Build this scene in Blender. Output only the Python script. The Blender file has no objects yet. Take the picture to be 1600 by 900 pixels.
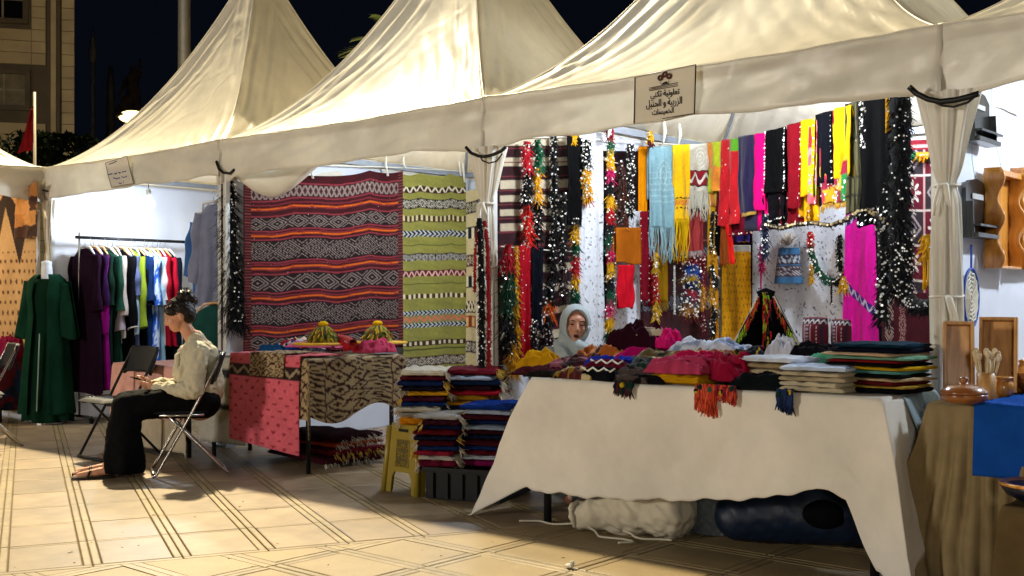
import bpy, bmesh, math, random
import numpy as np
from mathutils import Vector, Matrix, Euler

# ------------------------------------------------------------------ scene, camera, sky, exposure
scene = bpy.context.scene
col = scene.collection
CAM = np.array([1.99, -5.48, 1.235])
FOC, HOR = 1750.0, 468.0                      # focal length and horizon row of the 1600 x 900 photograph
YAW = math.atan2(.6552, .7555)
RGT = np.array([math.cos(YAW), math.sin(YAW), 0.]); FWD = np.array([-math.sin(YAW), math.cos(YAW), 0.]); UPV = np.array([0, 0, 1.])
cam = bpy.data.objects.new('camera', bpy.data.cameras.new('camera')); col.objects.link(cam)
cam.location = CAM; cam.rotation_euler = (math.radians(90), 0, YAW)
cam.data.sensor_width = 36; cam.data.lens = 36 * FOC / 1600; cam.data.shift_y = (HOR - 450) / 1600
cam.data.clip_end = 2000; scene.camera = cam
world = bpy.data.worlds.new('World'); scene.world = world; world.use_nodes = True
bg = world.node_tree.nodes['Background']; bg.inputs[0].default_value = (.34, .50, 1.0, 1); bg.inputs[1].default_value = .0052
scene.view_settings.view_transform = 'Standard'; scene.view_settings.look = 'None'
scene.view_settings.exposure = 0.0; scene.view_settings.gamma = 1
scene.cycles.max_bounces = 5; scene.cycles.diffuse_bounces = 3; scene.cycles.glossy_bounces = 2
scene.cycles.transmission_bounces = 3; scene.cycles.caustics_reflective = False; scene.cycles.caustics_refractive = False
scene.cycles.sample_clamp_indirect = 4
# lamp strengths (each light object is made with its own lamp further down)
P_MAST, P_FILL, P_TENT = 42000, 2900, 115

R = math.radians
rnd = random.Random(5)
def ray(px, py): return RGT * (px - 800) / FOC + FWD + UPV * (HOR - py) / FOC
def at_z(px, py, z=0.): d = ray(px, py); return CAM + d * (z - CAM[2]) / d[2]
def at_y(px, py, Y): d = ray(px, py); return CAM + d * (Y - CAM[1]) / d[1]
def at_x(px, py, X): d = ray(px, py); return CAM + d * (X - CAM[0]) / d[0]
def at_f(px, py, f): return CAM + ray(px, py) * f

def lin(c):                                   # sRGB 0..255 (or '#rrggbb') to linear
    if isinstance(c, str): c = [int(c[i:i+2], 16) for i in (1, 3, 5)]
    return tuple(((x/255)/12.92 if x/255 <= .04045 else ((x/255+.055)/1.055)**2.4) for x in c)

# ------------------------------------------------------------------ materials
MATS = {}
def nodes_of(name):
    m = bpy.data.materials.new(name); m.use_nodes = True
    nt = m.node_tree; return m, nt, nt.nodes['Principled BSDF']
def tex_noise(nt, scale, detail=4, coord='Object', rough=.55):
    tc = nt.nodes.new('ShaderNodeTexCoord'); n = nt.nodes.new('ShaderNodeTexNoise')
    n.inputs['Scale'].default_value = scale; n.inputs['Detail'].default_value = detail; n.inputs['Roughness'].default_value = rough
    nt.links.new(tc.outputs[coord], n.inputs['Vector']); return n
def bump(nt, bs, h, strength, dist):
    b = nt.nodes.new('ShaderNodeBump'); b.inputs['Strength'].default_value = strength; b.inputs['Distance'].default_value = dist
    nt.links.new(h, b.inputs['Height']); nt.links.new(b.outputs[0], bs.inputs['Normal'])
def mat(name, c, rough=.7, metal=0., var=.25, scale=6., bmp=.15, bscale=60., bdist=.003, sheen=0., rand=0., trans=0., spec=.4, coat=0., stain=0.):
    """Principled surface with a noise-mottled colour, a fine noise relief and, if asked, a tint per object."""
    if name in MATS: return MATS[name]
    m, nt, bs = nodes_of(name)
    c = lin(c) if isinstance(c, str) or max(c) > 1.001 else tuple(c)
    n = tex_noise(nt, scale)
    mr = nt.nodes.new('ShaderNodeMapRange'); mr.inputs['From Min'].default_value = .3; mr.inputs['From Max'].default_value = .7
    mr.inputs['To Min'].default_value = 1 - var; mr.inputs['To Max'].default_value = 1 + var * .6
    nt.links.new(n.outputs['Fac'], mr.inputs['Value'])
    mul = nt.nodes.new('ShaderNodeVectorMath'); mul.operation = 'SCALE'; mul.inputs[0].default_value = c
    out = mr.outputs[0]
    if stain:                                # blotches and dirt laid out over the whole place, not per object
        ge = nt.nodes.new('ShaderNodeNewGeometry'); n3 = nt.nodes.new('ShaderNodeTexNoise'); n3.inputs['Scale'].default_value = 1.1; n3.inputs['Detail'].default_value = 7; n3.inputs['Roughness'].default_value = .68
        nt.links.new(ge.outputs['Position'], n3.inputs['Vector']); m3 = nt.nodes.new('ShaderNodeMapRange'); m3.inputs['From Min'].default_value = .35; m3.inputs['From Max'].default_value = .62
        m3.inputs['To Min'].default_value = 1 - stain; m3.inputs['To Max'].default_value = 1.06; nt.links.new(n3.outputs['Fac'], m3.inputs['Value'])
        m4 = nt.nodes.new('ShaderNodeMath'); m4.operation = 'MULTIPLY'; nt.links.new(out, m4.inputs[0]); nt.links.new(m3.outputs[0], m4.inputs[1]); out = m4.outputs[0]
    if rand:
        oi = nt.nodes.new('ShaderNodeObjectInfo'); r2 = nt.nodes.new('ShaderNodeMapRange')
        r2.inputs['To Min'].default_value = 1 - rand; r2.inputs['To Max'].default_value = 1 + rand
        nt.links.new(oi.outputs['Random'], r2.inputs['Value'])
        mm = nt.nodes.new('ShaderNodeMath'); mm.operation = 'MULTIPLY'
        nt.links.new(out, mm.inputs[0]); nt.links.new(r2.outputs[0], mm.inputs[1]); out = mm.outputs[0]
    nt.links.new(out, mul.inputs['Scale']); nt.links.new(mul.outputs[0], bs.inputs['Base Color'])
    bs.inputs['Roughness'].default_value = rough; bs.inputs['Metallic'].default_value = metal
    bs.inputs['Specular IOR Level'].default_value = spec; bs.inputs['Sheen Weight'].default_value = sheen; bs.inputs['Coat Weight'].default_value = coat
    if bmp:
        n2 = tex_noise(nt, bscale, 3); bump(nt, bs, n2.outputs['Fac'], bmp, bdist)
    if trans:
        tr = nt.nodes.new('ShaderNodeBsdfTranslucent'); nt.links.new(mul.outputs[0], tr.inputs[0])
        mx = nt.nodes.new('ShaderNodeMixShader'); mx.inputs[0].default_value = trans
        nt.links.new(bs.outputs[0], mx.inputs[1]); nt.links.new(tr.outputs[0], mx.inputs[2])
        nt.links.new(mx.outputs[0], nt.nodes['Material Output'].inputs['Surface'])
    MATS[name] = m; return m
def cloth(c, rough=.85, **k):
    key = 'cloth_%s_%s' % (c, rough)
    return mat(key, c, rough, var=k.pop('var', .18), scale=k.pop('scale', 9), bmp=k.pop('bmp', .6), bscale=k.pop('bscale', 150), bdist=.002, sheen=k.pop('sheen', 0.), spec=.04, **k)
def woven(name='woven_colours', bmp=.5, rough=.9):
    """Cloth whose woven colours come from the mesh's own colour attribute."""
    if name in MATS: return MATS[name]
    m, nt, bs = nodes_of(name)
    a = nt.nodes.new('ShaderNodeAttribute'); a.attribute_name = 'Col'
    n = tex_noise(nt, 40, 3); mr = nt.nodes.new('ShaderNodeMapRange')
    mr.inputs['To Min'].default_value = .72; mr.inputs['To Max'].default_value = 1.2
    nt.links.new(n.outputs['Fac'], mr.inputs['Value'])
    mul = nt.nodes.new('ShaderNodeVectorMath'); mul.operation = 'SCALE'
    nt.links.new(a.outputs['Color'], mul.inputs[0]); nt.links.new(mr.outputs[0], mul.inputs['Scale'])
    nt.links.new(mul.outputs[0], bs.inputs['Base Color']); bs.inputs['Roughness'].default_value = rough
    bs.inputs['Specular IOR Level'].default_value = .15; bs.inputs['Sheen Weight'].default_value = .1
    n2 = tex_noise(nt, 260, 3); bump(nt, bs, n2.outputs['Fac'], bmp, .004)
    MATS[name] = m; return m
def emit(name, c, s):
    m, nt, bs = nodes_of(name); bs.inputs['Base Color'].default_value = (*c, 1)
    bs.inputs['Emission Color'].default_value = (*c, 1); bs.inputs['Emission Strength'].default_value = s; MATS[name] = m; return m
def wood(name, c1, c2, scale=3., rough=.35, coat=.3, axis='Z'):
    if name in MATS: return MATS[name]
    m, nt, bs = nodes_of(name)
    tc = nt.nodes.new('ShaderNodeTexCoord'); mp = nt.nodes.new('ShaderNodeMapping')
    mp.inputs['Scale'].default_value = dict(Z=(9, 9, .9), X=(.9, 9, 9), Y=(9, .9, 9))[axis]
    n = nt.nodes.new('ShaderNodeTexNoise'); n.inputs['Scale'].default_value = scale; n.inputs['Detail'].default_value = 6; n.inputs['Distortion'].default_value = 1.2
    nt.links.new(tc.outputs['Object'], mp.inputs[0]); nt.links.new(mp.outputs[0], n.inputs['Vector'])
    cr = nt.nodes.new('ShaderNodeValToRGB'); cr.color_ramp.elements[0].position = .32; cr.color_ramp.elements[1].position = .68
    cr.color_ramp.elements[0].color = (*lin(c1), 1); cr.color_ramp.elements[1].color = (*lin(c2), 1)
    nt.links.new(n.outputs['Fac'], cr.inputs[0]); nt.links.new(cr.outputs[0], bs.inputs['Base Color'])
    bs.inputs['Roughness'].default_value = rough; bs.inputs['Coat Weight'].default_value = coat; bs.inputs['Coat Roughness'].default_value = .2
    bump(nt, bs, n.outputs['Fac'], .12, .003); MATS[name] = m; return m

# ------------------------------------------------------------------ objects
def tag(o, label=None, cat=None, group=None, kind=None):
    if label: o['label'] = label
    if cat: o['category'] = cat
    if group: o['group'] = group
    if kind: o['kind'] = kind
    return o
def thing(name, label, cat, loc=(0, 0, 0), rz=0., group=None):
    o = bpy.data.objects.new(name, None); col.objects.link(o); o.empty_display_size = .1
    o.location = [float(x) for x in loc]; o.rotation_euler = (0, 0, rz); return tag(o, label, cat, group)
def place(name, me, parent=None, local=False, material=None):
    """Link a mesh made in world coordinates: a top-level mesh gets its origin at its base, a part sits in its parent's frame."""
    if material is not None: me.materials.append(material)
    o = bpy.data.objects.new(name, me); col.objects.link(o)
    if parent is None:
        n = len(me.vertices); co = np.empty(n * 3, 'f'); me.vertices.foreach_get('co', co); co = co.reshape(-1, 3)
        mn, mx = co.min(0), co.max(0); b = np.array([(mn[0]+mx[0])/2, (mn[1]+mx[1])/2, mn[2]])
        me.vertices.foreach_set('co', (co - b).ravel().astype('f')); o.location = [float(x) for x in b]
    else:
        o.parent = parent
        if not local:
            b = np.zeros(3); p = parent
            while p is not None: b = b + np.array(p.location); p = p.parent
            n = len(me.vertices); co = np.empty(n * 3, 'f'); me.vertices.foreach_get('co', co); co = co.reshape(-1, 3)
            me.vertices.foreach_set('co', (co - b).ravel().astype('f'))
    return o
def shade(me, s=True): me.polygons.foreach_set('use_smooth', [s] * len(me.polygons))
class MB:
    def __init__(s): s.v = []; s.f = []; s.c = None
    def add(s, vs, fs):
        o = len(s.v); s.v += [tuple(float(q) for q in x) for x in vs]; s.f += [tuple(i + o for i in f) for f in fs]; return s
    def box(s, c, size, rot=(0, 0, 0), taper=1.):
        M = Euler(rot).to_matrix(); hx, hy, hz = [q / 2 for q in size]; vs = []
        for z in (-1, 1):
            k = taper if z > 0 else 1.
            for x, y in ((-1, -1), (1, -1), (1, 1), (-1, 1)): vs.append(Vector(c) + M @ Vector((x*hx*k, y*hy*k, z*hz)))
        return s.add(vs, [(3, 2, 1, 0), (4, 5, 6, 7), (0, 1, 5, 4), (1, 2, 6, 5), (2, 3, 7, 6), (3, 0, 4, 7)])
    def tube(s, pts, r, n=8, closed=False, caps=True):
        pts = [Vector([float(q) for q in p]) for p in pts]; m = len(pts)
        rs = r if isinstance(r, (list, tuple, np.ndarray)) else [r] * m
        vs = []; prev = None
        for i, p in enumerate(pts):
            if closed: t = pts[(i + 1) % m] - pts[i - 1]
            else: t = pts[min(i + 1, m - 1)] - pts[max(i - 1, 0)]
            if t.length < 1e-9: t = Vector((0, 0, 1))
            t.normalize()
            if prev is None:
                a = Vector((0, 0, 1)) if abs(t.z) < .9 else Vector((1, 0, 0)); u = t.cross(a).normalized()
            else:
                u = prev - t * prev.dot(t); u = u.normalized() if u.length > 1e-6 else t.orthogonal().normalized()
            prev = u; w = t.cross(u)
            for k in range(n):
                a = 2 * math.pi * k / n; vs.append(p + (u * math.cos(a) + w * math.sin(a)) * float(rs[i]))
        fs = []
        for i in range(m if closed else m - 1):
            a, b = i * n, ((i + 1) % m) * n
            for k in range(n): fs.append((a + k, a + (k + 1) % n, b + (k + 1) % n, b + k))
        if caps and not closed: fs.append(tuple(range(n - 1, -1, -1))); fs.append(tuple(range((m - 1) * n, m * n)))
        return s.add(vs, fs)
    def lathe(s, prof, c=(0, 0, 0), n=24, M=None):
        vs = []; fs = []; m = len(prof)
        for r, z in prof:
            for k in range(n):
                a = 2 * math.pi * k / n; p = Vector((max(r, 1e-4) * math.cos(a), max(r, 1e-4) * math.sin(a), z))
                if M is not None: p = M @ p
                vs.append(p + Vector(c))
        for i in range(m - 1):
            for k in range(n): fs.append((i*n + k, i*n + (k+1) % n, (i+1)*n + (k+1) % n, (i+1)*n + k))
        fs.append(tuple(range(n - 1, -1, -1))); fs.append(tuple(range((m-1)*n, m*n)))
        return s.add(vs, fs)
    def prism(s, poly, z0, z1):
        n = len(poly); vs = [(x, y, z0) for x, y in poly] + [(x, y, z1) for x, y in poly]
        return s.add(vs, [tuple(range(n-1, -1, -1)), tuple(range(n, 2*n))] + [(i, (i+1) % n, n+(i+1) % n, n+i) for i in range(n)])
    def ball(s, c, r, n=10, m=7, sq=(1, 1, 1), M=None):
        prof = [(r*math.sin(math.pi*i/m), -r*math.cos(math.pi*i/m)) for i in range(m+1)]
        S = Matrix.Diagonal(sq); S = M @ S if M is not None else S
        return s.lathe(prof, c, n, S)
    def mesh(s, name, smooth=False):
        me = bpy.data.meshes.new(name); me.from_pydata(s.v, [], s.f)
        if smooth: shade(me)
        return me
    def build(s, name, m, parent=None, local=False, smooth=False, bevel=0., kind=None):
        o = place(name, s.mesh(name, smooth), parent, local, m)
        if bevel:
            b = o.modifiers.new('bevel', 'BEVEL'); b.width = bevel; b.segments = 2; b.limit_method = 'ANGLE'
        if kind: o['kind'] = kind
        return o
def mesh_np(name, V, Q, smooth=True, C=None):
    """Fast mesh from numpy arrays: V (n,3), Q (m,k) faces, C (n,3) colours."""
    V = np.asarray(V, 'f'); Q = np.asarray(Q, 'i'); me = bpy.data.meshes.new(name); k = Q.shape[1]
    me.vertices.add(len(V)); me.vertices.foreach_set('co', V.ravel())
    me.loops.add(Q.size); me.loops.foreach_set('vertex_index', Q.ravel())
    me.polygons.add(len(Q)); me.polygons.foreach_set('loop_start', np.arange(0, Q.size, k, dtype='i'))
    me.polygons.foreach_set('loop_total', np.full(len(Q), k, 'i')); me.update(calc_edges=True)
    if smooth: shade(me)
    if C is not None:
        a = me.color_attributes.new('Col', 'FLOAT_COLOR', 'POINT')
        c4 = np.ones((len(V), 4), 'f'); c4[:, :3] = C; a.data.foreach_set('color', c4.ravel())
    return me
def gridq(nv, nu, wrap=False):
    i = np.arange(nv - 1)[:, None]; j = np.arange(nu if wrap else nu - 1)[None, :]; j2 = (j + 1) % nu
    return np.stack([i*nu + j, i*nu + j2, (i+1)*nu + j2, (i+1)*nu + j], -1).reshape(-1, 4)
def sheet(name, P, m, parent=None, C=None, thick=.004, local=False, flip=False):
    nv, nu = P.shape[:2]; Q = gridq(nv, nu)
    if flip: Q = Q[:, ::-1]
    o = place(name, mesh_np(name, P.reshape(-1, 3), Q, True, None if C is None else np.asarray(C).reshape(-1, 3)), parent, local, m)
    if thick:
        s = o.modifiers.new('thickness', 'SOLIDIFY'); s.thickness = thick; s.offset = 0
    return o
def fbm(x, y, seed=0, oct=4, gain=.5):
    """Smooth pseudo-noise of numpy arrays: sums of randomly turned sines, about -1..1."""
    g = np.random.default_rng(seed); out = 0.; amp = 1.; f = 1.; tot = 0.
    for _ in range(oct):
        t = 0.
        for _ in range(3):
            a = g.uniform(0, 2*np.pi); w = g.uniform(.7, 1.4) * f; ph = g.uniform(0, 2*np.pi)
            t = t + np.sin((x*np.cos(a) + y*np.sin(a)) * w * 2*np.pi + ph)
        out = out + amp * t / 2.2; tot += amp; amp *= gain; f *= 2.03
    return out / tot
def creases(x, y, seed=0): return 1 - np.abs(fbm(x, y, seed, 3)) ** .6
# ------------------------------------------------------------------ ground and paving
ground = MB().add([(-190, -190, 0), (190, -190, 0), (190, 190, 0), (-190, 190, 0)], [(0, 1, 2, 3)]).build('ground', mat('grout', '#776748', .9, var=.3, scale=3, bmp=.4, bscale=90))
ground.location.z = -.009; tag(ground, kind='structure')
M_TILE = mat('paving_tile', '#957f62', .45, var=.25, scale=5, bmp=.25, bscale=45, bdist=.002, rand=.2, spec=.4, stain=.28)
M_STRIP = mat('paving_strip', '#98845f', .5, var=.22, scale=9, bmp=.3, bscale=70, bdist=.002, rand=.14, spec=.35, stain=.3)
M_SAND = mat('paving_sand_tile', '#9c8760', .55, var=.16, scale=140, bmp=.5, bscale=170, bdist=.002, rand=.1, spec=.3, stain=.28)
A1 = R(-25.6); E1 = np.array([math.cos(A1), math.sin(A1)]); E2 = np.array([-E1[1], E1[0]])
S0, PS, PT, T0 = -1.40, .56, .405, -2.176
def clip(poly, n, d):                              # keep the side where p.n >= d
    out = []
    for i in range(len(poly)):
        a, b = np.array(poly[i]), np.array(poly[(i+1) % len(poly)]); da, db = a @ n - d, b @ n - d
        if da >= 0: out.append(tuple(a))
        if da * db < 0: out.append(tuple(a + (b - a) * da / (da - db)))
    return out
tiles, strips, sands = [], [], []                   # each: (polygon centre, angle, polygon about its centre, material)
def put(lst, s0, s1, t0, t1, e1, e2, ang, m, cut=None):
    g = .0024
    poly = [(s0+g, t0+g), (s1-g, t0+g), (s1-g, t1-g), (s0+g, t1-g)]
    w = [tuple(e1*s + e2*t) for s, t in poly]
    if cut is not None:
        w = clip(w, E1, cut)
        if len(w) < 3: return
        ar = abs(sum(w[i][0]*w[(i+1) % len(w)][1] - w[(i+1) % len(w)][0]*w[i][1] for i in range(len(w)))) / 2
        if ar < 4e-4: return
    c = np.mean(w, 0); d = np.array([c[0], c[1], 0]) - CAM; f = d @ FWD
    if f < 1.2: return
    px, py = 800 + FOC*(d @ RGT)/f, HOR - FOC*d[2]/f
    seen = -60 < px < 1660 and py < 930 and c[1] < 1.2
    lst.append((seen, 1/f, c, ang if cut is None or len(w) == 4 and abs(np.linalg.norm(np.subtract(w[0], w[1])) - (s1-s0-2*g)) < 1e-4 and abs(np.linalg.norm(np.subtract(w[1], w[2])) - (t1-t0-2*g)) < 1e-4 else None, (round(s1-s0, 4), round(t1-t0, 4)), w, m))
BW = .041
for i in range(0, 26):
    for j in range(-6, 26):
        s1 = S0 - i*PS; s0 = s1 - PS; t0 = T0 + j*PT; t1 = t0 + PT
        c = E1*(s0+s1)/2 + E2*(t0+t1)/2
        if not (-15 < c[0] < 2 and -5.4 < c[1] < 5): continue
        put(tiles, s0 + .036, s1, t0 + BW, t1 - BW, E1, E2, A1, M_TILE)
        put(strips, s0, s0 + .036, t0 + BW, t1 - BW, E1, E2, A1, M_STRIP)
        put(strips, s0, s1, t0, t0 + BW, E1, E2, A1, M_STRIP)
        put(strips, s0, s1, t1 - BW, t1, E1, E2, A1, M_STRIP)
EX, EY = np.array([1., 0]), np.array([0, 1.]); PX, PY = .557, .415
for i in range(-3, 12):
    for j in range(-7, 16):
        x0 = -2.26 + i*PX; y0 = -1.447 + j*PY
        if not (y0 < 4.5 and x0 < 4.2): continue
        a = (EX, EY, 0.); b = .045
        put(sands, x0+b, x0+PX-b, y0+b, y0+PY-b, *a, M_SAND, S0 + .05)
        for q in ((x0, x0+b, y0+b, y0+PY-b), (x0+PX-b, x0+PX, y0+b, y0+PY-b), (x0, x0+PX, y0, y0+b), (x0, x0+PX, y0+PY-b, y0+PY)):
            put(strips, *q, *a, M_STRIP, S0 + .05)
for j in range(0, 26): put(strips, S0, S0 + .047, T0 + (j-7)*PT, T0 + (j-6)*PT, E1, E2, A1, M_STRIP)
def lay(lst, name, limit):
    lst.sort(key=lambda q: (not q[0], -q[1])); cache = {}; rest = {}
    for k, (seen, f, c, ang, size, w, m) in enumerate(lst):
        if k < limit and seen:
            if ang is not None:
                key = (size, m.name)
                if key not in cache:
                    h = [(size[0]/2 - .003), (size[1]/2 - .003)]
                    mb = MB(); b = .004
                    pts = [(-h[0], -h[1]), (h[0], -h[1]), (h[0], h[1]), (-h[0], h[1])]; ins = [(x - math.copysign(b, x), y - math.copysign(b, y)) for x, y in pts]
                    mb.add([(*p, -.009) for p in pts] + [(*p, -.0025) for p in pts] + [(*p, 0) for p in ins],
                           [(0, 1, 5, 4), (1, 2, 6, 5), (2, 3, 7, 6), (3, 0, 4, 7), (4, 5, 9, 8), (5, 6, 10, 9), (6, 7, 11, 10), (7, 4, 8, 11), (8, 9, 10, 11)])
                    me = mb.mesh(name); me.materials.append(m); cache[key] = me
                o = bpy.data.objects.new(name, cache[key]); col.objects.link(o); o.rotation_euler.z = ang
                o.location = (c[0], c[1], .009 + rnd.uniform(-.0012, .0012)); o.parent = ground
            else:
                mb = MB().prism([tuple(np.array(p) - c) for p in w], -.009, 0); me = mb.mesh(name); me.materials.append(m)
                o = bpy.data.objects.new(name, me); col.objects.link(o); o.location = (c[0], c[1], .009); o.parent = ground
        else:
            rest.setdefault(m.name, (m, MB()))[1].prism(w, -.009, rnd.uniform(-.001, 0))
    for m, mb in rest.values():
        o = mb.build(name + '_field', m, ground); tag(o, kind='stuff')
lay(tiles, 'floor_tile', 260); lay(sands, 'sand_tile', 60); lay(strips, 'border_tile', 290)

# ------------------------------------------------------------------ tents
def prof(t): return 2.56 + .62*t + 1.45*t*t
M_ROOF = mat('tent_canvas', '#efe9da', .36, var=.05, scale=2.5, bmp=0, trans=.27, spec=.5, stain=.12)
def canvas_wrinkles(m, strength=.18):
    """Sharp little creases and a fine weave as relief on the coated canvas."""
    nt = m.node_tree; bs = nt.nodes['Principled BSDF']; ge = nt.nodes.new('ShaderNodeNewGeometry'); h = None
    for sc, dist, amp, wid in ((1.1, 1.0, 1., .06), (.55, .6, 1.2, .04)):
        n = nt.nodes.new('ShaderNodeTexNoise'); n.inputs['Scale'].default_value = sc; n.inputs['Detail'].default_value = 1.5; n.inputs['Distortion'].default_value = dist
        nt.links.new(ge.outputs['Position'], n.inputs['Vector'])
        a = nt.nodes.new('ShaderNodeMath'); a.operation = 'SUBTRACT'; a.inputs[1].default_value = .5; nt.links.new(n.outputs['Fac'], a.inputs[0])
        b = nt.nodes.new('ShaderNodeMath'); b.operation = 'ABSOLUTE'; nt.links.new(a.outputs[0], b.inputs[0])
        r = nt.nodes.new('ShaderNodeMapRange'); r.inputs['From Max'].default_value = wid; r.inputs['To Min'].default_value = amp; r.inputs['To Max'].default_value = 0; r.interpolation_type = 'SMOOTHSTEP'; nt.links.new(b.outputs[0], r.inputs['Value'])
        if h is None: h = r.outputs[0]
        else:
            s = nt.nodes.new('ShaderNodeMath'); s.operation = 'ADD'; nt.links.new(h, s.inputs[0]); nt.links.new(r.outputs[0], s.inputs[1]); h = s.outputs[0]
    bump(nt, bs, h, strength, .010)
canvas_wrinkles(M_ROOF)
M_WALL = mat('tent_wall_sheet', '#e4e8f2', .5, var=.04, scale=2, bmp=.25, bscale=5, bdist=.02, trans=.18, spec=.3)
M_ALU = mat('tent_frame_grey', '#9aa1ac', .4, .35, var=.1, bmp=.05)
M_POST = mat('tent_leg_white', '#cfd0cd', .38, .1, var=.08, bmp=.05)
M_CABLE = mat('black_cable', '#08080a', .5, var=.1, bmp=0)
M_CORD = mat('white_cord', '#e6e0d0', .8, var=.1, bmp=.1)
def roof_panel(cx, cy, side, seed):
    nu, nt = 84, 60
    u = np.linspace(-1, 1, nu)[None, :]; t = (np.linspace(0, 1, nt)**1.05)[:, None]; t = t*np.ones_like(u); u = u*np.ones_like(t)
    m = 1.5*(1 - t) + .07*t; e = 1 - np.abs(u)
    z = prof(t) - .05*np.sin(np.pi*np.clip((1+u)/2, 0, 1))*np.sin(np.pi*t)
    d = e * m                                                  # metres from the ridge
    fold = np.exp(-d*2.6)*(1-t)**.5*np.clip(e*9, 0, 1)
    w = .017*fold*np.sin(d*34 + 3*fbm(t*2, d, seed, 2) + seed) + .007*fold*np.sin(d*71 + seed*2 + 2*t)
    cr = creases(u*m*1.1 + .4*t, t*1.9, seed+3); cr2 = creases(u*m*2.3 - t, t*3.1 + u, seed+7)
    w = w + (.006*(cr-.4) + .003*(cr2-.4))*np.clip(e*4, 0, 1)*np.clip(t*7, 0, 1) + .007*fbm(u*m, t*2, seed+5, 2)*np.clip(e*3, 0, 1)
    z = z + w*.85; off = m + w*.5
    x, y = u*m, -off
    for _ in range(side): x, y = -y, x
    return np.stack([cx + x, cy + y, z], -1)
def valance(cx, cy, side, seed, h=.335, lift=None):
    nu, nv = 90, 12
    u = np.linspace(-1, 1, nu)[None, :]*np.ones((nv, 1)); v = np.linspace(0, 1, nv)[:, None]*np.ones((1, nu))
    hh = h*(.93 + .05*fbm(u*1.3, u*0, seed, 2)) + .055*np.abs(u)**5
    wob = .04*v*fbm(u*2.2, v*.5, seed+1, 3) + .012*np.sin(np.pi*v)*fbm(u*3 + v*1.2, v*1.5 - u, seed+8, 2) + .02*v*np.sin(u*9 + seed)*np.exp(-(1-np.abs(u))*2)
    x = u*1.512; y = -(1.512 + .008*v + wob); z = 2.575 - v*hh - .022*np.cos(u*np.pi/2)*(1 - v) + .006*fbm(u*3, v, seed+6, 2)
    if lift is not None: z = z + v*lift(u)
    for _ in range(side): x, y = -y, x
    return np.stack([cx + x, cy + y, z], -1)
def gathered(name, x, y, z0, z1, ztie, wt, rb, parent, seed, lean=0.):
    """A side curtain gathered round a tent leg and tied: a pleated tube that is wide at the top and narrow below the tie."""
    nz, na = 70, 96; z = np.linspace(z1, z0, nz)[:, None]; a = np.linspace(0, 2*np.pi, na, endpoint=False)[None, :]
    s = np.clip((z - ztie)/(z1 - ztie), 0, 1); b = np.clip((ztie - z)/.5, 0, 1)
    rx = rb*.8 + wt*s**1.25 + .2*rb*b**.6; ry = rb*.75 + .35*wt*s**1.4 + .15*rb*b**.6
    pin = 1 - .28*np.exp(-((z - ztie)/.05)**2)
    pl = 1 + .16*np.sin(a*9 + seed + 1.2*np.sin(z*2.2))*(.45 + .55*np.clip(np.abs(z-ztie)*2.5, 0, 1)) + .07*np.sin(a*17 + seed*2 + z*1.5)
    X = x + lean*(z1 - z) + rx*pin*pl*np.cos(a); Y = y + ry*pin*pl*np.sin(a); Z = z + 0*a + .02*np.sin(a*3 + seed)*(z < z0 + .05)
    P = np.stack([X, Y, Z], -1).reshape(-1, 3)
    return place(name, mesh_np(name, P, gridq(nz, na, True)), parent, False, M_ROOF)
def catenary(a, b, sag, n=14):
    a, b = np.array(a, float), np.array(b, float); t = np.linspace(0, 1, n)[:, None]
    p = a + (b - a)*t; p[:, 2] -= sag*4*(t*(1 - t))[:, 0]; return p
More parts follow.
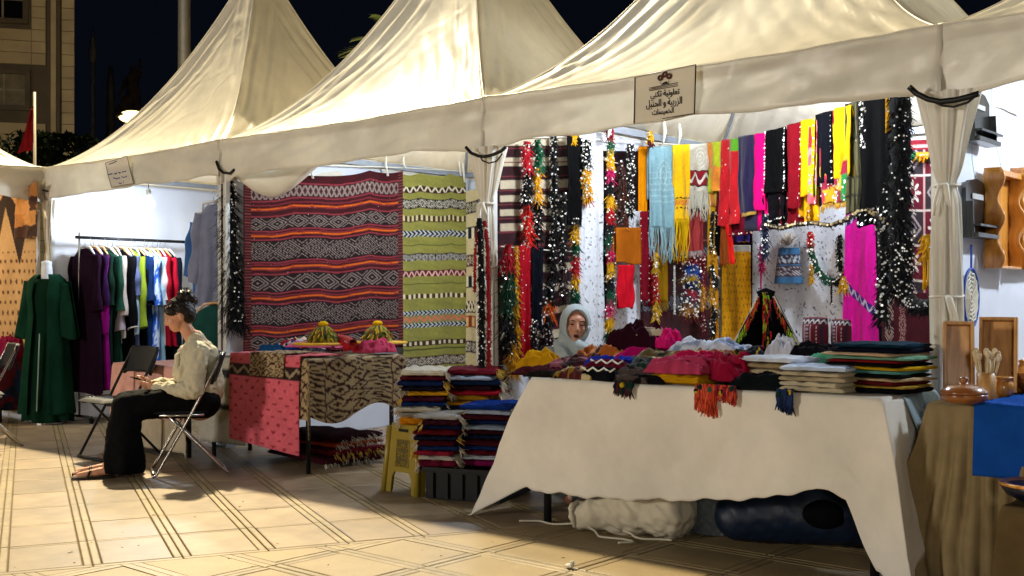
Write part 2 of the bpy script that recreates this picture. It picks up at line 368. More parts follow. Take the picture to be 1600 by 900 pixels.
def tent(x0, label, seed, left_wall=True, back_wall=True, lift=None, cy=1.5):
    cx = x0 + 1.5
    t = thing('market_tent', label, 'tent', (cx, cy, 0), group='row of pagoda market tents')
    for s in range(4):
        sheet('roof_panel', roof_panel(cx, cy, s, seed*13 + s), M_ROOF, t, thick=.004, flip=False)
        sheet('valance', valance(cx, cy, s, seed*17 + s, lift=lift if s == 0 else None), M_ROOF, t, thick=.004, flip=True)
    for s in range(4):
        rp_ = roof_panel(cx, cy, s, seed*13 + s); va = valance(cx, cy, s, seed*17 + s, lift=lift if s == 0 else None)
        MB().tube(list(rp_[:, 0]), .007, 5).build('ridge_seam', M_ROOF, t, smooth=True)
        MB().tube(list(va[-1]), .004, 5).build('bottom_hem', M_ROOF, t, smooth=True); MB().tube(list(va[0] + [0, 0, -.004]), .006, 5).build('eave_seam', M_ROOF, t, smooth=True)
    for sx, sy in ((-1, -1), (1, -1), (1, 1), (-1, 1)):
        lx, ly = cx + sx*1.462, cy + sy*1.46
        leg = MB().box((lx, ly, 1.27), (.042, .042, 2.54)).build('leg', M_POST, t, bevel=.004)
        MB().box((lx, ly, .012), (.11, .11, .024)).build('foot_plate', M_ALU, leg, bevel=.004)
        MB().tube([(lx, ly, 2.5), (cx + sx*.05, cy + sy*.05, 3.75)], .014, 6).build('rafter', M_ALU, t)
    for a, b in (((-1, -1), (1, -1)), ((1, -1), (1, 1)), ((1, 1), (-1, 1)), ((-1, 1), (-1, -1))):
        p, q = np.array([cx + a[0]*1.44, cy + a[1]*1.44]), np.array([cx + b[0]*1.44, cy + b[1]*1.44])
        MB().box((*(p+q)/2, 2.515), (abs(q-p)[0] + .03, abs(q-p)[1] + .03, .05)).build('eave_bar', M_ALU, t)
    MB().tube([(cx, cy, 3.3), (cx, cy, 4.62)], .03, 8).build('centre_pole', M_ALU, t)
    if left_wall:
        y = np.linspace(.03, 2.97, 90)[None, :]; z = np.linspace(-.004, 2.47, 70)[:, None]
        X = x0 + .018 + .012*fbm(y*.8, z*.9, seed+31, 3) + .012*np.sin(y*7 + seed)*fbm(y, z*.3, seed+2, 2) + 0*z
        sheet('side_wall', np.stack([X, y + 0*z, z + 0*y], -1), M_WALL, t, thick=.003)
    if back_wall:
        x = np.linspace(x0 + .06, x0 + 2.94, 60)[None, :]; z = np.linspace(-.004, 2.47, 50)[:, None]
        Y = cy + 1.46 - .012*fbm(x*.8, z*.9, seed+41, 3) - .01*np.sin(x*6 + seed) + 0*z
        sheet('back_wall', np.stack([x + 0*z, Y, z + 0*x], -1), M_WALL, t, thick=.003)
    return t
tent_z = tent(-12.04, 'white pagoda tent at the left edge of the photo, mostly cut off', 1, left_wall=False, cy=-1.52)
tent_a = tent(-9, 'white pagoda tent over the clothes rail and the green dress', 2, lift=lambda u: .05*np.clip(u, 0, 1)**2)
tent_b = tent(-6, 'white pagoda tent over the hanging red and lime rugs', 3)
tent_c = tent(-3, 'white pagoda tent over the scarves and the long white table', 4)
tent_d = tent(0, 'white pagoda tent over the wooden ware at the right edge', 5)
gathered('side_curtain', -3.0, .02, .02, 2.24, 1.87, .085, .068, tent_c, 3)
gathered('side_curtain', 0.02, .02, 1.0, 2.24, 1.79, .085, .068, tent_d, 8)
gathered('side_curtain', -9.0, .02, .02, 2.24, 1.75, .05, .045, tent_a, 5)
def bow(c, r, parent, seed):
    g = random.Random(seed); c = np.array(c)
    mb = MB().tube([c + np.array([r*math.cos(a), r*.9*math.sin(a), .004*math.sin(3*a)]) for a in np.linspace(0, 2*math.pi, 17)[:-1]], .007, 6, closed=True)
    mb.build('tie_cord', M_CORD, parent, smooth=True)
    f = c + np.array([.3*r, -r*.95, 0])
    for k in range(3):
        L = g.uniform(.07, .2); dx = g.uniform(-.05, .07)
        MB().tube([f, f + [dx*.5, -.035, -.01], f + [dx, -.04, -L*.6], f + [dx*1.2, -.03, -L]], [.009, .012, .009, .005], 6).build('tie_tail', M_CORD, parent, smooth=True)
bow((-3.0, .02, 1.87), .058, tent_c, 1); bow((-3.0, .02, 1.45), .075, tent_c, 2); bow((.02, .02, 1.79), .058, tent_d, 3); bow((.02, .02, 1.25), .075, tent_d, 5)
# slack end of a rolled side sheet showing under the second tent's valance
nu, nv = 50, 26; u = np.linspace(0, 1, nu)[None, :]; v = np.linspace(0, 2*np.pi, nv, endpoint=False)[:, None]
a0 = at_y(352, 262, .1); a1 = at_y(520, 250, .35)
cx_ = a0[0] + (a1[0]-a0[0])*u; cz_ = a0[2] + (a1[2]-a0[2])*u - .17*np.sin(np.pi*np.clip(u*1.15, 0, 1))**1.2 + .02
rr = .035 + .05*np.sin(np.pi*np.clip(u, 0, 1))
P = np.stack([cx_ + 0*v, .12 + .22*u + rr*np.cos(v)*(1 + .15*np.sin(u*9)), cz_ + rr*1.25*np.sin(v)*(1 + .12*np.sin(u*7+v))], -1)
place('rolled_sheet', mesh_np('rolled_sheet', P.transpose(1, 0, 2).reshape(-1, 3), gridq(nu, nv, True)), tent_b, False, M_ROOF)

def cable(pts, label, r=.008):
    return tag(MB().tube(pts, r, 6).build('power_cable', M_CABLE, smooth=True), label, 'cable', 'power cables looped round the tent corners')
def cpath(P, Y): return [at_y(x, y, Y) for x, y in P]
cable(cpath([(728, 230), (736, 239), (748, 244), (757, 245), (770, 242), (783, 236), (790, 230)], -.13), 'black power cable looped under the valance between the rug and scarf tents', .011)
cable(cpath([(750, 244), (754, 251), (764, 255), (776, 252), (785, 240)], -.13), 'thin dark wire hanging below the cable on the tied curtain', .005)
cable(cpath([(1421, 136), (1432, 146), (1450, 155), (1470, 159), (1495, 156), (1518, 150), (1530, 146)], -.13), 'thick black power cable bundle across the tied curtain at right', .015)
cable(cpath([(1455, 157), (1472, 165), (1490, 167), (1512, 160), (1528, 147)], -.13), 'thin black wire drooping below the thick cable at right', .006)
cable(cpath([(338, 252), (342, 264), (349, 270), (360, 271), (366, 265)], -.03), 'short black cable tied at the corner above the black tassels', .012)
cable(cpath([(48, 280), (57, 290), (66, 297), (76, 299), (84, 297)], -.03), 'black cable hanging at the corner above the green dress', .009)

# ------------------------------------------------------------------ printed signs on the valances
FORMS = {'ا': '\uFE8D\uFE8E\uFE8D\uFE8E', 'ب': '\uFE8F\uFE90\uFE91\uFE92', 'ة': '\uFE93\uFE94\uFE93\uFE94', 'ت': '\uFE95\uFE96\uFE97\uFE98', 'ح': '\uFEA1\uFEA2\uFEA3\uFEA4',
         'خ': '\uFEA5\uFEA6\uFEA7\uFEA8', 'ر': '\uFEAD\uFEAE\uFEAD\uFEAE', 'ز': '\uFEAF\uFEB0\uFEAF\uFEB0', 'س': '\uFEB1\uFEB2\uFEB3\uFEB4', 'ع': '\uFEC9\uFECA\uFECB\uFECC', 'ك': '\uFED9\uFEDA\uFEDB\uFEDC',
         'ل': '\uFEDD\uFEDE\uFEDF\uFEE0', 'م': '\uFEE1\uFEE2\uFEE3\uFEE4', 'ن': '\uFEE5\uFEE6\uFEE7\uFEE8', 'و': '\uFEED\uFEEE\uFEED\uFEEE', 'ي': '\uFEF1\uFEF2\uFEF3\uFEF4'}
RIGHT_ONLY = set('اةرزو')
def arabic(s):
    out = []
    for w in s.split(' '):
        r = ''
        for i, ch in enumerate(w):
            p = i > 0 and w[i-1] not in RIGHT_ONLY; n = i < len(w)-1 and ch not in RIGHT_ONLY
            r += FORMS[ch][(3 if p and n else 1 if p else 2 if n else 0)]
        out.append(r)
    return ' '.join(out)[::-1]
M_INK = mat('black_ink', '#2a1e1c', .7, var=.1, bmp=0); M_BLUE = mat('blue_ink', '#2c3f8f', .6, var=.1, bmp=0)
def lettering(s, centre, width, height, parent, ink, slope=0.):
    c = bpy.data.curves.new('lettering', 'FONT'); c.body = arabic(s); c.size = 1; c.extrude = .002; c.offset = .008
    o = bpy.data.objects.new('tmp', c); col.objects.link(o); bpy.context.view_layer.update()
    me = bpy.data.meshes.new_from_object(o.evaluated_get(bpy.context.evaluated_depsgraph_get())); bpy.data.objects.remove(o)
    n = len(me.vertices); co = np.empty(n*3, 'f'); me.vertices.foreach_get('co', co); co = co.reshape(-1, 3)
    mn, mx = co.min(0), co.max(0); x = (co[:, 0]-mn[0])/(mx[0]-mn[0]) - .5; y = (co[:, 1]-mn[1])/(mx[1]-mn[1]) - .5
    out = np.stack([centre[0] + x*width, centre[1] + co[:, 2], centre[2] + y*height + slope*x*width], -1)
    me.vertices.foreach_set('co', out.astype('f').ravel()); me.materials.clear(); o = place('lettering', me, parent, False, ink); o['kind'] = 'stuff'; return o
M_SIGN = mat('printed_canvas', '#efe6d2', .7, var=.06, scale=6, bmp=.2, bscale=20, trans=.15)
YS = -.052
TL, TR, BR_, BL = at_y(993, 121, YS), at_y(1088, 101, YS), at_y(1086, 178, YS), at_y(991, 193, YS)
u = np.linspace(0, 1, 30)[None, :, None]; v = np.linspace(0, 1, 24)[:, None, None]
P = (1-v)*((1-u)*TL + u*TR) + v*((1-u)*BL + u*BR_); P[..., 1] += .010*np.sin(P[..., 0]*14)*v[..., 0] - .002
sg = thing('tent_sign', 'printed cloth sign with Arabic lettering and three flowers on the scarf tent', 'sign', tuple((BL+BR_)/2))
sheet('panel', P, M_SIGN, sg, thick=.003)
MB().tube(list(P[:, 0] - [0, .003, 0]) , .004, 5).build('border', M_INK, sg); MB().tube(list(P[:, -1] - [0, .003, 0]), .004, 5).build('border', M_INK, sg); MB().tube(list(P[0, :] - [0, .003, 0]), .002, 5).build('border', M_INK, sg)
MB().tube(list(P[-1, 14:] - [0, .003, 0]), .0025, 5).build('border', M_INK, sg)
sc_ = (TR[0]-TL[0])/95.
def sp(px, py): p = at_y(px, py, YS); p[1] -= .012; return p
sl = (sp(1063, 148)[2] - sp(1020, 153)[2])/(sp(1063, 148)[0] - sp(1020, 153)[0])
lettering('تعاونية تكني', sp(1040.5, 148), 45*sc_, 16*sc_*.8, sg, M_INK, sl)
lettering('الزربية و الحنبل', sp(1039, 161.5), 56*sc_, 16*sc_*.8, sg, M_INK, sl)
lettering('الخميسات', sp(1037.5, 175), 34*sc_, 12*sc_*.8, sg, M_INK, sl)
for px, py in ((1033.5, 122), (1040.3, 116.5), (1047, 119.5)):
    c = sp(px, py)
    MB().tube([c + np.array([.013*math.cos(a), 0, .013*math.sin(a)]) for a in np.linspace(0, 2*math.pi, 13)[:-1]], .0062, 6, closed=True).build('flower_mark', mat('sign_brown', '#5a2c26', .7, bmp=0), sg, smooth=True)
for y0, y1, r in ((136.5, 129), (139.5, 132), (141.5, 135)) and ((138, 129.5, .0018), (140, 132, .0015), (142, 134.5, .0018)):
    MB().tube([sp(1016, y0), sp(1061, y1)], r, 4).build('rule_mark', M_INK, sg)
MB().add([sp(1035, 133), sp(1046, 131), sp(1043, 127.5), sp(1040, 128.5), sp(1037.5, 130)], [(0, 1, 2, 3, 4)]).build('emblem_mark', M_INK, sg)
MB().tube([sp(1033, 128.5), sp(1035, 131), sp(1035, 134)], .0015, 4).build('emblem_mark', M_INK, sg); MB().tube([sp(1047, 126), sp(1046, 129), sp(1046.5, 132)], .0015, 4).build('emblem_mark', M_INK, sg)
# the smaller, hardly legible sheet on the clothes tent
YS = -.05
TL, TR, BR_, BL = at_y(166, 255, YS), at_y(200, 244, YS), at_y(209, 287, YS), at_y(175, 293, YS)
v2 = v[..., 0]; off = (.05*np.sin(v2*np.pi*1.0)*(-1)*(v2 < 2))
P = (1-v)*((1-u)*TL + u*TR) + v*((1-u)*BL + u*BR_); P[..., 1] += -.006 + .008*np.sin(P[..., 0]*18)*v2
sg2 = thing('tent_sign', 'small crumpled sheet with blue handwriting on the clothes tent valance', 'sign', tuple((BL+BR_)/2))
sheet('panel', P, mat('printed_sheet_pale', '#e8e2d8', .6, var=.06, bmp=.2, bscale=20, trans=.3), sg2, thick=.003)
for e in (P[:, 0], P[:, -1], P[0], P[-1]): MB().tube(list(e - [0, .003, 0]), .003, 5).build('border', mat('sign_edge', '#6b6156', .8, bmp=0), sg2)
for line in ([(171, 273), (174, 272.4), (177, 271.5)], [(181, 271), (182.5, 272), (184, 270.5)], [(187, 269), (189, 271), (190, 269.5)], [(193, 269), (196, 268.4), (199, 267.5)],
             [(179, 278), (184, 279.5), (189, 278)], [(192, 276.5), (196, 277.5), (200, 275.5)], [(188, 286), (191, 287), (192.5, 285)], [(194.5, 287), (195.5, 283)], [(172, 257), (178, 255), (184, 252)]):
    MB().tube([sp(*q) for q in line], .0045, 5).build('handwriting', M_BLUE, sg2)
# ------------------------------------------------------------------ lamps
def bulb(x, y, z, ztop, label, power, c, r=.05, seen=True):
    t = thing('led_bulb', label, 'light bulb', (x, y, z), group='bulbs hanging inside the tents')
    MB().lathe([(.001, -r), (r*.55, -r*.85), (r*.95, -r*.3), (r, .1*r), (r*.85, r*.6), (r*.5, r*1.1), (.02, r*1.4)], (x, y, z), 16).build('bulb', emit('bulb_glow_%.2f_%.2f' % (c[2], power), c, 30), t, smooth=True)
    MB().lathe([(.02, r*1.35), (.024, r*1.5), (.024, r*2.3), (.012, r*2.6)], (x, y, z), 12).build('socket', mat('socket_white', '#d8d8d4', .4), t, smooth=True)
    MB().tube([(x, y, z + r*2.5), (x + .01, y, (z + ztop)/2), (x, y, ztop)], .004, 5).build('cord', M_CABLE, t)
    l = bpy.data.lights.new('bulb_light', 'POINT'); l.energy = power; l.color = c; l.shadow_soft_size = .07
    o = bpy.data.objects.new('bulb_light', l); col.objects.link(o); o.parent = t; o.location = (0, 0, -r - .09)
    return t
COOL = (.78, .88, 1.); b = at_x(232, 320, -8.1)
bulb(b[0], b[1], b[2], 2.8, 'glowing cool white bulb above the clothes rail', P_TENT*.55, COOL, .062)
bulb(-4.3, 1.3, 2.72, 3.6, 'cool white bulb under the roof above the hanging rugs', P_TENT*1.0, COOL)
bulb(-1.75, .6, 2.76, 2.95, 'cool white bulb under the roof above the scarves', P_TENT*1.05, COOL)
bulb(-1.2, 2.2, 2.82, 3.2, 'added cool white fill bulb hidden behind the row of scarves', P_TENT*.75, COOL)  # extra bulb added out of sight to brighten the back wall goods
bulb(1.35, 1.1, 2.7, 3.6, 'cool white bulb under the roof above the wooden ware', P_TENT*1.5, COOL)
bulb(-10.4, -1.6, 2.75, 3.6, 'warm bulb in the tent at the left edge', P_TENT*.7, (1., .82, .56))

M_STEEL = mat('galvanised_mast', '#8a8a88', .5, .4, var=.1, bmp=.05)
p = at_f(288, 300, 20.); MX, MY = p[0], p[1]
t = thing('light_mast', 'tall grey light mast rising behind the clothes tent', 'light mast', (MX, MY, 0))
MB().tube([(MX, MY, 0), (MX, MY, 8), (MX, MY, 15)], [.13, .105, .08], 14).build('mast', M_STEEL, t, smooth=True)
MB().lathe([(.22, 0), (.22, .03), (.14, .05), (.14, .25)], (MX, MY, 0), 12).build('base_flange', M_STEEL, t)
MB().box((MX, MY, 15), (1.3, .1, .1)).build('crossarm', M_STEEL, t, bevel=.01)
for s in (-.5, .5): MB().box((MX + s, MY - .12, 15.12), (.42, .3, .16), (R(35), 0, 0)).build('floodlight', M_STEEL, t, bevel=.02)
l = bpy.data.lights.new('mast_light', 'SPOT'); l.energy = P_MAST; l.color = (1., .84, .53); l.shadow_soft_size = .28; l.spot_size = R(110); l.spot_blend = .3
o = bpy.data.objects.new('mast_light', l); col.objects.link(o); o.parent = t; o.location = (0, -.3, 15.25)
d = Vector((-3 - MX, -1 - MY, -15)); o.rotation_euler = d.to_track_quat('-Z', 'Y').to_euler()

# ------------------------------------------------------------------ far things behind the tents
o3 = at_f(117, 468, 28.); fa = YAW + R(15)
bld = thing('stone_building', 'beige stone building with two barred windows at the upper left', 'building', (o3[0], o3[1], 0), fa)
M_STONE = mat('pale_stone', '#d8caa8', .85, var=.18, scale=1.5, bmp=.3, bscale=25, rand=.06)
M_DSTONE = mat('stone_trim', '#6f685c', .8, var=.15, scale=2, bmp=.3, bscale=25)
MB().prism([(-13.95, .06), (-.05, .06), (-5, 8), (-13.95, 8)], 0, 14).build('wall', M_DSTONE, bld, local=True)
PXM = 28/1750.; ZOF = lambda py: 1.235 + (468 - py)*PXM
wins = [(-2.6, -1.15, 6.02, 6.8), (-2.6, -1.2, 8.16, 9.6)]
def covered(x0, x1, z0, z1): return any(x0 < w[1] + .14 and x1 > w[0] - .14 and z0 < w[3] + .14 and z1 > w[2] - .14 for w in wins)
for k in range(46):
    z0 = .1 + k*.29; z1 = z0 + .275
    segs = [(-13.9, -2.75), (-2.75, -1.01), (-1.01, -.68), (-.31, -.01)]
    for a, b_ in segs:
        if covered(a, b_, z0, z1): continue
        MB().box(((a+b_)/2, .03, (z0+z1)/2), (b_ - a - .012, .07, z1 - z0)).build('stone_course', M_STONE, bld, local=True)
for x, w in ((-.6, .09), (-.39, .09)): MB().box((x, .02, 7), (w, .1, 13.9)).build('pilaster_rib', M_DSTONE, bld, local=True)
MB().box((-.495, .0, 7), (.115, .14, 13.9)).build('pilaster', M_STONE, bld, local=True)
M_GLASS = mat('dark_window_glass', '#10141c', .12, var=.2, bmp=0, spec=.6); M_WFR = mat('window_frame_pale', '#a9a294', .6)
M_BLIND = mat('window_blind', '#8f8878', .7)
for i, (x0, x1, z0, z1) in enumerate(wins):
    w = MB().box(((x0+x1)/2, .05, (z0+z1)/2), (x1-x0, .03, z1-z0)).build('window', M_GLASS if i else M_BLIND, bld, local=True)
    for a, b_, c, d_ in ((x0-.12, x1+.12, z1, z1+.12), (x0-.12, x1+.12, z0-.12, z0), (x0-.12, x0, z0, z1), (x1, x1+.12, z0, z1)):
        MB().box(((a+b_)/2, .0, (c+d_)/2), (b_-a, .16, d_-c)).build('surround', M_DSTONE, w, local=True)
    for xx in np.linspace(x0, x1, 4)[1:-1]: MB().box((xx, .015, (z0+z1)/2), (.045, .04, z1-z0-.01)).build('mullion', M_WFR, w, local=True)
    for zz in np.linspace(z0, z1, 3 if i == 0 else 4)[1:-1]: MB().box(((x0+x1)/2, .02, zz), (x1-x0-.01, .035, .04)).build('glazing_bar', M_WFR, w, local=True)
def foliage(P, size, seed, colr, name, parent):
    g = np.random.default_rng(seed); n = len(P); V = np.zeros((n, 4, 3)); a = g.normal(size=(n, 3)); a /= np.linalg.norm(a, axis=1)[:, None]
    b_ = np.cross(a, g.normal(size=(n, 3))); b_ /= np.linalg.norm(b_, axis=1)[:, None]; s = (size*g.uniform(.6, 1.3, n))[:, None]
    V[:, 0] = P - a*s; V[:, 1] = P + b_*s*.4; V[:, 2] = P + a*s; V[:, 3] = P - b_*s*.4
    return place(name, mesh_np(name, V.reshape(-1, 3), np.arange(n*4).reshape(-1, 4), False), parent, False, colr)
M_LEAF = mat('dark_leaf', '#0a0f09', 1., var=.4, scale=2, bmp=0, spec=0.)
g = np.random.default_rng(4)
for px, py, rad, D, lab in ((100, 250, .6, 17, 'dark shrub showing above the tents below the building'), (50, 240, .5, 19, 'small dark shrub beside the red flag')):
    c = at_f(px, py, D); t = thing('shrub_tree', lab, 'tree', (c[0], c[1], 0))
    pts = g.normal(size=(900, 3)); pts /= np.linalg.norm(pts, axis=1)[:, None]; pts *= (g.uniform(.2, 1, 900)**.5)[:, None]*rad
    pts[:, 2] *= .8; pts *= (1 + .35*np.sin(pts*9)).clip(.6, 1.4)
    o = foliage(pts + c, .07, 3, M_LEAF, 'crown', t); o['kind'] = 'stuff'
    MB().tube([(c[0], c[1], 0), (c[0]+.05, c[1], c[2]*.6), (c[0], c[1], c[2])], [.09, .06, .03], 8).build('trunk', mat('bark', '#3a3126', .9), t)
c = at_f(55, 235, 16.); top = at_f(54, 144, 16.)
t = thing('flag_pole', 'red flag hanging on a thin white pole left of the tents', 'flag', (c[0], c[1], 0))
MB().tube([(c[0], c[1], 0), top], [.028, .02], 8).build('pole', mat('flagpole_paint', '#948c7e', .4), t, smooth=True)
u = np.linspace(0, 1, 16)[None, :]; v = np.linspace(0, 1, 24)[:, None]
A_, B_ = at_f(53, 166, 16.), at_f(37, 226, 16.); P = np.zeros((24, 16, 3)); wd = .04 + .2*v
P[..., 0] = A_[0] - RGT[0]*u*wd + .02*np.sin(u*9 + v*3); P[..., 1] = A_[1] - RGT[1]*u*wd - .02*np.sin(u*9 + v*3); P[..., 2] = A_[2] - v*.62 - .05*u
sheet('flag_cloth', P, cloth('#6a1018'), t, thick=.004)
def pole(px, ytop, D, r, lab, head):
    a = at_f(px, ytop, D); t = thing('lamp_post', lab, 'lamp post', (a[0], a[1], 0))
    MB().tube([(a[0], a[1], 0), (a[0], a[1], a[2]-.6), (a[0], a[1], a[2])], [r*1.5, r, r*.5], 8).build('post', mat('dim_post', '#4b4c50', .6, .2), t, smooth=True)
    if head: MB().lathe([(.02, 0), (.09, .05), (.12, .3), (.07, .5), (.09, .6), (.03, .75), (.005, 1.0)], (a[0], a[1], a[2]-.9), 10).build('finial', mat('dim_post', ''), t, smooth=True)
pole(145, 48, 30., .05, 'thin unlit lamp post with a pointed finial against the night sky', True)
pole(173, 104, 34., .13, 'dim plain post just right of the pointed lamp post', False)
# palm tree whose frond tips show between the roofs
c = at_f(638, 92, 17.); t = thing('palm_tree', 'palm tree whose frond tips show between two tent roofs', 'tree', (c[0], c[1], 0))
MB().tube([(c[0], c[1], 0), (c[0]+.1, c[1], c[2]*.5), (c[0], c[1], c[2])], [.22, .17, .15], 12).build('trunk', mat('bark', ''), t, smooth=True)
M_PALM = mat('palm_leaf', '#6c7848', .55, var=.3, bmp=0)
for k in range(15):
    gg = random.Random(k); az = k*2.4; el = gg.uniform(.1, 1.1); L = gg.uniform(1.0, 1.4)
    if k == 0: az, el, L = math.atan2(-RGT[1], -RGT[0]), 1.20, 1.4
    if k == 1: az, el, L = math.atan2(-RGT[1], -RGT[0]), .78, 1.15
    if k == 2: az, el, L = math.atan2(-RGT[1], -RGT[0]), 1.40, 1.35
    if k == 3: az, el, L = math.atan2(RGT[1], RGT[0]), 1.25, .75
    d = np.array([math.cos(az), math.sin(az), 0]); sd = np.array([-d[1], d[0], 0]); vs = []; fs = []; sp_ = []
    for i in range(15):
        q = i/14.; pt = c + d*L*q*math.cos(el) + np.array([0, 0, L*q*math.sin(el) - .45*L*q*q]); sp_.append(pt)
    mb = MB(); mb.tube(sp_, [.02*(1 - .8*i/14) for i in range(15)], 5)
    for i in range(1, 15):
        for s in (-1, 1):
            q = i/14.; l_ = .42*L*(1 - .55*q)*(.5 + q*.8 if q < .4 else 1); tip = sp_[i] + (sd*s*.8 + d*.75 + np.array([0, 0, .25 - .4*q]))*l_*.6
            w = d*.034; n = len(mb.v); mb.add([sp_[i] - w, sp_[i] + w, tip], [(0, 1, 2)])
    mb.build('frond', M_PALM, t)['kind'] = 'stuff'
# lit street lamp and a statue on its column, far off at left
a = at_f(203, 180, 40.)
t = thing('street_lamp', 'lit yellow street lamp below the statue at upper left', 'street lamp', (a[0], a[1], 0))
MB().tube([(a[0], a[1], 0), (a[0], a[1], a[2] - .1), (a[0], a[1], a[2] + .2)], [.12, .08, .07], 10).build('post', mat('dim_post', ''), t, smooth=True)
c = a - RGT*.35; M3 = Matrix.Rotation(YAW, 3, 'Z')
MB().ball(c, .5, 16, 8, (1.1, .5, .16), M3).build('lamp_head', mat('lamp_head_metal', '#8d8878', .4, .5), t, smooth=True)
MB().ball(a + RGT*.08 - UPV*.06 - FWD*.05, .36, 16, 8, (1.3, .6, .62), M3).build('lens', emit('street_lamp_glow', (1., .74, .26), 5), t, smooth=True)

# ------------------------------------------------------------------ organic shapes: capsules and ellipsoids fused into one skin
def fuse(name, caps, balls, voxel, smooth=6, post=None):
    mb = MB()
    for p0, p1, r0, r1 in caps:
        p0, p1 = np.array(p0, float), np.array(p1, float); d = p1 - p0; L = np.linalg.norm(d); d = d/max(L, 1e-9); pts = []; rs = []
        for a in np.linspace(-80, 0, 5): pts.append(p0 + d*r0*math.sin(R(a))); rs.append(r0*math.cos(R(a)))
        for a in np.linspace(0, 80, 5): pts.append(p1 + d*r1*math.sin(R(a))); rs.append(r1*math.cos(R(a)))
        mb.tube(pts, rs, 14)
    for q in balls:
        c, rad = q[0], q[1]; M = q[2] if len(q) > 2 else None
        mb.ball(c, 1., 18, 12, rad, M)
    o = bpy.data.objects.new('tmp', mb.mesh('tmp')); col.objects.link(o)
    m = o.modifiers.new('r', 'REMESH'); m.mode = 'VOXEL'; m.voxel_size = voxel; m.adaptivity = 0
    s = o.modifiers.new('s', 'SMOOTH'); s.factor = .5; s.iterations = smooth
    bpy.context.view_layer.update()
    me = bpy.data.meshes.new_from_object(o.evaluated_get(bpy.context.evaluated_depsgraph_get())); me.name = name
    bpy.data.objects.remove(o); shade(me)
    if post is not None:
        n = len(me.vertices); co = np.empty(n*3, 'f'); me.vertices.foreach_get('co', co); co = co.reshape(-1, 3).astype(float)
        no = np.empty(n*3, 'f'); me.vertex_normals.foreach_get('vector', no); no = no.reshape(-1, 3).astype(float)
        me.vertices.foreach_set('co', post(co, no).astype('f').ravel()); me.update()
    return me
def framed(pts_caps, O, f, l):
    """caps/balls given as (forward, left, up) about O -> world."""
    def w(p): return O + f*p[0] + l*p[1] + UPV*p[2]
    return w
b0 = at_f(208, 178, 60.)
t = thing('statue_column', 'dim statue of a standing figure on a column at upper left', 'statue', (b0[0], b0[1], 0))
M_BRZ = mat('weathered_stone', '#a8907a', .8, var=.3, scale=3)
MB().lathe([(.9, 0), (.9, .6), (.55, .8), (.5, b0[2]-.5), (.8, b0[2]-.3), (1.0, b0[2]-.2), (1.0, b0[2])], (b0[0], b0[1], 0), 20).build('column', M_BRZ, t)
W_ = lambda r, z, f=0.: b0 + RGT*r + UPV*z + FWD*f
place('figure', fuse('figure', [(W_(-.2, .2), W_(-.15, 1.2), .2, .24), (W_(.25, .1), W_(.15, 1.2), .22, .25), (W_(0, 1.15), W_(-.05, 1.9), .32, .34), (W_(-.3, 1.9), W_(-.62, 1.4), .14, .12), (W_(-.62, 1.4), W_(-.7, .9), .12, .1),
      (W_(.25, 1.9), W_(.4, 2.3), .13, .11), (W_(.4, 2.3), W_(.38, 2.9), .1, .09), (W_(-.05, 1.95), W_(-.02, 2.2), .13, .12), (W_(-.6, .15), W_(-.3, .8), .35, .25), (W_(-.9, .1), W_(.8, .1), .2, .2)],
      [(W_(0, 2.42), (.19, .19, .23))], .06, 3), t, False, M_BRZ)
# added lamps, unseen behind the camera, that fill the tent and table fronts
def fill_lamp(x, y, h, label, k):
    t = thing('street_lamp', label, 'street lamp', (x, y, 0), group='added fill lamps behind the camera')
    MB().tube([(x, y, 0), (x, y, h-.4), (x, y + .3, h), (x, y + 1.0, h + .1)], [.11, .07, .06, .05], 10).build('post', M_STEEL, t, smooth=True)
    MB().ball((x, y + 1.2, h + .08), .4, 14, 8, (.6, 1.1, .2)).build('lamp_head', mat('lamp_head_metal', ''), t, smooth=True)
    l = bpy.data.lights.new('front_fill_light', 'SPOT'); l.energy = P_FILL*k; l.color = (1., .93, .82); l.shadow_soft_size = .8; l.spot_size = R(120); l.spot_blend = .4
    o = bpy.data.objects.new('front_fill_light', l); col.objects.link(o); o.parent = t; o.location = (0, 1.3, h - .15); o.rotation_euler = Vector((-3 - x, 1 - y, -h)).to_track_quat('-Z', 'Y').to_euler()
fill_lamp(7.5, -15, 3.3, 'added fill lamp behind the camera at the right', .45); fill_lamp(-7, -16, 3.3, 'added fill lamp behind the camera at the left', 1.15)
# ------------------------------------------------------------------ textiles: helpers
M_SEQ = mat('sequin_silver', (.92, .90, .84), .28, .35, var=.05, bmp=0, spec=.8)
M_GOLD = mat('sequin_gold', (.80, .66, .36), .28, .4, var=.1, bmp=0, spec=.8)
BLACK, MAROON, RED, YEL, GREEN, CREAM, WHITE = '#060607', '#4d0d18', '#b3121f', '#dfa50c', '#0e4a30', '#d8c79c', '#e3e4e4'
def L3(c): return np.array(lin(c)) if isinstance(c, str) else np.array(c)
ROPE = np.array([(-2.94, 1.70), (-2.64, 2.22), (-1.6, 1.58), (-.5, .86), (-.02, .55)])
_s = np.linspace(0, 1, 400); _c = np.concatenate([[0], np.cumsum(np.linalg.norm(np.diff(ROPE, axis=0), axis=1))]); _c /= _c[-1]
RP = np.stack([np.interp(_s, _c, ROPE[:, 0]), np.interp(_s, _c, ROPE[:, 1])], -1)
_d = RP - CAM[:2]; RPX = 800 + FOC*(_d @ RGT[:2])/(_d @ FWD[:2])
def on(plane, px, py):
    k, q = plane
    if k == 'x': return at_x(px, py, q)
    if k == 'y': return at_y(px, py, q)
    i = int(np.argmin(abs(RPX - px))); p = RP[i] - FWD[:2]*q; f = (p - CAM[:2]) @ FWD[:2]
    return np.array([p[0], p[1], CAM[2] + (HOR - py)*f/FOC])
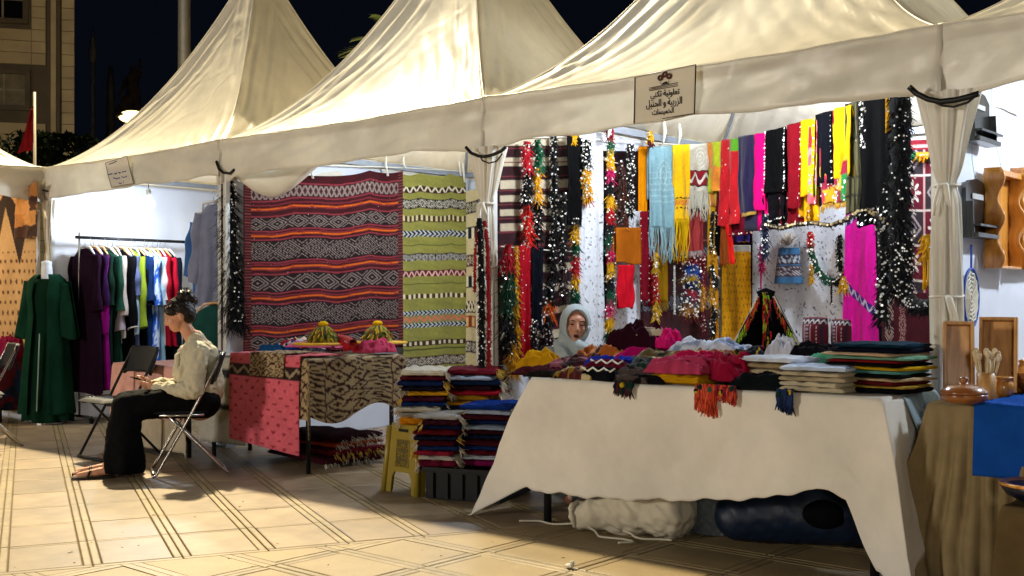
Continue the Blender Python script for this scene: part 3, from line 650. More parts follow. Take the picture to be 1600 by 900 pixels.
def span(plane, px0, px1, pyT, pyB):
    if not isinstance(pyT, tuple): pyT = (pyT, pyT)
    a, b = on(plane, px0, pyT[0]), on(plane, px1, pyT[1]); bot = on(plane, (px0+px1)/2, pyB)
    return a, b, bot[2]
def drape(a, b, zb, nu=26, nv=50, amp=.018, nf=3., seed=0, taper=1., back=0., wave=.012, skew=0., gap=.025, sag=0.):
    a, b = np.array(a, float), np.array(b, float); t = b[:2] - a[:2]; L = np.linalg.norm(t); t = t/L; n = np.array([t[1], -t[0]])
    if n @ (CAM[:2] - a[:2]) < 0: n = -n
    u = np.linspace(0, 1, nu)[None, :]; zt = a[2] + (b[2]-a[2])*u - sag*np.abs(np.sin(np.pi*u*2.6 + .4 + .5*np.sin(u*7)))
    nb = 12 if back else 0; rows = nv + nb
    v = np.concatenate([np.linspace(-1, 0, nb, endpoint=False), np.linspace(0, 1, nv)])[:, None]
    vp = np.clip(v, 0, 1)
    w = amp*(.25 + .75*vp**.7)*np.sin(2*np.pi*nf*u + seed*1.7 + .8*fbm(u*1.3, vp*1.1, seed, 2)) + amp*.6*fbm(u*2, vp*1.4, seed+1, 3)*(.3 + .7*vp)
    H = zt - zb; zz = zt - vp*H + wave*vp*fbm(u*2.2, u*0 + seed, seed+4, 2)
    if back:
        bk = v < 0; zz = np.where(bk, zt - (-v)*back, zz); w = np.where(bk, -gap*np.minimum(1, -v*6), w)
    s = (u - .5)*L*(1 + (taper - 1)*vp) + skew*vp*L + L/2
    P = np.zeros((rows, nu, 3)); P[..., 0] = a[0] + t[0]*s + n[0]*w; P[..., 1] = a[1] + t[1]*s + n[1]*w; P[..., 2] = zz
    return P, u + 0*v, v + 0*u, n
def strands(name, roots, dirs, length, r, colr, parent, seed=0, C=None, kind='stuff', droop=.0):
    """Many thin hanging yarns as one part: each a three-sided tapering tube of two lengths."""
    g = np.random.default_rng(seed); roots = np.asarray(roots, float); n = len(roots); dirs = np.asarray(dirs, float)*np.ones((n, 1))
    ln = (length if np.ndim(length) else np.full(n, length))*g.uniform(.8, 1.12, n); k = np.arange(3)*2*np.pi/3
    ring = np.stack([np.cos(k), np.sin(k), 0*k], -1); V = np.zeros((n, 3, 3, 3)); pos = roots.copy()
    for j, (q, rr) in enumerate(((0., 1.), (.5, 1.1), (1., .45))):
        p = roots + dirs*(ln*q)[:, None] + np.stack([g.normal(size=n)*.02*q, g.normal(size=n)*.02*q, -droop*ln*q*q], -1)*np.minimum(1, ln*5)[:, None]
        V[:, j] = p[:, None, :] + ring[None]*r*rr
    base = np.arange(n)[:, None, None]*9; i = np.arange(2)[None, :, None]*3; c = np.arange(3)[None, None, :]
    Q = np.stack([base+i+c, base+i+(c+1) % 3, base+i+3+(c+1) % 3, base+i+3+c], -1).reshape(-1, 4)
    CC = None if C is None else np.repeat(np.asarray(C)*g.uniform(.75, 1.2, (n, 1)), 9, 0)
    o = place(name, mesh_np(name, V.reshape(-1, 3), Q, True, CC), parent, False, colr); o['kind'] = kind; return o
def sequins(P, uv, parent, n_out, r=.006, m=None, seed=0, off=.005):
    """Small tilted discs sewn on a cloth at the (u, v) spots."""
    g = np.random.default_rng(seed); nv, nu = P.shape[:2]; pts = []
    for u, v in uv:
        i = min(nv-1, max(0, v*(nv-1))); j = min(nu-1, max(0, u*(nu-1))); pts.append(P[int(i), int(j)])
    pts = np.array(pts); m_ = len(pts); nn = np.array([n_out[0], n_out[1], .15])[None] + g.normal(size=(m_, 3))*.45; nn /= np.linalg.norm(nn, axis=1)[:, None]
    a = np.cross(nn, [0, 0, 1.]); a /= np.linalg.norm(a, axis=1)[:, None]; b = np.cross(nn, a); k = np.arange(6)*np.pi/3; rr = (r*g.uniform(.7, 1.25, m_))[:, None, None]
    V = pts[:, None] + np.array([n_out[0], n_out[1], 0])*off + rr*(a[:, None]*np.cos(k)[None, :, None] + b[:, None]*np.sin(k)[None, :, None])
    o = place('sequins', mesh_np('sequins', V.reshape(-1, 3), np.arange(m_*6).reshape(-1, 6), False), parent, False, m or M_SEQ); o['kind'] = 'stuff'; return o
def scatter(n, seed, u=(0, 1), v=(0, 1)): g = np.random.default_rng(seed); return np.stack([g.uniform(*u, n), g.uniform(*v, n)], -1)
def textile(name, label, cat, plane, px0, px1, pyT, pyB, c, group=None, pat=None, fringe=0., fr_c=None, seq=None, seqr=.006, seqm=None, nu=26, nv=50, thick=.005, seed=0, **k):
    """One hanging textile: a folded sheet, with a fringe and sewn sequins as parts."""
    a, b, zb = span(plane, px0, px1, pyT, pyB); P, u, v, n = drape(a, b, zb, nu=nu, nv=nv, seed=seed, **k)
    base = ((a[0]+b[0])/2, (a[1]+b[1])/2, zb); parts = fringe or seq is not None
    t = thing(name, label, cat, base, group=group) if parts else None
    if pat is None: o = sheet('cloth_panel' if parts else name, P, cloth(c), t, thick=thick)
    else: o = sheet('cloth_panel' if parts else name, P, woven(), t, C=pat(u, v), thick=thick)
    if t is None: tag(o, label, cat, group); t = o
    if fringe:
        m = max(8, int(np.linalg.norm(b[:2]-a[:2])/.006)); j = np.linspace(0, nu-1, m); e = P[-1][np.clip(j.astype(int), 0, nu-1)]
        e2 = P[-1][np.clip(j.astype(int)+1, 0, nu-1)]; e = e + (e2 - e)*(j % 1)[:, None]
        strands('fringe', e, (0, 0, -1.), fringe, .0032, cloth(fr_c or c), t, seed)
    if seq is not None: sequins(P, seq, t, n, seqr, seqm, seed)
    return t
def garland(name, label, path, r, stops, cat='garland', group=None, seed=0, seqn=40, dens=520, L=.07, core=True, seqm=None, seqr=.006):
    """A cord thick with yarn tufts: coloured by its stops [(fraction, colour)], with sequins."""
    path = np.array(path, float); g = np.random.default_rng(seed); seg = np.concatenate([[0], np.cumsum(np.linalg.norm(np.diff(path, axis=0), axis=1))]); tot = seg[-1]
    low = path[np.argmin(path[:, 2])]; t = thing(name, label, cat, low, group=group)
    fr = [s for s, _ in stops]; cs = np.array([L3(c) for _, c in stops])
    def colat(q): return cs[np.clip(np.searchsorted(fr, q, side='right')-1, 0, len(cs)-1)]
    def posat(q): return np.stack([np.interp(q*tot, seg, path[:, i]) for i in range(3)], -1)
    qq = np.linspace(0, 1, 40); ring = []; pp = posat(qq)
    mb = MB().tube(pp, [r*.62*(1 + .2*math.sin(i*2.1 + seed)) for i in range(40)], 8)
    place('cord', mesh_np('cord', np.array(mb.v), np.array([f for f in mb.f if len(f) == 4]), True, np.repeat(colat(qq), 8, 0)*.75), t, False, woven())
    n = int(dens*tot*(r/.03)**.6) + 20; q = g.uniform(0, 1, n); p = posat(q); a = g.uniform(0, 2*np.pi, n)
    out = np.stack([np.cos(a), np.sin(a), 0*a], -1); root = p + out*(r*.35*g.uniform(.3, 1.2, n))[:, None]
    dr = out*.55 + np.array([0, 0, -1.])*g.uniform(.35, 1.3, n)[:, None]; dr /= np.linalg.norm(dr, axis=1)[:, None]
    strands('tassels', root, dr, L*(r/.03)**.5*g.uniform(.5, 1.1, n), .0042, woven(), t, seed, C=colat(q))
    if seqn:
        q = g.uniform(0, 1, seqn); p = posat(q); v = CAM - p; v[:, 2] = 0; v /= np.linalg.norm(v, axis=1)[:, None]
        p = p + v*r*.95 + RGT*g.uniform(-r, r, seqn)[:, None]; nn = v + g.normal(size=p.shape)*.5; nn /= np.linalg.norm(nn, axis=1)[:, None]
        a_ = np.cross(nn, [0, 0, 1.]); a_ /= np.linalg.norm(a_, axis=1)[:, None]; b_ = np.cross(nn, a_); k = np.arange(6)*np.pi/3; rr = (seqr*g.uniform(.6, 1.3, seqn))[:, None, None]
        V = p[:, None] + rr*(a_[:, None]*np.cos(k)[None, :, None] + b_[:, None]*np.sin(k)[None, :, None])
        o = place('sequins', mesh_np('sequins', V.reshape(-1, 3), np.arange(seqn*6).reshape(-1, 6), False), t, False, seqm or M_SEQ); o['kind'] = 'stuff'
    return t
def vline(plane, px, y0, y1, n=8, wob=2., seed=0):
    g = random.Random(seed); return [on(plane, px + (g.uniform(-wob, wob) if 0 < i < n else 0), y0 + (y1-y0)*i/n) for i in range(n+1)]

# ------------------------------------------------------------------ woven patterns (u across, v down, both 0..1 -> rgb)
def mix(base, mask, c): base[mask] = L3(c); return base
def plain(u, c): return np.ones(u.shape + (3,))*L3(c)
def diamonds(U, V, rings=(.25, .5, .78, 1.)):
    d = abs((U % 1) - .5)*2 + abs((V % 1) - .5)*2; return d
def rug_band(C, u, v, v0, v1, kind, fg, bgc, n):
    m = (v >= v0) & (v < v1); w = (v - v0)/(v1 - v0); C[m] = L3(bgc)
    fx = (u*n) % 1; d = abs(fx - .5)*2 + abs(w - .5)*2
    if kind == 'big': k = (abs(d - .97) < .045) | (abs(d - .74) < .04) | ((abs(d - .53) < .05) & (((u*n*9) % 1) < .6)) | (abs(d - .3) < .045) | (d < .09) | ((abs(d - 1.2) < .05) & (((u*n*8) % 1) < .55)) | (abs(d - 1.5) < .04)
    elif kind == 'dia': k = (abs(d - .88) < .075) | (abs(d - .55) < .07) | (d < .13) | (abs(d - 1.3) < .06)
    elif kind == 'net': k = (abs(((u*n*2 + w) % 1) - .5) < .17) | (abs(((u*n*2 - w) % 1) - .5) < .17)
    elif kind == 'zig': k = abs(abs(((u*n) % 1) - .5)*2 - w) < .24
    elif kind == 'chk': k = (((u*n).astype(int) + (w*2).astype(int)) % 2) == 0
    elif kind == 'chev': k = abs(((u*n + abs(w - .5)*1.6) % 1) - .5) < .2
    elif kind == 'bars': k = ((u*n) % 1) < .45
    else: k = m
    k = k & (w > .06) & (w < .94) & m; C[k] = L3(fg); return C
def red_rug(u, v):
    C = plain(u, '#38080f'); w = v + .002*np.sin(u*20); g = fbm(u*9, v*30, 3, 2)[..., None]; C *= 1 + .25*g
    for v0, v1, kd, n in ((.055, .125, 'net', 15), (.225, .30, 'dia', 8), (.36, .48, 'big', 6), (.56, .655, 'dia', 7), (.73, .85, 'big', 6), (.915, .992, 'dia', 7)):
        C = rug_band(C, u, w, v0, v1, kd, '#7f7068', '#190a0e' if kd != 'net' else '#3c1019', n)
        for e in (v0-.006, v1+.006): mix(C, abs(w - e) < .004, '#7d2a33')
    for q in (.155, .185, .32, .335, .50, .53, .68, .70, .87, .89): mix(C, abs(w - q) < .004, '#6d2028')
    for q in (.168, .325, .512, .687, .878):
        mix(C, (w > q) & (w < q+.015), '#86280a'); mix(C, (abs(w - q - .008) < .0035), '#c05a14')
    mix(C, (u < .035) | (u > .965), '#3a0d16'); mix(C, ((u < .035) | (u > .965)) & (((v*60) % 1) < .3), '#7a3a34'); return C
def lime_rug(u, v):
    C = plain(u, '#86823c'); C *= 1 + .12*fbm(u*3, v*24, 5, 2)[..., None]
    for v0, v1, kd, n, fg, bgc in ((.055, .085, 'zig', 9, '#cfc6a8', '#35101a'), (.115, .16, 'dia', 8, '#d2cbb6', '#190d14'), (.195, .222, 'bars', 14, '#c8b98e', '#3d2a10'), (.265, .295, 'chev', 15, '#b9bcc0', '#12121a'),
            (.375, .41, 'dia', 10, '#c8c5bb', '#2a1a20'), (.455, .485, 'zig', 11, '#d8a39a', '#4d1420'), (.565, .588, 'bars', 12, '#d5cba6', '#41220d'), (.645, .668, 'chev', 16, '#bfc6cc', '#101422'), (.672, .70, 'zig', 9, '#d46a3d', '#8d7a58'), (.703, .726, 'chev', 16, '#bfc6cc', '#101422'),
            (.79, .812, 'bars', 11, '#cfc9a8', '#3d1c14'), (.865, .91, 'dia', 8, '#d0c8b4', '#2f0e18'), (.962, .984, 'bars', 16, '#c9c9c0', '#14141e')):
        C = rug_band(C, u, v, v0, v1, kd, fg, bgc, n)
    for q in (.335, .52, .83): mix(C, abs(v - q) < .003, '#4d5020')
    return C
def cream_rug(u, v):
    C = plain(u, '#cbb88a')
    for q, kd, fg, bgc in ((.08, 'dia', '#e0d2ac', '#1c1420'), (.2, 'bars', '#e0d2ac', '#141a2c'), (.33, 'dia', '#e0d2ac', '#4a1522'), (.43, 'bars', '#e0d2ac', '#141a2c'), (.55, 'net', '#e0d2ac', '#3a1420'), (.62, 'bars', '#d8b070', '#8a3414'), (.74, 'dia', '#d8cdb0', '#2a1424'), (.86, 'bars', '#e0d2ac', '#7a2c14'), (.94, 'dia', '#d8cdb0', '#241424')):
        C = rug_band(C, u, v, q-.025, q+.03, kd, fg, bgc, 5)
    return C
def maroon_stripe(u, v):
    C = plain(u, '#2a0a12'); C *= 1 + .3*fbm(u*10, v*30, 8, 2)[..., None]
    for q, h in ((.06, .03), (.145, .03), (.24, .03), (.30, .022), (.36, .025), (.42, .025), (.60, .03), (.68, .025), (.78, .03), (.88, .03)):
        mix(C, (abs(v - q) < h/2*1.15) & (u > .02), '#b9ab92')
    mix(C, (abs((v*17) % 1 - .5) < .05), '#6a2a30'); return C
def handira(u, v, seed=0):
    C = plain(u, '#d6dae2'); C *= 1 + .05*fbm(u*8, v*16, seed, 3)[..., None]
    rows = 26; jt = fbm(u*5, v*5, seed+9, 3); fy = (v*rows + .8*jt) % 1; fx = (u*11 + .5*((v*rows).astype(int) % 2) + .9*fbm(v*7, u*4, seed+4, 3)) % 1
    k = ((fx - .5)**2*2 + (fy - .5)**2*1.4 < .032*(1 + jt)) & (((v*rows + .8*jt).astype(int) % 4) != 0); mix(C, k, '#22242c'); return C
def kilim_panels(u, v):
    C = plain(u, '#571020'); C *= 1 + .2*fbm(u*7, v*20, 4, 2)[..., None]
    U = u*3; Vv = v*6; iu = U.astype(int); iv = Vv.astype(int); fu, fv = U % 1, Vv % 1
    alt = ((iu + iv) % 2) == 1; C[alt] = L3('#2b2226')
    d = abs(fu-.5)*2 + abs(fv-.5)*2; r = np.hypot(fu-.5, fv-.5)
    star = (abs(np.cos(4*np.arctan2(fv-.5, fu-.5)))*.32 + .04 > r) & (r > .12) & ~alt; mix(C, star, '#c7bdb2')
    mix(C, alt & ((abs(d-.7) < .1) | (abs(d-.3) < .09)), '#8d7f80'); mix(C, (fu < .05) | (fu > .95), '#b0857f'); mix(C, (fv < .035) | (fv > .965), '#b9aaa2')
    mix(C, (v < .05), '#6d1420'); mix(C, abs(v-.03) < .008, '#d08a88'); return C
def dark_motif(u, v):
    C = plain(u, '#3b0a14'); C *= 1 + .25*fbm(u*6, v*12, 9, 2)[..., None]
    for q in (.28, .62): C = rug_band(C, u, v, q-.05, q+.05, 'dia', '#8d8a98', '#16101c', 6)
    mix(C, abs(v-.2) < .006, '#82424a'); return C
def spotted(c, spot, n=(9, 14), seed=0):
    def f(u, v):
        C = plain(u, c); C *= 1 + .1*fbm(u*6, v*9, seed, 3)[..., None]
        fx, fy = (u*n[0] + .5*((v*n[1]).astype(int) % 2) + .15*fbm(u*3, v*3, seed+1, 2)) % 1, (v*n[1] + .15*fbm(u*3, v*4, seed+2, 2)) % 1
        mix(C, (fx-.5)**2 + (fy-.5)**2*.8 < .024*(1 + .8*fbm(u*4, v*5, seed+7, 2)), spot); return C
    return f
def vstops(*st):
    fr = np.array([s for s, _ in st]); cs = np.array([L3(c) for _, c in st])
    return lambda u, v: cs[np.clip(np.searchsorted(fr, np.clip(v, 0, 1), side='right')-1, 0, len(cs)-1)]*(1 + .1*fbm(u*3, v*9, 2, 2)[..., None])
def patch(seed, cols, n=(3, 10)):
    def f(u, v):
        g = np.random.default_rng(seed); tab = np.array([L3(c) for c in cols])[g.integers(0, len(cols), (n[1]+1, n[0]+1))]
        w = .12*fbm(u*2, v*3, seed, 2); return tab[np.clip(((np.clip(v, 0, 1)+w*.3)*n[1]).astype(int), 0, n[1]), np.clip(((u+w)*n[0]).astype(int), 0, n[0])]*(1 + .12*fbm(u*5, v*9, seed, 2)[..., None])
    return f
def wool_check(u, v):                      # cream cloth with a brown diamond lattice and broken bars
    C = plain(u, '#a8926c'); C *= 1 + .15*fbm(u*8, v*8, 2, 3)[..., None]; U, V = u*15 + .15*fbm(u*6, v*6, 4, 2), v*13 + .15*fbm(v*6, u*6, 6, 2)
    fx, fy = U % 1, V % 1; d = abs(fx-.5) + abs(fy-.5); row = V.astype(int) % 3; gap = fbm(u*23, v*23, 8, 2) > -.5
    mix(C, (row < 2) & (abs(d-.5) < .10) & gap, '#38181a'); mix(C, (row < 2) & (d < .17), '#3a1a16')
    mix(C, (row == 2) & (abs(abs(((U*2) % 1)-.5)*1.6 + .1 - fy) < .2), '#35201a'); mix(C, (abs(fy-.02) < .05) & (row == 2), '#4d1a1c'); return C
def pink_cloth(u, v):
    C = spotted('#d8606e', '#9a2a3c', (19, 25), 4)(u, v)
    m = abs(v-.56) < .035; C[m] = L3('#2b1714'); w = (v-.525)/.07
    mix(C, m & (abs(abs(((u*16) % 1)-.5)*1.2 + .2 - w) < .14), '#9c8a70'); return C
# ------------------------------------------------------------------ goods hung on the left wall of the scarf tent
def X(d): return ('x', -2.965 + d)
ropez = [np.array([p[0], p[1], 2.455 - .03*math.sin(math.pi*i/(len(RP[::12])-1))]) for i, p in enumerate(RP[::12])]
tag(MB().tube(ropez, .005, 5).build('hanging_rope', M_CORD, smooth=True), 'pale rope strung across the tent carrying the row of scarves', 'rope')
tag(MB().tube([on(X(.05), 775, 216), on(X(.05), 880, 214), on(X(.05), 1000, 222)], .004, 5).build('hanging_rope', M_CORD), 'upper cord along the side wall holding the tassel garlands', 'rope')
tag(MB().tube([on(X(.06), 783, 385), on(X(.06), 880, 393), on(X(.06), 965, 392)], .004, 5).build('hanging_rope', M_CORD), 'lower cord along the side wall at head height', 'rope')
GW = 'textiles on the side wall of the scarf tent'; GG = 'sequined tassel garlands on the side wall'
textile('striped_rug', 'maroon rug with cream woven stripes behind the garlands', 'rug', X(.02), 779, 905, 200, 565, MAROON, GW, maroon_stripe, nu=70, nv=220, amp=.012, nf=3, seed=3, thick=.008)
textile('sequin_blanket', 'tall white blanket with rows of dark specks beside the seated woman', 'blanket', X(.10), 905, 941, (240, 226), 560, WHITE, GW, lambda u, v: handira(u, v*1.6, 2), nu=40, nv=150, amp=.02, nf=2, seed=4, taper=1.15, seq=scatter(60, 4), seqr=0.0030)
textile('sequin_blanket', 'narrow white speckled blanket behind the red cloth', 'blanket', X(.06), 957, 1002, 330, 520, WHITE, GW, lambda u, v: handira(u, v, 5), nu=40, nv=90, amp=.015, nf=2, seed=6, seq=scatter(30, 5), seqr=0.0030)
garland('tassel_garland', 'tassel garland red, then black, then bright red nearest the tent leg', vline(X(.09), 823, 222, 388, seed=1), .036, [(0, '#c01428'), (.27, BLACK), (.6, '#e0251c')], group=GG, seed=1, seqn=90)
garland('tassel_garland', 'tassel garland green above yellow above black', vline(X(.09), 840, 218, 375, seed=2), .032, [(0, '#0d5a3a'), (.3, '#e0a010'), (.62, BLACK)], group=GG, seed=2, seqn=70)
garland('tassel_garland', 'long all black sequined garland on the striped rug', vline(X(.08), 866, 212, 440, seed=3), .028, [(0, BLACK)], group=GG, seed=3, seqn=80)
textile('black_shawl', 'plain black shawl with a slanted hem on the side wall', 'shawl', X(.13), 886, 911, (212, 216), 352, BLACK, GW, amp=.02, nf=1.5, seed=5, taper=1.1)
garland('tassel_garland', 'tassel garland black sequins above a yellow tuft', vline(X(.16), 918, 219, 312, seed=4), .042, [(0, BLACK), (.47, '#d99a10'), (.97, RED)], group=GG, seed=4, seqn=130, L=.055)
garland('pompom_garland', 'long pompom garland of red, green, yellow and black clusters', vline(X(.14), 953, 198, 535, 14, 1.5, 5), .040, [(i/16., c) for i, c in enumerate(['#8c1026', GREEN, YEL, '#c0185a', BLACK, YEL, RED, BLACK, GREEN, '#b8124a', YEL, BLACK, GREEN, '#c0185a', YEL, GREEN])], group=GG, seed=5, seqn=110, L=.05)
garland('tassel_garland', 'dark brown tassel bunch between the pompoms and the black sequins', vline(X(.13), 970, 252, 358, seed=6), .030, [(0, '#3a1c14')], group=GG, seed=6, seqn=30, L=.11)
garland('tassel_garland', 'short black sequined garland beside the orange scarf', vline(X(.17), 985, 226, 335, seed=7), .040, [(0, BLACK)], group=GG, seed=7, seqn=110, L=.05)
textile('ochre_cloth', 'folded ochre brown cloth hung over a cord', 'cloth', X(.19), 962, 1001, 356, 412, '#9a5310', GW, amp=.006, nf=1, seed=8, nv=24, back=.2)
textile('red_cloth', 'small bright red cloth hanging below the ochre one', 'cloth', X(.20), 965, 991, 414, 481, '#bb1224', GW, amp=.02, nf=2.5, seed=9, nv=30)
garland('tassel_garland', 'low garland red, green and black beside the tent leg', vline(X(.12), 794, 382, 545, seed=8), .040, [(0, '#a81226'), (.25, '#11402c'), (.62, BLACK)], group=GG, seed=8, seqn=40, L=.10)
garland('tassel_garland', 'thin yellow tassel strand beside the red shawl', vline(X(.13), 807, 384, 548, seed=9), .018, [(0, '#d99a10')], group=GG, seed=9, seqn=12)
garland('tassel_garland', 'yellow tuft low down beside the tent leg', vline(X(.14), 801, 535, 582, seed=10), .030, [(0, '#c98d0e')], group=GG, seed=10, seqn=12, L=.10)
textile('red_shawl', 'long crimson sequined shawl on the side wall', 'shawl', X(.11), 811, 829, 384, 585, '#9c1020', GW, amp=.018, nf=1.5, seed=11, seq=scatter(28, 8), seqr=0.0045)
textile('black_shawl', 'black shawl on the lower cord left of the seated woman', 'shawl', X(.12), 829, 850, 388, 522, '#0a0d16', GW, amp=.02, nf=1.5, seed=12, seq=scatter(14, 9, v=(.6, 1)), back=.2)
garland('tassel_garland', 'garland with yellow, green and red tufts above the seated woman', vline(X(.15), 899, 340, 470, seed=11), .034, [(0, BLACK), (.1, YEL), (.3, GREEN), (.45, RED), (.68, YEL), (.82, GREEN)], group=GG, seed=11, seqn=40, L=.06)
garland('tassel_garland', 'dark garland with one orange tuft behind the seated woman', vline(X(.11), 858, 440, 560, seed=12), .045, [(0, BLACK), (.25, '#d3560f'), (.45, BLACK), (.6, '#241018')], group=GG, seed=12, seqn=60)
garland('tassel_garland', 'yellow pompom knot on top of the cord beside the rafters', vline(X(.12), 897, 206, 222, seed=13), .035, [(0, YEL)], group=GG, seed=13, seqn=6, L=.04)
garland('tassel_garland', 'yellow and maroon knot above the orange scarf', vline(X(.2), 1016, 208, 226, seed=14), .032, [(0, YEL), (.7, MAROON)], group=GG, seed=14, seqn=6, L=.04)
for i, (px, y0, y1) in enumerate(((951, 190, 215), (1037, 186, 226), (1061, 193, 226))):
    MBt = MB().tube([on(X(.16), px, y0), on(X(.16), px+2, (y0+y1)/2), on(X(.16), px-1, y1)], [.012, .016, .006], 6).build('knotted_tie', M_CORD, smooth=True)
    tag(MBt, ['white rag tie on the pompom garland top', 'white rag tie above the blue scarf', 'white rag tie above the yellow scarf'][i], 'tie', 'rag ties on the cords')

# ------------------------------------------------------------------ row of scarves on the rope
def rp(d=0.): return ('r', d)
GS = 'row of scarves on the rope'
def blue_pat(u, v):
    C = plain(u, '#7fa3ad'); r = np.hypot((u-.6)*1.2, (v-.35)*1.6); mix(C, (abs(r % .12 - .06) < .016) & (r < .3), '#a9c4c8'); mix(C, abs(((v*14) % 1)-.5) < .04, '#97b7bd'); return C*(1 + .08*fbm(u*6, v*6, 1, 2)[..., None])
def yel_pat(u, v):
    C = plain(u, '#e6b40e'); C = rug_band(C, u, v, .70, .72, 'bars', '#e6b40e', '#14140c', 6); mix(C, (v > .74) & (v < .82), '#cf8a1a'); C = rug_band(C, u, v, .745, .815, 'dia', '#b8381c', '#d79a20', 3); C = rug_band(C, u, v, .84, .86, 'bars', '#e6b40e', '#14140c', 6); return C
def white_pat(u, v):
    C = plain(u, '#c2beaf'); r = np.hypot((u-.6)*1., (v-.3)*1.2); mix(C, (abs(r % .1 - .05) < .014) & (r < .26), '#dedace'); mix(C, (v > .58) & (v < .88), '#7c1420'); mix(C, (abs(v-.57) < .012) | (abs(v-.89) < .012), '#241414'); w = (v-.6)/.26; mix(C, (v > .6) & (v < .86) & (abs(w - .5 - .3*np.sin(u*13)) < .16), '#ddd6cc'); return C
textile('scarf', 'amber orange scarf at the back end of the rope', 'scarf', rp(.0), 992, 1011, 229, 412, '#e08a08', GS, amp=.02, nf=1.2, seed=21, back=.5)
textile('scarf', 'long dark red scarf with gold bead edges', 'scarf', rp(-.06), 1003, 1022, 229, 478, '#780f1a', GS, amp=.02, nf=1.5, seed=22, seq=[(s, q) for q in np.linspace(.4, 1, 16) for s in (.04, .96)], seqm=M_GOLD, seqr=0.0060, back=.4)
textile('scarf', 'pale blue scarf with swirls and a long fringe', 'scarf', rp(.05), 1012, 1051, (230, 228), 355, '#8fb0b8', GS, blue_pat, fringe=.26, nu=40, nv=70, amp=.022, nf=2.2, seed=23, back=.4)
textile('scarf', 'bright yellow scarf with a patterned band and yellow fringe', 'scarf', rp(.07), 1049, 1076, (227, 225), 343, '#e6b40e', GS, yel_pat, fringe=.32, fr_c='#dcae10', nu=40, nv=90, amp=.016, nf=1.5, seed=24, back=.6)
textile('scarf', 'yellow underside of a scarf showing left of the yellow one', 'scarf', rp(.02), 1041, 1055, 229, 330, '#c59a12', GS, amp=.02, nf=1, seed=25, skew=-.2)
textile('scarf', 'cream scarf with a red scroll band and pale fringe', 'scarf', rp(.05), 1072, 1106, (226, 224), 298, '#c2beaf', GS, white_pat, fringe=.22, fr_c='#c9c3b0', nu=50, nv=80, amp=.016, nf=1.5, seed=26, back=.5)
textile('scarf', 'faded red scarf end hanging below the cream fringe', 'scarf', rp(-.05), 1066, 1102, 330, 392, '#a03a3a', GS, amp=.02, nf=2.5, seed=27, fringe=.05, fr_c='#b9a09a')
textile('scarf', 'lime and orange scarf with a long yellow tail', 'scarf', rp(.06), 1104, 1128, (223, 221), 300, '#c7a020', GS, patch(3, ['#a9b020', '#d0681c', '#c9a01a', '#d4802a'], (3, 2)), amp=.02, nf=1.5, seed=28, back=.5)
textile('scarf', 'mustard scarf tail trailing under the lime and orange scarf', 'scarf', rp(.0), 1104, 1118, 290, 425, '#b98a14', GS, amp=.015, nf=1.2, seed=29, taper=.7)
textile('scarf', 'red scarf with scattered beads and a green corner', 'scarf', rp(.05), 1126, 1151, (219, 216), 352, '#a8141c', GS, lambda u, v: mix(plain(u, '#a8141c')*(1 + .2*fbm(u*4, v*5, 3, 2)[..., None]), (u > .55) & (v < .14) & (v > -.01), '#4d8a1c'), nu=36, nv=60, amp=.03, nf=1.6, seed=30, seq=scatter(14, 12), seqr=0.0067, back=.4)
textile('scarf', 'scarlet ribbon end hanging loose below the red scarf', 'scarf', rp(.02), 1131, 1143, 335, 412, '#c01a18', GS, amp=.02, nf=.8, seed=31, skew=.5, taper=.5)
textile('scarf', 'dark purple scarf with a gold hem', 'scarf', rp(.06), 1150, 1177, (214, 210), 337, '#160d33', GS, vstops((0, '#160d33'), (.965, '#a8863a')), nu=30, nv=60, amp=.016, nf=1.2, seed=32, back=.7)
textile('scarf', 'hot pink scarf between the purple and black ones', 'scarf', rp(.06), 1176, 1192, (210, 207), 328, '#cc0a64', GS, amp=.018, nf=1, seed=33, back=.7)
edge = lambda n, e=(.03, .97): [(s, q) for q in np.linspace(.02, 1, n) for s in e]
textile('scarf', 'black scarf with silver sequin edges beside the hot pink one', 'scarf', rp(.06), 1194, 1226, (205, 198), 300, BLACK, GS, amp=.016, nf=1.2, seed=34, seq=edge(26), seqr=0.0083, back=.7)
textile('scarf', 'black lower layer of the sequin edged scarf', 'scarf', rp(.0), 1192, 1227, 296, 345, '#0c0a0e', GS, amp=.015, nf=2, seed=35, seq=[(s, .97) for s in np.linspace(0, 1, 18)] + [(s, .04) for s in np.linspace(0, 1, 18)], seqr=0.0090, seqm=M_SEQ)
textile('scarf', 'deep red scarf between the black and mustard ones', 'scarf', rp(.06), 1226, 1250, (196, 190), 326, '#6e0b16', GS, amp=.018, nf=1.5, seed=36, seq=edge(18, (.97,)), seqr=0.0075, back=.7)
textile('scarf', 'mustard yellow scarf with a bead fringe', 'scarf', rp(.07), 1248, 1270, (189, 184), 306, '#e2a40e', GS, amp=.018, nf=1.2, seed=37, seq=edge(16, (.97,)), seqr=0.0075, back=.7)
textile('scarf', 'pink and lime patchwork sliver beside the mustard scarf', 'scarf', rp(.03), 1264, 1276, (186, 182), 320, '#c05a60', GS, patch(7, ['#c25a66', '#9cae2a', '#a51c2c', '#c98a8a'], (1, 9)), amp=.015, nf=1, seed=38, seq=scatter(12, 21, v=(.5, 1)), seqr=0.0067)
textile('scarf', 'short plain black scarf with beaded sides', 'scarf', rp(.07), 1269, 1293, (180, 173), 287, '#090a10', GS, amp=.016, nf=1.2, seed=39, seq=edge(18, (.98,)), seqr=0.0083, back=.6)
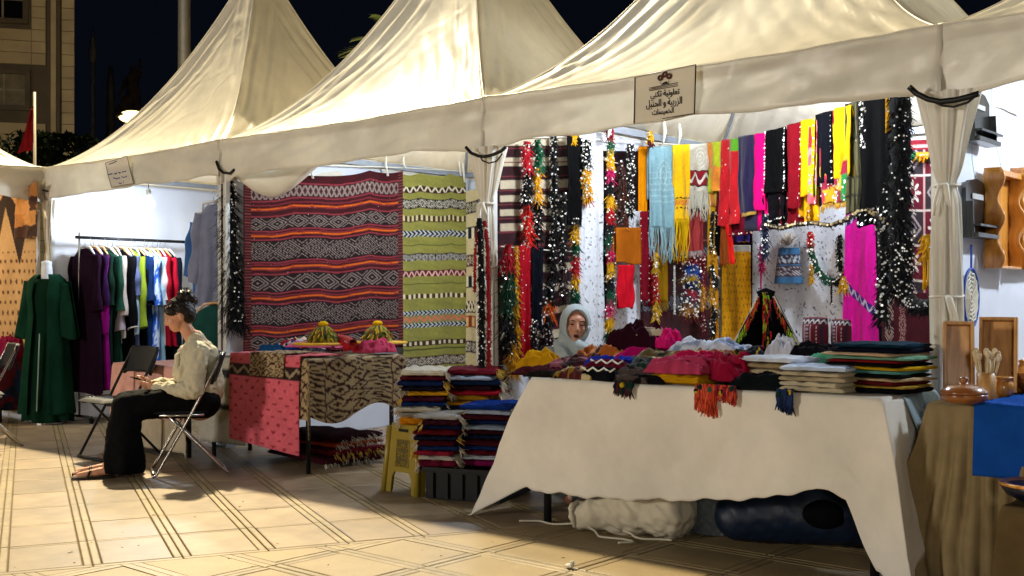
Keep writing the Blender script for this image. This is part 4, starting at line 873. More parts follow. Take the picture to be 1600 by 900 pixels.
textile('scarf', 'patchwork scarf in red, green and pink with beads', 'scarf', rp(.03), 1276, 1330, (178, 165), 318, '#8a1430', GS, patch(9, ['#8a1430', '#1d7a3a', '#b0283a', '#c98a90', '#d2a01c', '#7a0d22'], (4, 7)), nu=30, amp=.02, nf=2, seed=40, seq=scatter(60, 22, v=(.72, 1)), seqr=0.0075, fringe=.04, fr_c='#c89a3a')
textile('scarf', 'golden yellow scarf tapering beside the tall black shawl', 'scarf', rp(.09), 1298, 1325, (170, 164), 276, '#e6b010', GS, amp=.018, nf=1.2, seed=41, taper=.92, back=.6)
textile('scarf', 'olive plaid scarf edge beside the tall black shawl', 'scarf', rp(.06), 1317, 1338, (163, 155), 335, '#3a3820', GS, lambda u, v: rug_band(plain(u, '#1c1a14'), u, (v*6) % 1, 0, 1, 'bars', '#55502c', '#1a1712', 5), amp=.02, nf=1, seed=42, skew=.25)
textile('shawl', 'tall black shawl thick with silver sequins near the right leg', 'shawl', rp(.10), 1331, 1378, (146, 140), 352, BLACK, GS, nu=30, amp=.015, nf=2, seed=43, seq=np.concatenate([scatter(70, 31, (.02, .38), (.08, .55)), scatter(40, 32, (0, 1), (.9, 1))]), seqr=0.0097, back=.5, taper=1.15)
textile('scarf', 'mustard sliver of a scarf between two black shawls', 'scarf', rp(.13), 1371, 1384, (141, 139), 205, '#b37f12', GS, amp=.016, nf=1, seed=44, taper=.6)
garland('sequin_shawl', 'long black fringed shawl with silver discs nearest the right tent leg', vline(rp(.13), 1395, 140, 455, 16, 2, 7), .095, [(0, BLACK)], cat='shawl', group=GS, seed=45, seqn=95, L=.05, dens=900, seqr=.0058)
garland('sequin_swag', 'drooping swag of gold and silver discs below the scarf row', [on(rp(.1), x, y) for x, y in ((1190, 350), (1215, 357), (1240, 350), (1265, 348), (1290, 352), (1312, 345), (1335, 330), (1350, 328), (1370, 342), (1385, 340))], .022, [(0, '#2a1c14')], group=GS, seed=46, seqn=190, L=.03, dens=300, seqr=0.0083, seqm=M_GOLD)
garland('sequin_shawl', 'black sequined swag looping in front of the red kilim', [on(rp(.12), x, y) for x, y in ((1408, 380), (1400, 430), (1405, 465), (1425, 480), (1445, 478), (1458, 455), (1462, 410))], .06, [(0, BLACK)], cat='shawl', group=GS, seed=47, seqn=170, L=.05, seqr=.0058)
garland('yellow_tassel', 'small yellow tassel below the mustard scarf', vline(rp(.1), 1256, 318, 342, 3), .016, [(0, '#e0a414')], cat='tassel', seed=48, seqn=3, L=.05)
garland('tassel_garland', 'long beaded tail of black, gold and white below the lime scarf', vline(rp(.02), 1114, 330, 525, 12, 3, 9), .022, [(0, '#1a1210'), (.3, '#c98a14'), (.42, BLACK), (.6, '#b37f12'), (.75, BLACK)], seed=49, seqn=80, seqr=0.0060)
garland('tassel_garland', 'navy tassel with beads below the hot pink scarf', vline(rp(.05), 1193, 335, 400, 5, 1, 4), .026, [(0, '#0e1430')], seed=50, seqn=26, seqr=0.0060)

# ------------------------------------------------------------------ goods on the back wall of the scarf tent
def Yb(d): return ('y', 2.93 - d)
GB = 'textiles at the back of the scarf tent'
textile('dark_rug', 'dark maroon rug with two motif bands at the back', 'rug', X(.03), 998, 1121, 330, 560, MAROON, GB, dark_motif, nu=80, nv=110, amp=.01, nf=2, seed=61, thick=.008)
garland('bead_cluster', 'hanging cluster of blue, red and yellow beaded tassels', vline(X(.16), 1080, 388, 495, 8, 4, 3), .085, [(i/11., c) for i, c in enumerate(['#22489a', '#b0202c', '#1d3f8a', '#2a55a8', '#c9a020', '#1a2f5a', '#23222e', '#8a1c2c', '#3a3a48', '#c98a3a', '#5a1c20'])], seed=62, seqn=150, L=.05, seqr=0.0075)
garland('bead_strand', 'white braided cord hanging in front of the dark maroon rug', vline(X(.22), 1054, 415, 490, 6, .5, 3), .012, [(0, '#c9c6be')], seed=63, seqn=8, L=.02)
textile('yellow_rug', 'saffron yellow tufted rug with dark flecks at the back', 'rug', Yb(.1), 1128, 1172, 383, 560, '#dc9a0e', GB, lambda u, v: mix(spotted('#dc9a0e', '#8a540a', (9, 18), 3)(u, v), v < .06, '#d0cabc'), nu=50, nv=100, amp=.012, nf=1.5, seed=64, thick=.012)
garland('bead_strand', 'black sequined cord along the yellow rug', vline(Yb(.14), 1119, 385, 540, 8, 1, 3), .030, [(0, BLACK)], seed=65, seqn=70, L=.04, seqr=0.0075)
textile('purple_bag', 'small purple and yellow cloth hung above the yellow rug', 'cloth', Yb(.2), 1145, 1172, 340, 378, '#2a1d6a', GB, patch(12, ['#2a1d6a', '#c98f14', '#3a2a8a', '#1d1448'], (2, 3)), amp=.015, nf=1.5, seed=66)
textile('sequin_blanket', 'wide white sequined blanket at the back of the scarf tent', 'blanket', Yb(.05), 1176, 1346, 318, 560, WHITE, GB, lambda u, v: handira(u*1.8, v*.8, 7), nu=110, nv=130, amp=.014, nf=4, seed=67, thick=.012, seq=scatter(160, 40), seqr=0.0037)
textile('magenta_shawl', 'magenta woollen shawl with a purple zigzag band', 'shawl', Yb(.22), 1322, 1366, (326, 318), 552, '#c8088a', GB, lambda u, v: rug_band(rug_band(plain(u, '#c8088a')*(1 + .15*fbm(u*5, v*5, 3, 3)[..., None]), u, v + .12*u, .06, .13, 'zig', '#b7a6c0', '#3a1c5a', 5), u, v - .2*u, .50, .56, 'zig', '#b7a6c0', '#3a1c6a', 5), nu=50, nv=120, amp=.022, nf=1.2, seed=68, taper=1.25, thick=.012)
textile('panel_kilim', 'dark red kilim of patterned squares beside the right tent leg', 'rug', Yb(.06), 1372, 1482, (222, 216), 548, MAROON, GB, kilim_panels, nu=140, nv=200, amp=.008, nf=1.5, seed=69, thick=.009)
textile('panel_kilim', 'folded maroon kilim with a pale chain border leaning at the right', 'rug', Yb(.25), 1379, 1452, (452, 458), 560, MAROON, GB, lambda u, v: rug_band(rug_band(plain(u, '#3f0c18'), v*.5, u, .06, .26, 'dia', '#b39a90', '#2a0c14', 8), v*.5, u, .36, .52, 'dia', '#a98a84', '#4a0d1a', 6), nu=70, nv=60, amp=.006, nf=1, seed=70, thick=.012)
garland('pompom_row', 'row of orange and green pompoms on top of the red kilim', [on(Yb(.1), x, 243) for x in (1424, 1432, 1440, 1450, 1460)], .04, [(0, '#12603a'), (.25, '#d98e12'), (.8, '#1a1210')], seed=71, seqn=10, L=.05)
garland('yellow_tassel', 'large yellow wool tassel hanging on the red kilim', vline(rp(.13), 1434, 366, 400, 4, .5, 3), .035, [(0, '#dba012')], cat='tassel', seed=72, seqn=3, L=.07)
for dx in (-3, 4): tag(MB().tube(vline(rp(.13), 1434 + dx, 395, 450 - dx, 4, .6, 5), [.01, .008, .008, .009, .013], 6).build('wool_tassel', cloth('#d99c10'), smooth=True), ['left yellow cord end of the large wool tassel', 'right yellow cord end of the large wool tassel'][dx > 0], 'tassel')
# bag, tassels and garland on the white blanket
a, b, zb = span(Yb(.13), 1213, 1252, 388, 443)
t = thing('woven_bag', 'small blue patterned drawstring bag with a white tuft', 'bag', ((a[0]+b[0])/2, a[1], zb))
nu, nv = 40, 30; th = np.linspace(0, 2*np.pi, nu, endpoint=False)[None, :]; v = np.linspace(0, 1, nv)[:, None]; cxb = (a[0]+b[0])/2; hw = abs(b[0]-a[0])/2
wv = hw*(.82 + .35*v); P = np.stack([cxb + wv*np.cos(th), a[1] + .035*np.sin(th)*(1 + .2*np.sin(th*5)) + 0*v, a[2] + (zb - a[2])*v + 0*th], -1)
uu = (th/(2*np.pi)*2) % 1 + 0*v; vv = v + 0*th; C = plain(uu, '#3f6f9a'); C = rug_band(C, uu, vv, .2, .45, 'zig', '#b9c3cc', '#3a2c40', 7); C = rug_band(C, uu, vv, .5, .8, 'dia', '#b8b4b8', '#4a3a44', 6)
place('pouch', mesh_np('pouch', P.reshape(-1, 3), gridq(nv, nu, True), True, C.reshape(-1, 3)), t, False, woven())
garl = np.random.default_rng(3); c0 = np.array([cxb, a[1]-.02, a[2]+.02]); rt = np.repeat(c0[None], 90, 0); dd = garl.normal(size=(90, 3)); dd[:, 2] = abs(dd[:, 2])*1.2; dd /= np.linalg.norm(dd, axis=1)[:, None]
strands('tuft', rt, dd, .11, .006, cloth('#cfc4b6'), t, 3)
garland('pink_tassel', 'pink tassel hanging left of the blue bag', vline(Yb(.16), 1190, 382, 420, 4, .5, 3), .026, [(0, '#b0105a')], cat='tassel', seed=73, seqn=8, L=.06)
tag(MB().tube(vline(Yb(.16), 1189, 415, 452, 4, .5, 6), .007, 6).build('wool_tassel', cloth('#a80f58')), 'pink cord end below the pink tassel', 'tassel')
garland('loop_garland', 'green garland with red and yellow ends looped on the white blanket', [on(Yb(.15), x, y) for x, y in ((1266, 362), (1266, 378), (1269, 400), (1277, 420), (1290, 436), (1303, 440), (1316, 432), (1328, 415), (1338, 398), (1346, 378), (1352, 365))], .038, [(0, '#c0161c'), (.12, '#11442e'), (.5, '#141414'), (.66, '#d09a14'), (.76, '#b8201c'), (.9, '#12402c')], seed=74, seqn=110, L=.05, seqr=0.0075)
garland('yellow_tassel', 'yellow tassel end of the looped garland', vline(Yb(.17), 1268, 412, 440, 3, .5, 3), .016, [(0, '#c79412')], cat='tassel', seed=75, seqn=3, L=.06)
garland('black_tassel', 'slim black tassel hanging on the white blanket', vline(Yb(.15), 1312, 366, 420, 4, .4, 3), .020, [(0, BLACK)], cat='tassel', seed=76, seqn=12)
garland('black_tassel', 'small black bell tassel below the looped garland', vline(Yb(.16), 1299, 445, 474, 3, .4, 3), .009, [(0, BLACK)], cat='tassel', seed=77, seqn=3, L=.03)
garland('gold_tassel', 'yellow fringe bunch where the garland meets the magenta shawl', vline(Yb(.26), 1318, 432, 452, 3, .4, 3), .035, [(0, '#d29a14')], cat='tassel', seed=78, seqn=6, L=.06)

# more goods filling the gaps
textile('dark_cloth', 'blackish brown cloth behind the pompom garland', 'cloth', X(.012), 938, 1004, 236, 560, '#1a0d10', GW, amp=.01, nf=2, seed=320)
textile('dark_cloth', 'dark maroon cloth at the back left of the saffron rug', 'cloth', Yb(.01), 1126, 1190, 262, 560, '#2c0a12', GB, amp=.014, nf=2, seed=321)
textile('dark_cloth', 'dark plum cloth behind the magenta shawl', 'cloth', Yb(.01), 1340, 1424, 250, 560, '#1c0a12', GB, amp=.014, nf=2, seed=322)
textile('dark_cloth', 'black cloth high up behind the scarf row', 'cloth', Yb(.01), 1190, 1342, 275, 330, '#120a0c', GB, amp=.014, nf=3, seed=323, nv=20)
textile('scarf', 'rust orange scarf behind the pompom garland', 'scarf', X(.07), 968, 984, 300, 365, '#8a3a10', GW, amp=.016, nf=1, seed=324, fringe=.06)
textile('scarf', 'dark gold scarf behind the blue one', 'scarf', rp(-.1), 1018, 1046, 300, 470, '#8a640e', GS, amp=.02, nf=1.5, seed=325, fringe=.08)
textile('scarf', 'crimson scarf behind the yellow and cream ones', 'scarf', rp(-.1), 1060, 1100, 260, 400, '#7a0f1c', GS, amp=.02, nf=2, seed=326, fringe=.06)
textile('scarf', 'orange scarf between the cream and lime ones', 'scarf', rp(-.02), 1098, 1110, 226, 330, '#c8660c', GS, amp=.016, nf=1, seed=327)
textile('scarf', 'maroon scarf showing between the lime and red ones', 'scarf', rp(-.03), 1120, 1130, 222, 330, '#5a0c18', GS, amp=.016, nf=1, seed=328)
textile('scarf', 'wine red scarf hanging behind the orange one', 'scarf', X(.16), 1000, 1012, 330, 470, '#6a0d1c', GS, amp=.016, nf=1, seed=301, seq=edge(14), seqr=.007)
garland('tassel_garland', 'gold and red tassel strand on the dark maroon rug', vline(X(.14), 1025, 395, 500, 6, 2, 3), .020, [(0, '#c99a1c'), (.3, '#a8141c'), (.7, '#c99a1c')], seed=302, seqn=40)
garland('tassel_garland', 'red and gold beaded strand right of the bead cluster', vline(X(.14), 1100, 395, 520, 6, 2, 4), .020, [(0, '#7a1420'), (.4, '#c9861c'), (.7, '#5a1018')], seed=303, seqn=40)
textile('scarf', 'orange gold scarf beside the saffron rug', 'scarf', X(.2), 1108, 1120, 400, 530, '#c07a10', GS, amp=.018, nf=1, seed=304)
textile('scarf', 'black shawl with gold beads behind the lime scarf', 'scarf', rp(-.08), 1112, 1132, 226, 400, BLACK, GS, amp=.02, nf=1.5, seed=305, seq=scatter(40, 61), seqr=.008, seqm=M_GOLD)
textile('scarf', 'brown and orange scarf tail under the red scarf', 'scarf', rp(.0), 1124, 1136, 300, 415, '#7a3a14', GS, amp=.02, nf=1, seed=306, taper=.8)
textile('scarf', 'deep crimson scarf layer behind the purple one', 'scarf', rp(-.05), 1142, 1180, 300, 368, '#5a0d1c', GS, amp=.02, nf=2, seed=307, seq=[(q, .97) for q in np.linspace(0, 1, 16)], seqr=.008)
textile('scarf', 'maroon scarf layer behind the deep red one', 'scarf', rp(-.03), 1222, 1252, 300, 352, '#5c0a14', GS, amp=.02, nf=2, seed=308, seq=[(q, .96) for q in np.linspace(0, 1, 16)] + [(q, .2) for q in np.linspace(0, 1, 12)], seqr=.009)
textile('scarf', 'yellow scarf layer with a beaded hem behind the mustard one', 'scarf', rp(-.02), 1244, 1274, 290, 338, '#b8820e', GS, amp=.02, nf=2, seed=309, seq=[(q, .96) for q in np.linspace(0, 1, 16)], seqr=.009)
garland('tassel_garland', 'black garland trailing down in front of the magenta shawl', vline(rp(.08), 1372, 345, 500, 8, 3, 5), .05, [(0, BLACK)], seed=310, seqn=70, L=.06, seqr=.008)
textile('panel_kilim', 'narrow striped black and red cloth beside the magenta shawl', 'rug', Yb(.18), 1360, 1384, 400, 548, BLACK, GB, vstops((0, '#0c0b0e'), (.3, '#3a0c14'), (.36, '#0c0b0e'), (.7, '#6a2a30'), (.74, '#120e10')), amp=.012, nf=1, seed=311)
garland('tassel_garland', 'black and silver garland between the shawl and the striped rug', vline(X(.12), 880, 300, 470, 8, 2, 6), .026, [(0, BLACK), (.6, '#241014')], seed=312, seqn=60, group=GG)
garland('tassel_garland', 'crimson and black garland low beside the red shawl', vline(X(.13), 836, 500, 580, 6, 2, 7), .035, [(0, '#14101a'), (.5, '#5a0f1c')], seed=313, seqn=40, group=GG)
# ------------------------------------------------------------------ rugs hung on the left wall of the rug tent
def XB(d): return ('x', -5.96 + d)
GR = 'rugs hung on the wall of the rug tent'
textile('red_rug', 'large red rug with orange stripes and diamond bands', 'rug', XB(.06), 381, 629, (276, 264), 545, MAROON, GR, red_rug, nu=260, nv=260, amp=.010, nf=3.5, seed=81, thick=.012, wave=.02, sag=.035, seq=scatter(150, 51), seqr=.0045, fringe=.03, fr_c='#3a0d16')
a, b, zb = span(XB(.07), 379, 629, (262, 256), 276)
textile('lime_rug', 'lime green rug with dark patterned bands', 'rug', XB(.05), 628, 727, (270, 272), 600, '#8a8a26', GR, lime_rug, nu=150, nv=240, amp=.014, nf=2, seed=82, thick=.010, sag=.025)
textile('cream_rug', 'cream rug with small brown and black bands behind the tied curtain', 'rug', ('y', 2.9), 727, 775, (300, 285), 628, CREAM, GR, cream_rug, nu=80, nv=160, amp=.02, nf=1.2, seed=83, thick=.010)
tag(MB().tube([on(XB(.06), 380, 262), on(XB(.06), 500, 258), on(XB(.06), 628, 262), on(XB(.06), 730, 268)], .005, 5).build('hanging_rope', M_CORD), 'cord along the wall that carries the red and lime rugs', 'rope')
for i, (px, y0, y1) in enumerate(((486, 250, 279), (603, 240, 275), (630, 243, 262), (717, 232, 275), (723, 232, 285))):
    tag(MB().tube([on(XB(.10), px+1, y0), on(XB(.10), px, (y0+y1)/2), on(XB(.10), px+3, y1)], [.008, .011, .012], 6).build('knotted_tie', M_CORD, smooth=True),
        ['white rag tie at the left top of the red rug', 'long white rag tie at the right top of the red rug', 'white rag tie between the red and lime rugs', 'thin white rag tie on the lime rug', 'white rag tie at the right top of the lime rug'][i], 'tie', 'rag ties on the cords')
garland('tassel_garland', 'long black tassel bunch with silver beads at the tent corner beside the red rug', [at_y(x, y, .1) for x, y in ((357, 284), (358, 330), (360, 400), (364, 470), (368, 505))], .075, [(0, '#07070a')], seed=84, seqn=90, L=.11, seqr=.0075, dens=900)
garland('bead_strand', 'thin strand of yellow, green and blue beads beside the black tassels', [at_y(x, y, .16) for x, y in ((342, 320), (343, 370), (344, 430), (345, 460))], .012, [(0, '#c9c6a0'), (.25, '#d0a820'), (.45, '#12705a'), (.7, '#1c3fa0')], seed=85, seqn=14, L=.03)
garland('beaded_belt', 'black sash with red edges hanging on the tied curtain', [at_y(x, y, -.14) for x, y in ((749, 341), (751, 380), (752, 430), (753, 500), (753, 585))], .030, [(0, '#0a0a0e')], seed=86, seqn=30, L=.04, cat='belt')
garland('beaded_belt', 'red fringed edge strip beside the black sash', [at_y(x, y, -.115) for x, y in ((757, 345), (762, 385), (763, 430), (764, 500), (764, 585))], .020, [(0, '#8c0f1e')], seed=87, seqn=14, L=.03, cat='belt')
garland('beaded_belt', 'short red edge strip left of the black sash', [at_y(x, y, -.115) for x, y in ((748, 345), (743, 385), (742, 430), (742, 455))], .014, [(0, '#a01220')], seed=88, seqn=10, L=.025, cat='belt')

# ------------------------------------------------------------------ tables of the rug tent and the clothes tent
M_LEG = mat('dark_table_steel', '#2b2b2d', .45, .6, var=.1, bmp=.05); M_BOARD = mat('grey_table_board', '#8b8680', .6, var=.1)
def table(label, x0, x1, y0, y1, z, group='folding tables', legs=((0, 0), (1, 0), (1, 1), (0, 1)), r=.017):
    t = thing('folding_table', label, 'table', ((x0+x1)/2, (y0+y1)/2, 0), group=group)
    MB().box(((x0+x1)/2, (y0+y1)/2, z - .018), (x1-x0, y1-y0, .036)).build('table_top', M_BOARD, t, bevel=.006)
    for a, b in legs:
        x, y = (x0 + .05, x1 - .03)[a], (y0 + .03, y1 - .05)[b]
        MB().tube([(x, y, 0), (x, y, z - .036)], r, 8).build('leg', M_LEG, t, smooth=True)
    return t
def cloth_over(name, label, cat, x0, x1, y0, y1, z, drops, c=None, pat=None, group=None, seed=0, amp=.02, corner=.0, res=.022, thick=.004, parent=None, skirt=1., flare=(0, 0, 0, 0), freq=17.):
    """Cloth lying on a table and falling over its sides; drops = (front, right, back, left) lengths, each a number or f(0..1)."""
    W, D = x1-x0, y1-y0; fr, ri, ba, le = [d if callable(d) else (lambda q, d=d: d + 0*q) for d in drops]
    m = lambda f: float(np.max(f(np.linspace(0, 1, 30))))
    su = np.concatenate([np.linspace(-1, 0, max(2, int(m(le)/res)), endpoint=False), np.linspace(0, 1, max(4, int(W/res))), (np.linspace(1, 2, max(2, int(m(ri)/res))+1)[1:])])
    sv = np.concatenate([np.linspace(-1, 0, max(2, int(m(fr)/res)), endpoint=False), np.linspace(0, 1, max(4, int(D/res))), (np.linspace(1, 2, max(2, int(m(ba)/res))+1)[1:])])
    U, V = np.meshgrid(su, sv); uc, vc = np.clip(U, 0, 1), np.clip(V, 0, 1)
    ox = np.where(U < 0, U*le(vc), np.where(U > 1, (U-1)*ri(vc), 0)); oy = np.where(V < 0, V*fr(uc), np.where(V > 1, (V-1)*ba(uc), 0))
    ax, ay = abs(ox), abs(oy); h = np.maximum(ax, ay) + .35*np.minimum(ax, ay)*skirt
    ph = x0 + uc*W*1. + vc*D; rip = amp*np.clip(h*4, 0, 1)*(np.sin(ph*freq + seed + 2*fbm(ph, h, seed, 2)) + .5*fbm(ph*2.2, h*.8, seed+2, 2))
    q = np.minimum(ax, ay); sx, sy = np.sign(ox), np.sign(oy)
    Xp = x0 + uc*W + sx*(.006 + .10*np.minimum(ax, .25)*.4 + corner*q + np.where(ox < 0, flare[3], flare[1])*ax) + np.where(ax > 0, sx*np.abs(rip)*.8, 0)
    Yp = y0 + vc*D + sy*(.006 + .10*np.minimum(ay, .25)*.4 + corner*q + np.where(oy < 0, flare[0], flare[2])*ay) + np.where(ay > 0, sy*np.abs(rip)*.8, 0)
    Zp = z + .004 - h + .004*fbm(U*3, V*3, seed, 2)*(h < .01); Zp = np.maximum(Zp, .006)
    P = np.stack([Xp, Yp, Zp], -1)
    o = sheet(name, P, cloth(c) if pat is None else woven(), parent, C=None if pat is None else pat((U - su[0])/(su[-1]-su[0]), 1 - (V - sv[0])/(sv[-1]-sv[0])), thick=thick)
    if parent is None: tag(o, label, cat, group)
    return o
# clothes tent table behind the chairs
table('small table under the pale pink cloth behind the chairs', -6.62, -5.62, -.55, .1, .70)
cloth_over('pink_tablecloth', 'pale pink cloth over the small table behind the chairs', 'tablecloth', -6.66, -5.60, -.59, .12, .705, (.42, .3, .2, .42), '#d9a294', seed=3, amp=.008)
cloth_over('under_cloth', 'cream under cloth hanging below the pale pink one', 'tablecloth', -6.645, -5.605, -.575, .11, .699, (.66, .3, .2, .64), '#b8aa92', seed=5, amp=.010)
# rug tent table
TBX0, TBX1, TBY0, TBY1, TBZ = -5.50, -4.27, -.46, .42, .80
table('table of small rugs and straw hats in the rug tent', TBX0, TBX1, TBY0, TBY1, TBZ)
def stripe_cloth(u, v):
    C = plain(u, '#b0ab9f'); mix(C, v < .42, '#3a3a40')
    for q in (.5, .56, .66, .72, .74, .86): mix(C, abs(v-q) < .008, '#23252c')
    return C*(1 + .08*fbm(u*6, v*20, 2, 2)[..., None])
cloth_over('striped_tablecloth', 'white cloth with thin dark stripes at the left of the rug table', 'tablecloth', -5.54, -4.95, -.475, .3, TBZ+.002, (.66, .0, .1, .3), pat=stripe_cloth, seed=7, amp=.016)
o_ = cloth_over('wool_blanket', 'cream blanket with brown geometric figures over the rug table end', 'blanket', -4.98, -4.235, -.475, .44, TBZ+.006, (.42, lambda q: .40 + .06*np.sin(q*7), .1, .0), pat=wool_check, seed=9, amp=.012, res=.012, thick=.010)
cloth_over('spotted_cloth', 'coral pink spotted cloth with a dark band hanging down the rug table', 'cloth', -5.13, -4.30, -.495, -.1, TBZ+.03, (lambda q: .64 + .06*q, .0, .0, .0), pat=lambda u, v: pink_cloth(u, np.clip((v-.38)/.62, 0, 1)), seed=11, amp=.006, res=.012, thick=.008)
cloth_over('wool_runner', 'small cream and brown patterned runner laid over the pink cloth', 'cloth', -4.86, -4.46, -.51, -.2, TBZ+.045, (.17, .0, .0, .0), pat=lambda u, v: wool_check(u*.6, v*.9), seed=12, amp=.006, res=.010, thick=.008)
def crumple(name, label, cat, c, x, y, z, L, W, H, rz, seed=0, group=None, pat=None, ridges=4., tail=0.):
    """A loosely folded cloth: a soft low heap with long folds; its underside is closed."""
    nu, nv = 64, 44; u = np.linspace(-1, 1, nu)[None, :]; v = np.linspace(-1, 1, nv)[:, None]
    e = np.clip(1 - np.abs(u)**4.5, 0, 1)**.5*np.clip(1 - np.abs(v)**3.5, 0, 1)**.5
    f = 1 + .28*np.sin(v*ridges*2.2 + 1.5*fbm(u*.7, v*.6, seed, 2) + seed) + .26*fbm(u*1.1, v*1.1, seed+1, 3) + .34*(creases(u*.8 + v*.3, v*1.6, seed+6) - .55) + .16*(creases(u*1.5 - v, v*3.2, seed+8) - .55)
    f = np.clip(f, .12, 2)
    h = H*e*f; bx = u*L/2*(1 + .10*fbm(v*1.3, u*.4, seed+2, 2)); by = v*W/2*(1 + .14*fbm(u*1.4, v*.5, seed+3, 2)) + .12*W*np.sin(u*2 + seed)
    X_ = x + bx*math.cos(rz) - by*math.sin(rz); Y_ = y + bx*math.sin(rz) + by*math.cos(rz)
    Pt = np.stack([X_, Y_, z + h + .004], -1); Pb = np.stack([X_, Y_, z + 0*h], -1)
    n = nu*nv; V = np.concatenate([Pt.reshape(-1, 3), Pb.reshape(-1, 3)]); Q = gridq(nv, nu); Q2 = Q[:, ::-1] + n
    per = list(range(nu)) + [i*nu + nu-1 for i in range(1, nv)] + [(nv-1)*nu + j for j in range(nu-2, -1, -1)] + [i*nu for i in range(nv-2, 0, -1)]
    S = np.array([(per[(i+1) % len(per)], per[i], per[i] + n, per[(i+1) % len(per)] + n) for i in range(len(per))])
    C = None
    if pat is not None: cc = pat((u+1)/2 + 0*v, (v+1)/2 + 0*u).reshape(-1, 3); C = np.concatenate([cc, cc])
    o = place(name, mesh_np(name, V, np.concatenate([Q, Q2, S]), True, C), None, False, cloth(c) if pat is None else woven())
    return tag(o, label, cat, group)
def folded(name, label, cat, c, x, y, z, W, D, H, rz=0., seed=0, group=None, lobes=2, fringe=None, pat=None, parent=None):
    """A folded rug or cloth seen from its fold: a flat rounded slab with creased front folds and sagging edges."""
    nu, na = 26, 72; u = np.linspace(-1, 1, nu)[:, None]; a = np.linspace(0, 2*np.pi, na, endpoint=False)[None, :]
    ca, sa = np.cos(a), np.sin(a); sx = np.sign(ca)*np.abs(ca)**.55; sz = np.sign(sa)*np.abs(sa)**.7
    fz = (sz*.5 + .5)*(lobes + 1); dz_ = np.abs(fz - np.round(fz)); notch = 1 - (.03 + .012*lobes)*np.exp(-(dz_/.14)**2)*(np.abs(ca) > .35)*(np.abs(sz) < .85)
    fy = D/2*sx*notch*(1 + .03*fbm(u*1.5, sz*.8, seed, 2)); wob = .2*H*fbm(u*1.6, fy*3, seed+1, 3)
    end = 1 - .5*np.clip(np.abs(u) - .9, 0, .1)*10*.5
    X_ = u*W/2*(1 + .025*fbm(sz*1.2 + 0*u, sx*1.5, seed+2, 2)); Z_ = z + H/2 + H/2*sz*end*(1 + .1*fbm(u*2, sx*2, seed+3, 2)) + wob*(sz > 0) - .04*H*np.abs(u)**3
    Xw = x + X_*math.cos(rz) - fy*math.sin(rz); Yw = y + X_*math.sin(rz) + fy*math.cos(rz)
    P = np.stack([Xw, Yw, Z_ + 0*u], -1); V = P.reshape(-1, 3); Q = gridq(nu, na, True)
    V = np.concatenate([V, P[0].mean(0)[None], P[-1].mean(0)[None]]); n = nu*na
    T = [(n, (j+1) % na, j, j) for j in range(na)]; T2 = [(n+1, (nu-1)*na + j, (nu-1)*na + (j+1) % na, (nu-1)*na + (j+1) % na) for j in range(na)]
    me = bpy.data.meshes.new(name); me.from_pydata([tuple(p) for p in V], [], [tuple(q) for q in Q] + [t_[:3] for t_ in T] + [t_[:3] for t_ in T2]); shade(me)
    if fringe:
        t = thing(name, label, cat, (x, y, z), group=group); place('folded_body', me, t, False, cloth(c))
        g = np.random.default_rng(seed); k = 46; s = np.where(g.uniform(size=k) < .7, 1, -1)*1.; yy = g.uniform(-D/2, D/2, k)*.9; s = np.full(k, fringe if isinstance(fringe, int) else 1)
        rx = s*W/2*.97; root = np.stack([x + rx*math.cos(rz) - yy*math.sin(rz), y + rx*math.sin(rz) + yy*math.cos(rz), z + H*g.uniform(.15, .85, k)], -1)
        dr = np.stack([s*math.cos(rz), s*math.sin(rz), -g.uniform(.3, 1.6, k)], -1) + g.normal(size=(k, 3))*.25; dr /= np.linalg.norm(dr, axis=1)[:, None]
        strands('fringe', root, dr, .055, .0045, cloth('#b9ad9a' if seed % 3 else '#c7a04a'), t, seed, droop=.5); return t
    o = place(name, me, parent, False, cloth(c)); return tag(o, label, cat, group) if parent is None else o
# things on the rug table
ZT = TBZ + .014
GT = 'small cloths on the rug table'
p = at_z(420, 521, ZT); folded('teal_blanket', 'folded teal blanket at the back of the rug table', 'blanket', '#0d5a7c', p[0], p[1]+.1, ZT, .40, .3, .085, .2, 3, GT)
for i, (px, py, c, L, W_, H, rz, lab) in enumerate(((385, 534, '#aebcd6', .42, .2, .05, .3, 'pale blue crumpled cloth on the rug table'), (408, 541, '#a8472a', .34, .16, .045, .1, 'rust and black crumpled scarf on the rug table'), (452, 531, '#c9c2b0', .22, .16, .05, .5, 'cream fringed scrap on the rug table'),
        (438, 547, '#1d3a8a', .26, .14, .05, -.2, 'royal blue crumpled scarf on the rug table'), (478, 545, '#8c1c2c', .3, .16, .055, .2, 'dark red crumpled scarf on the rug table'), (500, 549, '#c85a80', .5, .2, .035, .05, 'rose pink woolly cloth in front of the straw hats'),
        (462, 538, '#b8a680', .25, .15, .06, .8, 'beige patterned scarf on the rug table'), (340, 522, '#d09a1a', .2, .15, .05, .2, 'yellow folded scarf behind the seated woman'), (352, 533, '#9fb0cc', .3, .18, .04, .1, 'light blue cloth behind the seated woman'), (425, 551, '#15406a', .22, .12, .04, .2, 'navy crumpled scarf at the front of the rug table'), (612, 556, '#b03a58', .3, .2, .07, 1.2, 'crimson cloth end over the corner of the rug table'))):
    p = at_z(px, py, ZT); p[0] = min(max(p[0], TBX0 + .12), TBX1 - .08); p[1] = min(max(p[1], TBY0 + .06), TBY1 - .08)
    crumple('crumpled_cloth', lab, 'cloth', c, p[0], p[1], ZT + .012*(i % 3) + .01, L, W_, H, rz, 90 + i, GT, pat=patch(90+i, [c, c, '#1a1416', '#b9a98a'], (8, 5)) if i in (1, 6) else None)
